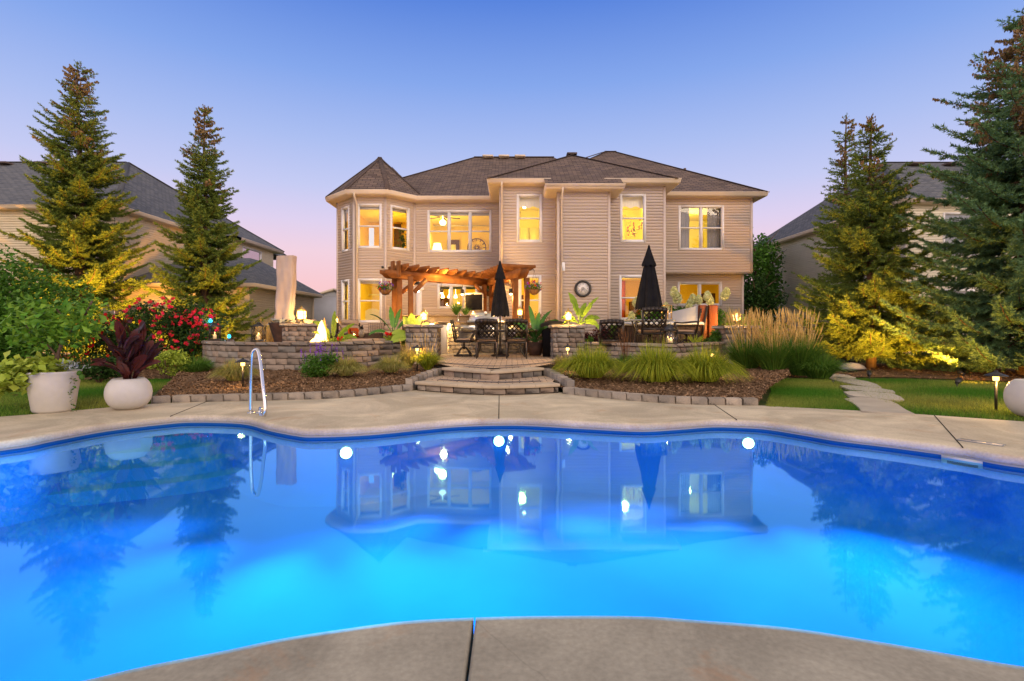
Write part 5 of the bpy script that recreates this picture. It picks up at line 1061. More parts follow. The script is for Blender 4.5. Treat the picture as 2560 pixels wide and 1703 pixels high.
# cantilever umbrella in its cover, and its pot
r = thing('covered_umbrella', 'tall cantilever umbrella wrapped in a pinkish beige cloth cover', 'umbrella', (XK(716, 86), 15.1, PZ))
mb = MB(); rows = []; n = 48
for i in range(22):
    t = i / 21; z = Zk(641, 86) - PZ - t * (Zk(641, 86) - 1.33); row = []
    for j in range(n + 1):
        a = 2 * math.pi * j / n; c, s_ = math.cos(a), math.sin(a); q = 1 / max(abs(c), abs(s_)) * .82 + .18
        w = .245 - .02 * t + (.03 if t > .93 else 0) - (.02 if t > .85 and t < .93 else 0); x = w * q * c + (.02 - .05 * t) ; y = .16 * q * s_
        f = .016 * math.sin(5 * a + 7 * t + 1.5 * math.sin(3 * t)) * (.4 + t) + .006 * math.sin(9 * a - 11 * t); row.append((x + f * c, y + f * s_, z + (.012 * c if i == 0 else 0)))
    rows.append(row)
mb.strips(rows); top = rows[0]; mb.add(top[:-1], [tuple(range(n))[::-1]]); part('cloth_cover', mb, m_cover, r, smooth=True)
mb = MB(); mb.tube([(0, 0, 0), (0, 0, 1.1)], .05, 10); part('post', mb, m_iron, r)
r = thing('tapered_planter', 'dark rusty tapered planter with grey trim at the foot of the covered umbrella', 'planter', (XK(712, 88), 14.75, PZ)); mb = MB(); mb.lathe([(.17, 0), (.24, .3), (.40, .86), (.42, .92), (.36, .92), (.34, .86), (0, .84)], n=8, a0=.39); part('pot', mb, m_terra, r)
C = rng.normal(size=(60, 3)) * [.17, .17, .05] + [0, 0, .95]; mb = MB(); leafpts(mb, C, .16, 31); part('silver_foliage', mb, mat('silver_leaf', (.25, .26, .24), rnd=.3), r)
# lounge furniture
def lounge(label, loc, rot, pillow=False):
    r = thing('lounge_chair', label, 'lounge chair', loc, rot, 'wicker lounge chairs with taupe cushions')
    mb = MB(); mb.obox((0, 0, .19), (.38, .36, .12), b=.02); mb.obox((0, .34, .5), (.37, .06, .42), b=.02); part('wicker_frame', mb, m_wicker, r)
    for s_ in (-1, 1): mb = MB(); mb.obox((s_ * .40, -.02, .32), (.06, .38, .30), b=.03); part('armrest', mb, m_wicker, r)
    mb = MB(); mb.obox((0, -.04, .38), (.33, .34, .085), b=.05); part('seat_cushion', mb, m_uphol, r, smooth=True)
    for q in range(3): mb = MB(); mb.obox((0, .26 + .03 * q, .60 + .16 * q), (.33 - .01 * q, .09, .10), b=.05); part('back_cushion', mb, m_uphol, r, smooth=True)
    if pillow: mb = MB(); mb.obox((.05, .08, .62), (.19, .06, .17), .2, b=.05, M=[(1, 0, .1), (0, .9, .35), (0, -.35, .9)]); part('pillow', mb, m_orange, r, smooth=True)
    return r
lounge('lounge chair with a rust-red pillow left of the ottoman, before the turret', (XK(872, 88), 15.2, PZ), .75, True)
lounge('lounge chair without a pillow, right of the ottoman beside the pergola post', (XK(963, 88), 15.0, PZ), -.45)
lounge('pale lounge chair seen beyond the flames, left of the small banana plant', (XK(777, 86), 15.3, PZ), 2.9)
r = thing('ottoman', 'wide taupe cushioned ottoman table behind the curved wall', 'ottoman', (XK(901, 93), 13.75, PZ)); mb = MB(); mb.obox((0, 0, .17), (.5, .34, .15), b=.02); part('wicker_base', mb, m_wicker, r); mb = MB(); mb.obox((0, 0, .40), (.52, .36, .09), b=.05); part('cushion', mb, m_uphol, r, smooth=True); mb = MB(); mb.obox((0, .05, .498), (.3, .18, .012), b=.004); part('tray', mb, m_terra, r)
r = thing('candle_jar', 'glass jar with a burning candle on the ottoman', 'candle', (XK(892, 93), 13.72, PZ + .51)); mb = MB(); mb.lathe([(.055, 0), (.06, .16), (.06, .17)], n=16); part('glass', mb, m_lglass, r, smooth=True); mb = MB(); mb.lathe([(.035, 0), (.035, .05), (0, .055)], n=10); part('candle', mb, m_wax, r); mb = MB(); mb.lathe([(0, .055), (.018, .08), (0, .13)], n=8); part('candle_flame', mb, m_candle, r); mb = MB(); mb.lathe([(.063, .155), (.065, .17), (.058, .17)], n=16); part('rim', mb, m_iron, r); candle_glow(XK(892, 93), 13.6, PZ + .72, 4)
r = thing('pineapple_ornament', 'pineapple-shaped ornament behind the candle jar', 'ornament', (XK(903, 88), 14.8, PZ + .5)); mb = MB(); mb.lathe([(.03, 0), (.08, .05), (.09, .13), (.06, .21), (.0, .23)], n=12); part('body', mb, mat('patterned_ceramic', (.35, .28, .2), (.08, .06, .05), sc=60, rough=.5), r); mb = MB(); leafpts(mb, rng.normal(size=(26, 3)) * [.02, .02, .03] + [0, 0, .27], .12, 8, .4, .3, 1.2); part('crown', mb, m_iron, r)
# side tables with wicker under the pineapple
r = thing('wicker_side_table', 'dark wicker side table carrying the pineapple ornament', 'side table', (XK(905, 88), 14.8, PZ)); mb = MB(); mb.obox((0, 0, .25), (.25, .25, .25), b=.02); part('table_body', mb, m_wicker, r)
# path lights
def path_light(label, px, py, zb, hat, e=14, s=1.0):
    X, Y = GP(px, py, zb); r = thing('path_light', label, 'path light', (X, Y, zb), 0, 'black cone-hat path lights')
    hh = hat - zb
    mb = MB(); mb.tube([(0, 0, -.05), (0, 0, hh - .04)], .016 * s, 8); part('stake', mb, m_iron, r)
    mb = MB(); mb.lathe([(.125 * s, hh - .05), (.12 * s, hh - .04), (.045 * s, hh - .005), (.02 * s, hh + .002), (.018 * s, hh + .02), (0, hh + .025)], n=20); part('hat', mb, m_iron, r, smooth=False)
    mb = MB(); mb.lathe([(.03 * s, hh - .11), (.035 * s, hh - .05)], n=10); part('lens', mb, emi('path_light_glass', (1, .6, .16), 5) if 'path_light_glass' not in bpy.data.materials else bpy.data.materials['path_light_glass'], r)
    lamp('path_lamp', (X, Y, zb + hh - .075), WARM, e, .03); lamp('path_lamp', (X, Y - .07, zb + hh - .10), WARM, e * .6, .03)
path_light('black path light standing before the yellow grass clump left of the handrail', 607, 967, .1, .56, 18)
path_light('black path light in the mulch just left of the steps, before the straw-coloured grasses', 1043, 926, .17, .70, 18)
path_light('black path light behind the fountain grass just right of the steps', 1419, 928, .17, .72, 18)
path_light('black path light rising out of the rightmost fountain grass mound', 1781, 948, .13, .66, 18)
path_light('black path light standing alone in the lawn at right beside the white sphere planter', 2490, 1030, -.02, .50, 45)
# uplights
def uplight(label, x, y, tx, ty, tz, e, size=70):
    r = thing('spotlight', label, 'spotlight', (x, y, 0), 0, 'small black garden uplights'); mb = MB(); mb.tube([(0, 0, -.05), (0, 0, .06)], .012, 6); part('stake', mb, m_iron, r); d = Vector((tx - x, ty - y, tz - .1)).normalized()
    mb = MB(); mb.tube([(0, 0, .06), tuple(Vector((0, 0, .06)) + d * .13)], [.035, .05], 12); part('housing', mb, m_iron, r)
    mb = MB(); p = Vector((0, 0, .06)) + d * .131; mb.tube([tuple(p), tuple(p + d * .003)], .042, 12); part('lens', mb, bpy.data.materials['path_light_glass'], r)
    l = lamp('garden_spot', (x + d.x * .2, y + d.y * .2, .06 + d.z * .2), (1, .45, .055), e * .6, .05, None, 'SPOT', None, R(size), .7); l.rotation_euler = d.to_track_quat('-Z', 'Y').to_euler()
uplight('garden uplight below the tallest left spruce', -11.9, 16.0, -13.9, 18.2, 2.2, 4200, 105)
uplight('garden uplight behind the rose bushes at left', -13.8, 15.2, -15.3, 18.4, 2.2, 5200, 105)
uplight('garden uplight between the two left spruces', -9.9, 15.9, -10.9, 18.3, 2.4, 2400, 105)
uplight('garden uplight below the front right spruce', 7.7, 11.2, 9.1, 13.6, 2.2, 2000, 85)
uplight('garden uplight at the trunk of the front right spruce', 9.9, 11.4, 9.7, 13.6, 1.6, 1100, 90)
uplight('black teardrop spotlight on the lawn edge before the far right spruce', 8.3, 9.7, 10.9, 11.5, 1.6, 750, 80)
# white planters
p1 = thing('tapered_planter', 'white tapered round planter holding the lemon tree, at the left edge of the pool deck', 'planter', (XK(134, F / 6.75), 6.75, .002)); mb = MB(); mb.lathe([(.205, 0), (.22, .03), (.285, .50), (.29, .52), (.27, .52), (.265, .48)], n=36); part('pot', mb, m_pot, p1, smooth=True); mb = MB(); mb.lathe([(.27, .47), (0, .49)], n=20); part('soil', mb, m_soil, p1)
def sphere_pot(label, x, y, s=1):
    r = thing('round_planter', label, 'planter', (x, y, .002)); pr = [(.12 * s, 0)] + [(s * .275 * math.cos(a) ** .7 if math.cos(a) > 0 else 0, s * (.225 + .24 * math.sin(a))) for a in np.linspace(-1.15, .98, 16)] + [(s * .17, s * .42), (s * .16, s * .36)]
    mb = MB(); mb.lathe(pr, n=40); part('pot', mb, m_pot, r, smooth=True); mb = MB(); mb.lathe([(.17 * s, .38 * s), (0, .39 * s)], n=20); part('soil', mb, m_soil, r); return r
p2 = sphere_pot('white round ball-shaped planter holding the bronze canna, on the deck at left', XK(322, 187), 6.95, .96)
p3 = sphere_pot('white round planter cut off by the right edge, on the lawn', XK(2590, 207), 6.28, 1.05)
# fences
def fence(label, pts, h=1.15, sp=.11):
    r = thing('iron_fence', label, 'fence', (pts[0][0], pts[0][1], 0)); P = Path(pts); n = int(P.L / 2.2) + 1
    for i in range(n + 1): q, a = P.at(P.L * i / n); mb = MB(); mb.box(q[0] - .03, q[0] + .03, q[1] - .03, q[1] + .03, 0, h + .08); part('post', mb, m_iron, r, world=True)
    for z in (.12, h - .18, h - .05):
        mb = MB()
        for a, b in zip(pts, pts[1:]): mb.bar((*a, z), (*b, z), .025, .025)
        part('rail', mb, m_iron, r, world=True)
    mb = MB(); s_ = 0
    while s_ < P.L: q, a = P.at(s_); mb.box(q[0] - .008, q[0] + .008, q[1] - .008, q[1] + .008, .05, h); s_ += sp
    part('picket_panel', mb, m_iron, r, world=True)
fence('black iron picket fence behind the right-hand spruces', [(7.2, 16.5), (9.2, 15.2), (14.5, 13.6), (22, 12)])
fence('black iron picket fence behind the lemon tree at left', [(-19, 9.0), (-11.5, 10.0), (-11.2, 15)])
# spa with its raised cover
r = thing('hot_tub', 'dark-sided hot tub with a pale rim behind the patio chairs at right', 'hot tub', (4.0, 14.9, PZ), .05)
mb = MB(); mb.obox((0, 0, .42), (1.05, 1.0, .42), b=.06); part('cabinet', mb, m_wicker, r); mb = MB(); mb.obox((0, 0, .885), (1.1, 1.05, .05), b=.03); part('rim', mb, mat('grey_acrylic', (.5, .49, .48), rough=.3), r)
mb = MB()
for q in np.linspace(-1, 1, 16): mb.box(q - .004, q + .004, -1.006, -1.0, .04, .8)
part('panel_groove', mb, m_gap, r)
r = thing('spa_cover', 'raised hot tub cover, grey underside beside a rust-brown folded half', 'spa cover', (4.95, 14.3, PZ + .1), -.15)
mb = MB(); v = [(-.62, -.03, .02), (.12, -.05, .02), (.15, -.05, 1.28), (-.62, -.03, 1.10), (-.62, .05, .02), (.12, .03, .02), (.15, .03, 1.28), (-.62, .05, 1.10)]
mb.add(v, [(0, 1, 2, 3), (7, 6, 5, 4), (0, 4, 5, 1), (1, 5, 6, 2), (2, 6, 7, 3), (3, 7, 4, 0)]); part('grey_underside', mb, mat('grey_vinyl', (.34, .34, .36), (.30, .30, .32), sc=2, rough=.6, bump=.1), r)
for x0, x1 in ((.16, .38), (.40, .66)): mb = MB(); mb.obox(((x0 + x1) / 2, 0, .66), ((x1 - x0) / 2, .11, .64), b=.03); part('folded_half', mb, (MATS['rust_brown_vinyl'] if 'rust_brown_vinyl' in MATS else mat('rust_brown_vinyl', (.19, .05, .012), (.15, .038, .01), sc=3, rough=.5)), r)
mb = MB(); mb.bar((.17, -.13, .05), (.38, -.13, 1.25), .03, .05); part('strap', mb, m_iron, r)
r = thing('covered_grill', 'black covered grill standing behind the right pillar', 'grill', (XK(1385, 92), 14.1, PZ)); mb = MB(); mb.lathe([(.33, 0), (.34, .5), (.40, .86), (.36, .9), (.2, .95), (0, .97)], n=8, a0=.39); part('cloth_cover', mb, m_black, r)
r = thing('covered_basin', 'grey tarp-covered mound with dark base beside the stepping stone path', 'cover', (8.4, 12.9, 0), .2); mb = MB(); mb.lathe([(.34, .0), (.36, .08), (.3, .1)], n=16, sy=.6); part('base', mb, m_iron, r); mb = MB(); mb.lathe([(.40, .08), (.34, .15), (.2, .21), (0, .23)], n=14, sy=.6); part('tarp', mb, MATS['grey_vinyl'], r, smooth=True)
# ================================================================ VEGETATION
def norm(a): return a / (np.linalg.norm(a, axis=1)[:, None] + 1e-9)
def spruce(label, x, y, Hh, Rr, seed, m=None, zb=0.0, dens=1.0, top_thin=.5, cones=.85, low=.06, prof=1.0, droop=.12, need=.085, lean=0, gap=0.0):
    rr = np.random.default_rng(seed); r = thing('spruce_tree', label, 'tree', (x, y, zb), 0, None)
    mb = MB(); tp = [(lean * (i / 10) ** 2 + .03 * math.sin(i * 1.3), .02 * math.cos(i), Hh * i / 10) for i in range(11)]; mb.tube(tp, [Hh * .0165 * (1 - i / 10) ** .9 + .012 for i in range(11)], 9); part('trunk', mb, m_bark, r, smooth=True)
    bm = MB(); P = []; D = []; S_ = []; T = []
    nw = int(Hh / .17)
    for w in range(nw):
        t = low + (1 - low) * (w + rr.random() * .6) / nw
        if t > .985: continue
        rad = Rr * ((1 - t) ** prof * .92 + .05) * (1.0 if t > low + .05 else .8)
        nb = rr.integers(5, 8) if t < .8 else rr.integers(3, 6)
        a0 = rr.random() * 6.28
        for b in range(nb):
            if rr.random() < gap: continue
            a = a0 + 6.283 * b / nb + rr.normal(0, .2); L_ = rad * rr.uniform(.6, 1.18) ; ca, sa = math.cos(a), math.sin(a)
            rise = (.55 * max(0, t - .45) - droop * (1 - t)) ; z0 = Hh * t; tx = lean * t * t
            k = 7; s = np.linspace(0, 1, k)
            bx = tx + ca * L_ * s + rr.normal(0, .012, k).cumsum(); by = sa * L_ * s + rr.normal(0, .012, k).cumsum(); bz = z0 + L_ * (rise * s - .20 * np.sin(s * 2.6) * (1 - t) + .20 * s ** 2.5)
            pts = np.stack([bx, by, bz], 1); bm.tube(pts, [max(.004, .013 * L_ * (1 - .85 * q) + .003) for q in s], 4, cap=False)
            nt_ = max(6, int(L_ * 17 * dens * (1 if t < .6 else top_thin + .25)))
            for q in range(nt_):
                u = .12 + .88 * (q + rr.random()) / nt_; i = min(int(u * (k - 1)), k - 2); f_ = u * (k - 1) - i
                p = pts[i] * (1 - f_) + pts[i + 1] * f_; d = pts[i + 1] - pts[i]; d /= np.linalg.norm(d)
                sd = (1 if q % 2 else -1); side = np.array([-d[1], d[0], 0]); side /= np.linalg.norm(side) + 1e-6
                tl = (.13 + .46 * (1 - u) * min(1, L_ * .8)) * rr.uniform(.6, 1.2)
                td = d * .75 + side * sd * .75 + np.array([0, 0, rr.normal(.04, .16)]); td /= np.linalg.norm(td)
                if u > .93: td = d; tl = .13
                nc = max(2, int(tl / .042))
                for c in range(nc): P.append(p + td * tl * (c + .4) / nc + [0, 0, -.03 * (c / nc) ** 2]); D.append(td); S_.append(need * (1.0 if t < .7 else .85)); T.append(t)
    part('branches', bm, m_bark, r)
    for q in range(10):                                     # leader shoots
        a = q * 1.9; z = Hh * (.965 + .035 * q / 10); 
        for c in range(3): P.append(np.array([lean + .05 * math.cos(a) * c, .05 * math.sin(a) * c, z + .02 * c])); D.append(np.array([math.cos(a) * .4, math.sin(a) * .4, .9])); S_.append(.05); T.append(.9 if cones else .5)
    P = np.array(P); D = np.array(D); S_ = np.array(S_); T = np.array(T); T_c = T + rr.normal(0, .04, len(T)); lump = np.sin(P[:, 0] * 5 + P[:, 2] * 4) + np.sin(P[:, 1] * 6 + P[:, 2] * 3)
    isc = (T_c > cones) & (lump > -.6) | ((T_c > cones - .2) & (lump > 1.25))
    def needles(mb, P, D, S_, n, wd, spread, seed2):
        g = np.random.default_rng(seed2); N_ = len(P); P = np.repeat(P, n, 0); D = np.repeat(D, n, 0); S_ = np.repeat(S_, n)[:, None]
        u = norm(np.cross(D, g.normal(size=P.shape))); dd = norm(D * .75 + u * spread); ww = norm(np.cross(dd, g.normal(size=P.shape))); L_ = S_ * g.uniform(.75, 1.25, (len(P), 1)); P = P + D * g.uniform(-.5, .5, (len(P), 1)) * .045
        v = np.stack([P - ww * L_ * wd * .5, P + ww * L_ * wd * .5, P + dd * L_], 1).reshape(-1, 3); mb.add(v, np.arange(len(v)).reshape(-1, 3), np.repeat(np.repeat(g.random(N_), n) * .7 + g.random(N_ * n) * .3, 3))
    mb = MB(); needles(mb, P[~isc], D[~isc], S_[~isc], 6, .30, .75, seed); part('crown', mb, m or m_needle, r)
    if isc.any(): mb = MB(); needles(mb, P[isc], -D[isc] * .2 + [0, 0, -1], S_[isc] * .85, 6, .7, .5, seed + 1); part('cones', mb, m_cone, r)
    return r
spruce('tallest left spruce, leaning leafy tower with a brown cone-laden top', XK(212, 70), 18.4, 10.5, 2.9, 11, dens=1.3, top_thin=.7, cones=.88, lean=-.12, prof=.78, gap=.12)
spruce('slimmer second spruce from the left with a narrow brown cone tip, beside the covered umbrella', XK(511, 70), 18.6, 9.05, 2.3, 12, dens=1.3, top_thin=.7, cones=.85, prof=.85, gap=.12)
spruce('dense spruce right of the feather grass, its base lit yellow by an uplight', XK(2176, 94), 13.8, 6.72, 2.4, 13, dens=1.35, top_thin=.6, cones=.90, prof=.98, gap=.06, low=.09)
spruce('thin sparse spruce standing just behind and left of the dense right spruce', XK(2112, 72), 18.0, 8.45, 1.9, 14, dens=.65, top_thin=.4, cones=.9, prof=.85, gap=.25)
spruce('large blue-green spruce cut off by the right edge of the picture', XK(2562, 112), 11.6, 8.0, 3.0, 15, m=m_needle_b, dens=1.45, cones=.82, prof=.62, low=.07)
spruce('small bushy young spruce between the two big right spruces', XK(2352, 98), 13.3, 2.0, 1.45, 16, m=m_needle_b, dens=1.5, cones=2, prof=.6, low=.06)
# ---- broadleaf lumps
def lumps(n, c, rad, seed, lr=.35, shell=.75):
    g = np.random.default_rng(seed); k = max(6, int(18)); d = norm(g.normal(size=(k, 3))); cc = d * np.array(rad) * g.uniform(.45, .85, (k, 1)); i = g.integers(0, k, n); q = norm(g.normal(size=(n, 3))) * (g.random((n, 1)) ** .4) * np.array(rad) * lr * 1.25
    return cc[i] + q + np.array(c)
def bush(name, label, cat, x, y, z, rad, n, m, size, seed, group=None, stem=True, flowers=None, asp=.55, zc=None, up=.2):
    r = thing(name, label, cat, (x, y, z), 0, group); zc = rad[2] if zc is None else zc
    if stem:
        g = random.Random(seed)
        for i in range(4): mb = MB(); a = i * 1.6 + g.random(); mb.tube(catmull([(0.02 * math.cos(a), .02 * math.sin(a), -.05), (rad[0] * .25 * math.cos(a), rad[1] * .25 * math.sin(a), zc * .6), (rad[0] * .55 * math.cos(a), rad[1] * .55 * math.sin(a), zc * 1.2)], 4), [.02 * max(1, rad[2])] * 4 + [.012] * 5, 5); part('stem', mb, m_bark, r)
    mb = MB(); C = lumps(n, (0, 0, zc), rad, seed); C = C[C[:, 2] > .02]; leafpts(mb, C, size, seed, .7, asp, up); part('foliage', mb, m, r)
    if flowers:
        fm, fn, fs, nm = flowers; g = np.random.default_rng(seed + 5); d = norm(g.normal(size=(fn, 3)) + [0, -.6, .5]); C = d * np.array(rad) * g.uniform(.85, 1.08, (fn, 1)) + [0, 0, zc]; mb = MB()
        leafpts(mb, g.normal(size=(14, 3)) * fs * .3, fs, seed + 6, 1, .9, .0); b0 = part('bloom', mb, fm, r); b0.location = C[0]
        for q in C[1:]: b1 = b0.copy(); COL.objects.link(b1); b1.parent = r; b1.location = q; b1.rotation_euler = (g.random() * 3, g.random() * 3, g.random() * 6)
    return r
bush('large_shrub', 'tall dense green shrub filling the left edge below the spruce', 'shrub', -11.2, 11.6, 0, (1.75, 1.1, 1.62), 15000, m_leaf, .11, 20, zc=1.3)
bush('large_shrub', 'dark green shrub lower behind the lemon tree at far left', 'shrub', -12.6, 12.6, 0, (1.5, 1.0, 1.0), 9000, m_leaf_d, .13, 21, zc=1.2)
bush('rose_bush', 'rose bush covered in pink-red blooms, nearest the round planter', 'rose bush', XK(395, F / 13.6), 13.6, .05, (1.25, .8, .95), 7500, m_leaf_d, .085, 22, 'rose bushes beside the curved wall', flowers=(m_rose, 85, .065, 'blooms'), zc=.85)
bush('rose_bush', 'rose bush with pink-red blooms against the left end of the curved wall', 'rose bush', XK(490, F / 13.7), 13.7, .05, (.75, .7, .78), 5000, m_leaf_d, .08, 23, 'rose bushes beside the curved wall', flowers=(m_rose, 50, .075, 'blooms'), zc=.8)
bush('rose_bush', 'low rose bush with few red blooms behind the lemon tree', 'rose bush', XK(300, F / 13), 13.0, .03, (.9, .5, .75), 3600, m_leaf_d, .08, 24, 'rose bushes beside the curved wall', flowers=(m_redf, 22, .075, 'blooms'), zc=.65)
bush('garden_shrub', 'yellow-green low shrub in the mulch behind the round planter', 'shrub', XK(418, 118), 11.0, .05, (.5, .35, .3), 1800, m_leaf_y, .07, 25, zc=.3)
bush('garden_shrub', 'low dark ground shrub between the lemon tree and the canna', 'shrub', XK(250, 126), 10.3, .05, (.6, .4, .25), 1500, m_leaf_d, .08, 26, zc=.25)
bush('purple_shrub', 'dark purple-leaved shrub left of the low patio chair, behind the right pillar', 'shrub', XK(1492, 92), 14.4, PZ, (.44, .4, .42), 4200, m_purple, .06, 27, zc=.45)
bush('russet_shrub', 'russet twiggy shrub between the bird of paradise and the right pillar', 'shrub', XK(1358, 84), 15.6, PZ, (.5, .4, .62), 3600, m_brownl, .055, 28, zc=.6)
bush('salvia_clump', 'leafy green salvia clump with violet flower spikes below the curved wall', 'flower clump', XK(805, 130), 10.0, .13, (.42, .3, .24), 2600, m_leaf, .055, 29, zc=.24, stem=False)
bush('garden_shrub', 'low green plants beside the rust-brown spa cover', 'shrub', XK(1790, 96), 13.5, .5, (.4, .3, .28), 1600, m_leaf, .07, 30, zc=.25)
bush('garden_shrub', 'yellow-lit shrub behind the far right pillar lantern', 'shrub', XK(1890, 88), 14.9, .05, (1.0, .5, .75), 4200, m_leaf_y, .06, 32, zc=.75)
bush('garden_shrub', 'small green leafy plants below the hydrangeas left of the patio chair', 'shrub', XK(1545, 86), 14.9, PZ, (.45, .3, .35), 1400, m_leaf, .09, 33, zc=.62)
# salvia spikes
r = [o for o in bpy.data.objects if o.name.startswith('salvia_clump')][0]
mb = MB(); C = []
for i in range(26):
    x, y = rng.normal(0, .2), rng.normal(0, .1); h = rng.uniform(.5, .78)
    for q in range(16): C.append((x + .01 * math.sin(q), y, h - .22 + .014 * q))
leafpts(mb, np.array(C), .026, 40, 1, .8); part('flower_spikes', mb, m_viol, r)
# deciduous trees beyond
def dtree(label, x, y, Hh, rad, n, m, size, seed):
    r = thing('deciduous_tree', label, 'tree', (x, y, 0)); mb = MB(); mb.tube([(0, 0, 0), (.05, 0, Hh * .4), (0, .1, Hh * .8)], [.14, .10, .04], 8); part('trunk', mb, m_bark, r)
    mb = MB(); g = random.Random(seed)
    for i in range(9): a = i * 2.4; z = Hh * (.25 + .06 * i); mb.tube([(0, 0, z), (math.cos(a) * rad[0] * .5, math.sin(a) * rad[1] * .5, z + Hh * .13), (math.cos(a) * rad[0] * .85, math.sin(a) * rad[1] * .85, z + Hh * .22)], [.05, .03, .01], 5)
    part('limbs', mb, m_bark, r); mb = MB(); C = np.concatenate([lumps(n // 2, (0, 0, Hh * .55), rad, seed, .3), lumps(n // 2, (0, 0, Hh * .6), (rad[0] * .8, rad[1] * .8, rad[2] * 1.15), seed + 1, .22)]); leafpts(mb, C, size, seed, .8, .6, .1); part('crown', mb, m, r)
dtree('loose leafy tree in the gap between the house and the right neighbour', 13.6, 29, 7.0, (1.9, 1.5, 2.9), 6500, m_leaf, .2, 41)
dtree('low rounded tree behind the feather grass in the same gap', 12.2, 26, 3.8, (1.6, 1.4, 1.5), 4500, m_leaf_d, .16, 43)
# ---- grasses
def tuft(name, label, cat, x, y, z, n, h, sp, m, seed, group=None, w=.005, droop=1.0, plume=None, base=.06, parent=None, pw=1.25):
    g = np.random.default_rng(seed); r = parent or thing(name, label, cat, (x, y, z), 0, group); mb = MB(); k = 5
    a = g.random(n) * 6.283; L_ = h * g.uniform(.65, 1.15, n); out = sp * g.random(n) ** .6; b0 = base * np.sqrt(g.random(n)); t = np.linspace(0, 1, k)[None, :]
    hx = b0[:, None] + out[:, None] * (t ** pw); zz = L_[:, None] * (t - droop * .62 * (out / sp)[:, None] * t ** 3.0)
    cx_, cy_ = np.cos(a)[:, None], np.sin(a)[:, None]; tw = g.normal(0, .05, n)[:, None] * t
    X = hx * cx_ - tw * cy_; Y = hx * cy_ + tw * cx_; zz = np.maximum(zz, .01)
    fa = a + g.normal(0, .8, n); wx, wy = -np.sin(fa)[:, None] * w, np.cos(fa)[:, None] * w; tap = 1 - t ** 2 * .9
    Lf = np.stack([X - wx * tap, Y - wy * tap, zz], 2); Rt = np.stack([X + wx * tap, Y + wy * tap, zz], 2); v = np.stack([Lf, Rt], 2).reshape(-1, 3)
    i = (np.arange(n) * k * 2)[:, None, None] + (np.arange(k - 1) * 2)[None, :, None] + np.array([0, 1, 3, 2])[None, None, :]
    mb.add(v, i.reshape(-1, 4), np.repeat(g.random(n), k * 2)); part('blades', mb, m, r)
    if plume:
        pn, ph, ps, pw, pm = plume; mb = MB(); aa = g.random(pn) * 6.283; oo = ps * g.random(pn) ** .7; hh = ph * g.uniform(.62, 1.1, pn); V = []; 
        for q in range(pn):
            c, s_ = math.cos(aa[q]), math.sin(aa[q]); p0 = np.array([c * base * .6, s_ * base * .6, 0]); p2 = np.array([c * oo[q], s_ * oo[q], hh[q]]); p1 = (p0 + p2) / 2 + [0, 0, hh[q] * .06]
            mb.tube([p0, p1, p0 * .1 + p2 * .9 + [0, 0, -.0]], .0025, 3, cap=False)
            mb.tube([p1 * .35 + p2 * .65, p1 * .2 + p2 * .8, p2], [pw * .7, pw, .002], 4, cap=False)
        part('seed_plumes', mb, pm, r)
    return r
GG = 'fountain grass mounds in the right mulch bed'
tuft('fountain_grass', 'round green fountain grass mound beside the steps path light', 'ornamental grass', XK(1478, 133), 9.8, .15, 2600, .70, .66, m_tuft, 50, GG, droop=1.5, base=.2)
tuft('fountain_grass', 'large green fountain grass mound in the middle of the right mulch bed', 'ornamental grass', XK(1632, 137), 9.25, .13, 3400, .78, .68, m_tuft, 51, GG, droop=1.5, base=.2)
tuft('fountain_grass', 'large lit yellow-green fountain grass mound hiding the path light at right', 'ornamental grass', XK(1752, 137), 9.3, .13, 3400, .70, .66, m_tuft, 52, GG, droop=1.5, base=.2)
tuft('fountain_grass', 'small fountain grass tuft against the right pillar', 'ornamental grass', XK(1405, 112), 11.6, .18, 500, .36, .32, m_tuft_t, 53, GG)
GL = 'straw-coloured grass tufts in the left mulch bed'
tuft('straw_grass', 'yellow lit grass tuft behind the handrail and path light', 'ornamental grass', XK(610, 134), 9.4, .13, 1800, 0.44, 0.39, m_tuft_t, 54, GL, droop=1.4, base=.12)
tuft('straw_grass', 'straw-coloured grass tuft right of the violet salvia', 'ornamental grass', XK(862, 128), 10.2, .15, 2000, 0.44, 0.41, m_tuft_t, 55, GL, droop=1.4, base=.12)
tuft('straw_grass', 'straw-coloured grass tuft left of the middle path light', 'ornamental grass', XK(975, 122), 10.7, .17, 1800, 0.40, 0.39, m_tuft_t, 56, GL, droop=1.4, base=.12)
tuft('straw_grass', 'larger green-gold grass tuft behind the middle path light at the foot of the pillar', 'ornamental grass', XK(1062, 120), 11.2, .18, 1300, .50, .42, m_tuft, 57, GL, plume=(24, .75, .35, .005, m_reed))
tuft('straw_grass', 'gold grass tuft against the curved wall between the two straw tufts', 'ornamental grass', XK(1010, 118), 11.5, .2, 700, .55, .36, m_tuft_t, 58, GL, plume=(16, .75, .3, .004, m_reed))
GF = 'tall feather reed grass clumps behind the right lawn'
for i, (px, y, l) in enumerate(((1868, 11.9, 'leftmost tall feather reed grass clump, before the right pillar'), (1935, 11.4, 'second tall feather reed grass clump from the left with orange plumes'), (2000, 11.3, 'tall feather reed grass clump before the edge of the right neighbour wall'))):
    tuft('feather_grass', l, 'ornamental grass', XK(px, F / y), y, .05, 1500, .95, .62, m_lily, 60 + i, GF, w=.006, droop=.7, plume=(120, 1.38, .56, .009, m_reed), base=.16)
tuft('strap_grass', 'dark green strap-leaf mound right of the feather grass', 'ornamental grass', XK(2045, 118), 11.0, .03, 1300, .62, .6, m_lily, 64, droop=1.1, base=.2, w=.007)
tuft('strap_grass', 'dark green strap-leaf mound at the left end of the curved wall', 'ornamental grass', XK(478, 118), 11.2, .06, 1100, .48, .42, m_lily, 65, droop=1, base=.14, w=.007)
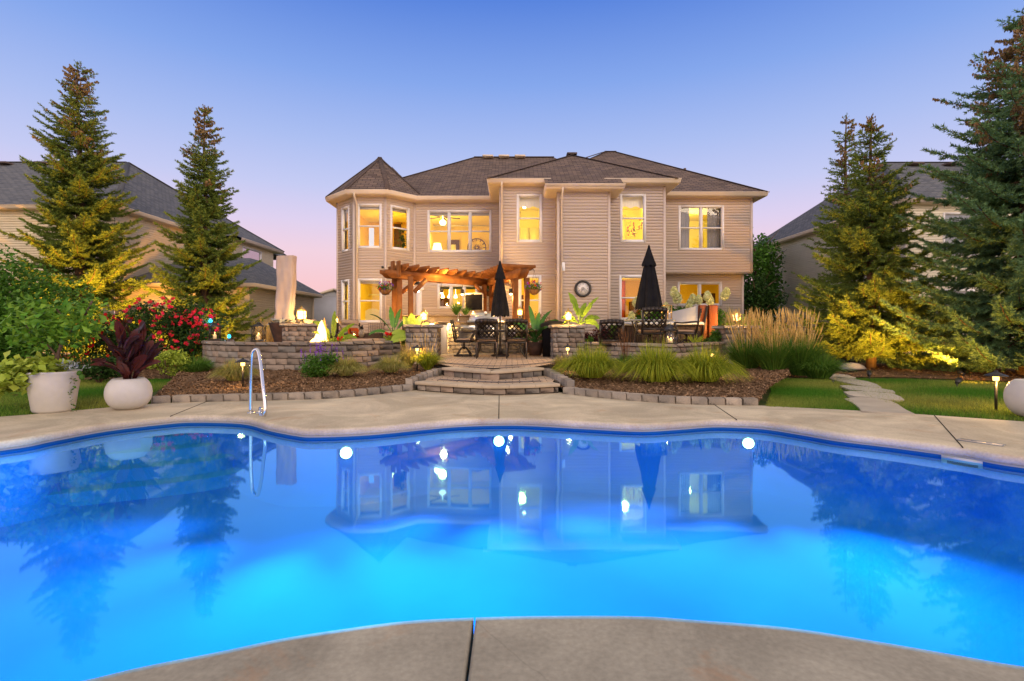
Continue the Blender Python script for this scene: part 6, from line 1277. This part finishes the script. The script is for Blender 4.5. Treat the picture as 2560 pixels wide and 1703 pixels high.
tuft('strap_grass', 'dark strap-leaf clump with tall dry stems between the two fountain grass mounds', 'ornamental grass', XK(1563, 118), 10.9, .18, 600, .42, .32, m_lily, 66, droop=.9, w=.008, plume=(36, .85, .2, .006, MATS['russet_leaves']))
tuft('zebra_grass', 'tall loose ornamental grass beside the hydrangeas, before the lower right wall', 'ornamental grass', XK(1822, 84), 15.6, PZ, 700, 1.45, .62, m_tuft_t, 67, droop=.55, w=.007, base=.15)
tuft('zebra_grass', 'second loose ornamental grass behind the far right pillar', 'ornamental grass', XK(1880, 80), 16.3, PZ, 500, 1.3, .5, m_tuft_t, 68, droop=.5, w=.007, base=.15)
tuft('yucca', 'variegated spiky yucca before the spa cover', 'yucca', XK(1750, 104), 12.95, RZ, 90, .42, .3, m_leaf_y, 69, droop=.5, w=.014)
tuft('spiky_plant', 'spiky green plant on the kitchen bar in front of the window', 'plant', XK(1142, 77), 16.72, 1.5, 120, .45, .28, m_lily, 70, droop=.5, w=.014, base=.03)
tuft('spiky_plant', 'smaller spiky green plant on the kitchen bar below the television', 'plant', XK(1165, 77), 16.72, 1.5, 80, .30, .22, m_lily, 71, droop=.5, w=.012, base=.03)
tuft('reed_grass', 'gold reed grass behind the curved wall between the lantern and the tapered planter', 'ornamental grass', XK(668, 84), 15.4, .2, 260, 1.2, .3, m_reed, 72, droop=.25, w=.008, base=.15)
# ---- large-leaved plants
def bigleaf(mb, base, az, el, L_, w, arch, seed, tear=0, stalk=.25, prof=None, dipw=.42):
    """a broad leaf: stalk, folded blade, arching along its length"""
    g = random.Random(seed); n = 18; p = Vector(base); rows5 = [[] for _ in range(5)]; d0 = Vector((math.cos(az) * math.cos(el), math.sin(az) * math.cos(el), math.sin(el))); side = Vector((-math.sin(az), math.cos(az), 0)); roll = g.uniform(-.5, .5); face = g.uniform(.15, .7) * g.choice((-1, 1))
    ds = L_ / n; e = el; pts = []
    for i in range(n + 1):
        t = i / n; d = Vector((math.cos(az) * math.cos(e), math.sin(az) * math.cos(e), math.sin(e))); pts.append(p.copy()); up = side.cross(d) * -1
        s2 = (side * math.cos(roll) + up * math.sin(roll)); s2 = s2 * (1 if s2.dot(d.cross(Vector((0, 1, 0)))) * face > 0 else -1); s2 = (s2 * (1 - abs(face)) + d.cross(Vector((0, 1, 0))) * face).normalized(); up = d.cross(s2); up = up if up.z >= 0 or up.y < 0 else -up
        if t > stalk:
            q = (t - stalk) / (1 - stalk); ww = w * math.sin(math.pi * min(1, q * .96 + .04)) ** .6 * (1 - .25 * q)
            if tear: ww *= 1 - tear * g.random() * .35
            for c_, q5 in enumerate((-1, -.52, 0, .52, 1)):
                tw = (1 - (g.random() ** 3) * tear * .9) if abs(q5) == 1 else 1; rp = (g.uniform(-.09, .09) + .05 * math.sin(i * 1.7)) * abs(q5)
                rows5[c_].append(tuple(p + s2 * (-q5 * ww * tw) + up * (ww * (dipw * abs(q5) ** .8 - .28 * (abs(q5) ** 3) + rp))))
        p = p + d * ds; e -= arch / n * (.4 + 1.4 * t)
    mb.strips(rows5, g.random()); mb.tube(pts[:int(n * .8)], [.014 * (1 - .8 * i / n) + .003 for i in range(int(n * .8))], 5)
def leafy(name, label, cat, x, y, z, leaves, m, trunk=None, group=None, seed=0, pot=None, tear=0):
    r = thing(name, label, cat, (x, y, z), 0, group)
    if trunk: mb = MB(); mb.tube([(0, 0, 0), (.01, 0, trunk[0] * .6), (0, 0, trunk[0])], [trunk[1], trunk[1] * .8, trunk[1] * .5], 10); part('stem', mb, m_tuft_t if len(trunk) < 3 else trunk[2], r, smooth=True)
    for i, (az, el_, L_, w, arch) in enumerate(leaves):
        mb = MB(); bigleaf(mb, (0, 0, (trunk[0] * .85 if trunk else 0)), R(az), R(el_), L_, w, R(arch), seed + i, tear); part('leaf', mb, m, r, smooth=True)
    if pot: mb = MB(); mb.lathe([(pot[0] * .7, 0), (pot[0], pot[1]), (pot[0] * .9, pot[1])], (0, 0, -pot[1]), 20); part('pot', mb, m_terra, r)
    return r
leafy('banana_plant', 'yellow-green banana plant with two tall upright leaves below the wall clock', 'banana plant', XK(1452, 97), 13.55, .9, [(168, 80, .92, .155, 25), (12, 66, .92, .12, 30), (150, 45, .62, .10, 75), (20, 38, .66, .12, 60), (-30, 28, .62, .10, 110), (200, 35, .55, .10, 90), (60, 70, .75, .11, 40)], m_banana, (.32, .045, mat('banana_stem', (.45, .38, .10), rough=.6)), seed=100, tear=.5)
bush('planter_flowers', 'small orange and white flowers beside the right pillar', 'flowers', XK(1474, 100), 13.0, .62, (.13, .1, .16), 260, m_leaf, .07, 110, flowers=(m_orange, 5, .06, 'blooms'), stem=False, zc=.1)
leafy('banana_plant', 'broad-leaved banana plant between the fire and the lounge chair', 'banana plant', XK(824, 104), 12.75, PZ, [(100, 82, .95, .085, 20), (20, 66, .8, .09, 45), (160, 68, .95, .11, 60), (-10, 50, .6, .08, 80), (190, 38, .6, .1, 80), (5, 55, .7, .1, 95), (-60, 40, .7, .10, 90), (230, 60, .7, .1, 70)], m_banana, (.35, .05, MATS['banana_stem']), seed=120, tear=.5)
leafy('banana_plant', 'arching dark green banana plant behind the left pillar, before the pergola post', 'banana plant', XK(977, 95), 13.95, .55, [(165, 62, .95, .09, 60), (120, 80, .85, .09, 25), (20, 58, .85, .09, 45), (60, 75, .8, .08, 20), (190, 30, .7, .09, 80)], m_bop, (.4, .05), seed=140, tear=.3)
leafy('elephant_ear', 'bright lime elephant ear plant directly left of the pillar lantern', 'plant', XK(1022, 100), 13.35, .82, [(160, 75, .62, .13, 20), (100, 85, .68, .13, 15), (40, 72, .68, .12, 25), (15, 55, .6, .12, 35), (190, 40, .55, .12, 70), (215, 15, .6, .13, 70)], mat('lime_broad_leaf', (.32, .46, .05), (.42, .52, .08), sc=4, rough=.45, trans=.4), seed=160)
leafy('bird_of_paradise', 'potted glossy bird of paradise plant right of the dining table', 'plant', XK(1338, 92), 14.2, .7, [(150, 58, 1.0, .085, 55), (170, 42, .95, .08, 60), (110, 78, 1.15, .08, 30), (30, 60, 1.05, .09, 60), (10, 45, 1.0, .09, 70), (70, 75, .95, .08, 30), (-20, 30, .75, .09, 60), (200, 30, .7, .08, 60), (-60, 55, .8, .08, 60), (250, 55, .7, .08, 60), (45, 70, 1.2, .07, 50)], m_bop, seed=180, pot=(.22, .36))
bush('planter_flowers', 'lime and red annuals at the foot of the left pillar, behind the curved wall', 'flowers', XK(985, 98), 13.55, .62, (.36, .2, .2), 1100, m_leaf_y, .07, 111, flowers=(m_redf, 5, .07, 'blooms'), stem=False, zc=.16)
bush('planter_flowers', 'lime coleus and a red bloom below the small banana plant, behind the curved wall', 'flowers', XK(835, 108), 12.3, .55, (.34, .15, .18), 900, m_leaf_y, .07, 112, flowers=(m_redf, 4, .08, 'blooms'), stem=False, zc=.16)
# canna in the round planter: upright bronze leaves
cn = thing('canna_plant', 'dark bronze-red canna with upright pointed leaves growing in the round planter', 'canna', (p2.location.x, p2.location.y, .36)); g = random.Random(8)
for i in range(11):                                        # each shoot carries leaves one above the other
    a0 = g.uniform(0, 360); lean_ = g.uniform(.02, .16); hh = g.uniform(.22, .52); dx, dy = math.cos(R(a0)) * lean_, math.sin(R(a0)) * lean_
    mb = MB(); mb.tube([(dx * .4, dy * .4, 0), (dx, dy, hh * .6), (dx * 1.5, dy * 1.5, hh)], [.016, .013, .008], 6); part('shoot', mb, m_canna, cn)
    for q in range(4):
        t = .25 + .75 * q / 3; az = a0 + q * 150 + g.uniform(-40, 40); mb = MB(); bigleaf(mb, (dx * (.4 + t), dy * (.4 + t), hh * t), R(az), R(g.uniform(30, 62) + 25 * t), g.uniform(.34, .48), g.uniform(.055, .082), R(g.uniform(5, 70)), 200 + i * 7 + q, 0, .12, dipw=.4); part('leaf', mb, m_canna, cn, smooth=True)
# lemon tree in the tapered planter
lt = thing('lemon_tree', 'small leafy lemon tree with green fruit growing in the tapered planter', 'tree', (p1.location.x, p1.location.y, .48))
mb = MB(); mb.tube(catmull([(0, 0, 0), (.03, 0, .15), (.07, 0, .30), (.12, .0, .44)], 4), [.026] * 7 + [.02] * 6, 8); mb.tube(catmull([(.05, 0, .22), (-.1, .02, .38), (-.28, .0, .5), (-.4, .02, .75)], 4), .012, 6); mb.tube(catmull([(.1, 0, .38), (.22, 0, .55), (.38, 0, .72), (.5, 0, .95)], 4), .012, 6); mb.tube(catmull([(.03, 0, .12), (-.15, -.05, .2), (-.3, -.05, .22)], 4), .008, 6); mb.tube(catmull([(.12, 0, .42), (.08, .1, .65), (-.05, .1, .85)], 4), .011, 6)
part('trunk', mb, m_bark, lt, smooth=True)
C = []
for c, rd, n in (((-.28, 0, .62), (.28, .22, .18), 130), ((.0, .0, .72), (.30, .25, .20), 150), ((.28, 0, .62), (.28, .22, .2), 130), ((.42, 0, .88), (.20, .15, .10), 50), ((-.42, .0, .88), (.14, .15, .12), 45), ((.05, 0, .45), (.35, .2, .12), 80), ((-.3, 0, .42), (.2, .2, .1), 50), ((.5, 0, .6), (.2, .15, .15), 50)): C.append(norm(rng.normal(size=(n, 3))) * rng.random((n, 1)) ** .4 * np.array(rd) * 1.25 + c)
mb = MB(); leafpts(mb, np.concatenate(C), .125, 77, .6, .48, .25); part('foliage', mb, mat('lemon_leaves', (.10, .26, .02), rough=.5, c3=(.24, .40, .04), rnd=.3, trans=.35), lt)
for q in ((.3, -.15, .60), (.27, -.18, .42), (-.2, -.15, .5), (.42, -.1, .02), (-.02, -.2, .62), (.45, -.1, -.03)): mb = MB(); mb.lathe([(0, -.04), (.026, -.022), (.033, .0), (.026, .024), (0, .042)], q, 12); part('lemon', mb, m_leaf, lt, smooth=True)
sv = thing('sweet_potato_vine', 'lime sweet potato vine spilling over the left side of the tapered planter', 'vine', (p1.location.x, p1.location.y, .5))
C = np.concatenate([rng.normal(size=(330, 3)) * [.13, .12, .045] + [-.08, -.1, .10], rng.normal(size=(300, 3)) * [.10, .12, .08] + [-.36, -.12, .0], rng.normal(size=(160, 3)) * [.09, .09, .06] + [-.50, -.15, -.14], rng.normal(size=(90, 3)) * [.07, .07, .05] + [-.2, -.33, -.06]])
mb = MB(); leafpts(mb, C, .11, 78, .45, .85, .05); part('foliage', mb, m_leaf_y, sv)
mb = MB(); C = np.array([(.28 + .03 * math.sin(q), -.05, -.05 - .05 * q) for q in range(10)]); leafpts(mb, np.repeat(C, 3, 0) + rng.normal(size=(30, 3)) * .02, .045, 79, .5, .7); part('trailing_stem', mb, m_leaf, sv)
mb = MB(); C = rng.normal(size=(60, 3)) * [.08, .06, .03] + [.27, .0, .1]; leafpts(mb, C, .07, 80, .8, .2); part('silver_foliage', mb, mat('dusty_miller', (.35, .38, .36), rnd=.2), sv)
# hydrangeas: one shrub per group of heads
def hydrangea(label, x, y, z, rad, heads, seed, n=1500, zc=.5):
    r = bush('hydrangea', label, 'hydrangea', x, y, z, rad, n, m_leaf, .10, seed, 'hydrangeas in front of the lower windows', asp=.65, zc=zc)
    for hx, hz, s in heads:
        g = np.random.default_rng(seed + int(hx * 50) + 99); q = norm(g.normal(size=(300, 3))) * np.array([.08, .08, .12]) * s; q[:, :2] *= (1 - .45 * np.clip(q[:, 2:] / (.145 * s), -1, 1)); mb = MB(); leafpts(mb, q + [hx, -rad[1] * .8, hz], .075, seed, 1, .9, 0); part('flower_head', mb, m_cream, r)
def hz(py, k, z): return Zk(py, k) - z
kk = 86
hydrangea('hydrangea left of the closed umbrella, its heads before the orange window', XK(1600, kk), 15.1, PZ, (.55, .35, .5), [(XK(a, kk) - XK(1600, kk), hz(b, kk, PZ), s) for a, b, s in ((1585, 756, 1.1), (1596, 765, .9), (1573, 790, .9), (1612, 775, .9), (1626, 768, 1), (1577, 808, .8), (1604, 784, .8))], 300, n=2400, zc=.85)
hydrangea('hydrangea right of the closed umbrella, its heads tallest beside the white window frame', XK(1680, kk), 15.2, PZ, (.6, .35, .5), [(XK(a, kk) - XK(1680, kk), hz(b, kk, PZ), s) for a, b, s in ((1680, 731, 1.15), (1688, 745, 1.3), (1660, 768, 1), (1716, 763, .9))], 310, n=2400, zc=.9)
hydrangea('hydrangea behind the spa cover, below the double window', XK(1755, kk), 15.3, PZ, (.75, .35, .5), [(XK(a, kk) - XK(1755, kk), hz(b, kk, PZ), s) for a, b, s in ((1729, 748, 1.2), (1744, 750, 1), (1722, 757, .8), (1766, 741, 1.15), (1772, 752, 1.1), (1808, 738, 1.2), (1813, 730, 1))], 320, n=3000, zc=.95)
# hanging baskets
def basket(label, x, y, z, seed, ztop=.55):
    r = thing('hanging_basket', label, 'hanging basket', (x, y, z), 0, 'hanging flower baskets'); mb = MB(); mb.lathe([(0, -.16), (.09, -.14), (.17, -.05), (.19, .0), (.17, .0), (0, -.01)], n=18); part('coir_liner', mb, (MATS['coir'] if 'coir' in MATS else mat('coir', (.28, .14, .06), (.2, .1, .04), sc=30, rough=1)), r, smooth=True)
    mb = MB()
    for i in range(8): a = i * math.pi / 4; c, s_ = math.cos(a), math.sin(a); mb.tube([(0, 0, -.17), (.1 * c, .1 * s_, -.145), (.178 * c, .178 * s_, -.05), (.2 * c, .2 * s_, .0)], .005, 4)
    mb.tube([(.2 * math.cos(q), .2 * math.sin(q), 0) for q in np.linspace(0, 6.283, 25)], .006, 4)
    for i in range(3): a = i * 2.094; mb.tube([(.2 * math.cos(a), .2 * math.sin(a), 0), (0, 0, ztop)], .003, 3)
    part('wire_frame', mb, m_iron, r); mb = MB(); C = lumps(800, (0, 0, .08), (.24, .22, .12), seed, .5); leafpts(mb, C, .05, seed); part('foliage', mb, m_leaf, r)
    for m_, nm, n, s in ((m_redf, 'red_blooms', 12, 1), (m_viol, 'violet_blooms', 16, 2)):
        g = np.random.default_rng(seed + s); d = norm(g.normal(size=(n, 3)) + [0, -.3, .6]) * [.26, .24, .17] + [0, 0, .09]; mb = MB(); leafpts(mb, np.repeat(d, 6, 0) + g.normal(size=(n * 6, 3)) * .014, .045, seed + s, 1, .9, 0); part(nm, mb, m_, r)
    return r
basket('flower basket with red and violet blooms hanging left of the pergola, before the turret window', XK(968, 80), 16.0, Zk(726, 80), 400)
basket('flower basket with mostly violet blooms hanging right of the pergola, before the tall lit window', XK(1334, 80), 15.9, Zk(726, 80), 410)
basket('partly hidden red-flowering basket behind the corner post and the closed umbrella', XK(1224, 68), 19.0, Zk(730, 68), 420)
for q, (x, y, z) in enumerate(((XK(968, 80), 16.0, Zk(726, 80)), (XK(1334, 80), 15.9, Zk(726, 80)))):
    sg = 1 if q == 0 else -1; r = thing('plant_hook', ['curled iron hook holding the left flower basket', 'curled iron hook holding the right flower basket'][q], 'hook', (x, y, z + .52)); mb = MB(); mb.tube(catmull([(0, 0, 0), (0, 0, .06), (.04 * sg, 0, .10), (.14 * sg, 0, .06), (.28 * sg, 0, .12), (.36 * sg, .02, .1)], 5), .008, 5); part('arm', mb, m_iron, r, smooth=True)
# trellis behind the lounge set
r = thing('wire_trellis', 'thin iron grid trellis below the turret window', 'trellis', (XK(955, 66), 19.0, PZ)); mb = MB()
for i in range(9): mb.box(-.32 + .08 * i - .005, -.32 + .08 * i + .005, -.005, .005, 0, .95)
for i in range(10): mb.box(-.32, .32, -.006, .006, .05 + .1 * i - .005, .05 + .1 * i + .005)
part('grid', mb, m_iron, r)
# ---- lawn blades (uncountable)
def lawn(name, label, poly, n, seed, h=.045):
    g = np.random.default_rng(seed); P = np.array(poly); lo, hi = P.min(0), P.max(0); out = []
    while sum(map(len, out)) < n:
        q = g.random((n, 2)) * (hi - lo) + lo; ins = np.zeros(len(q), bool)
        for i in range(len(P)):
            a, b = P[i], P[(i + 1) % len(P)]; c = ((a[1] > q[:, 1]) != (b[1] > q[:, 1])); xx = (b[0] - a[0]) * (q[:, 1] - a[1]) / (b[1] - a[1] + 1e-12) + a[0]; ins ^= c & (q[:, 0] < xx)
        out.append(q[ins])
    q = np.concatenate(out)[:n]; a = g.random(n) * 6.283; w = .0035; hh = h * g.uniform(.5, 1.4, n); ln = g.normal(0, .35, (n, 2)) * hh[:, None]
    wx = np.stack([np.cos(a), np.sin(a)], 1) * w; b0 = np.column_stack([q - wx, np.full(n, -.02)]); b1 = np.column_stack([q + wx, np.full(n, -.02)]); t = np.column_stack([q + ln, hh - .02]); v = np.stack([b0, b1, t], 1).reshape(-1, 3)
    dry = (np.sin(q[:, 0] * 2.1 + 1) + np.sin(q[:, 1] * 2.7) + g.normal(0, .5, n)) * .32 + .42
    mb = MB(); mb.add(v, np.arange(3 * n).reshape(n, 3), np.repeat(np.clip(dry, 0, 1), 3)); o = part(name, mb, m_blade); setp(o, label, 'grass', None, 'stuff')
GR = [GP(x, y) for x, y in [(1800, 935), (1903, 1016), (2153, 1029)]]
lawn('lawn_grass', 'short green grass between the fountain grass bed and the stepping stones', [(3.5, 7.15), (4.55, 6.8), (4.85, 7.4), (5.15, 8.0), (5.6, 8.8), (6.1, 9.8), (6.8, 11.2), (5.2, 10.9), (4.6, 9.2)], 60000, 1)
lawn('lawn_grass', 'yellow-lit short grass right of the stepping stones under the big spruces', [(5.1, 6.55), (6.0, 6.05), (9.5, 5.4), (13, 8.5), (8.4, 11.0), (6.9, 11.2), (6.0, 9.6), (5.5, 8.0)], 90000, 2)
lawn('lawn_grass', 'short dark grass behind the white planters', [(-5.2, 7.5), (-5.46, 7.15), (-6.2, 6.35), (-9, 5.3), (-14, 7.5), (-14, 9.4), (-10, 10.8), (-8.6, 10.9), (-7.1, 11.1), (-5.9, 8.4)], 100000, 3)
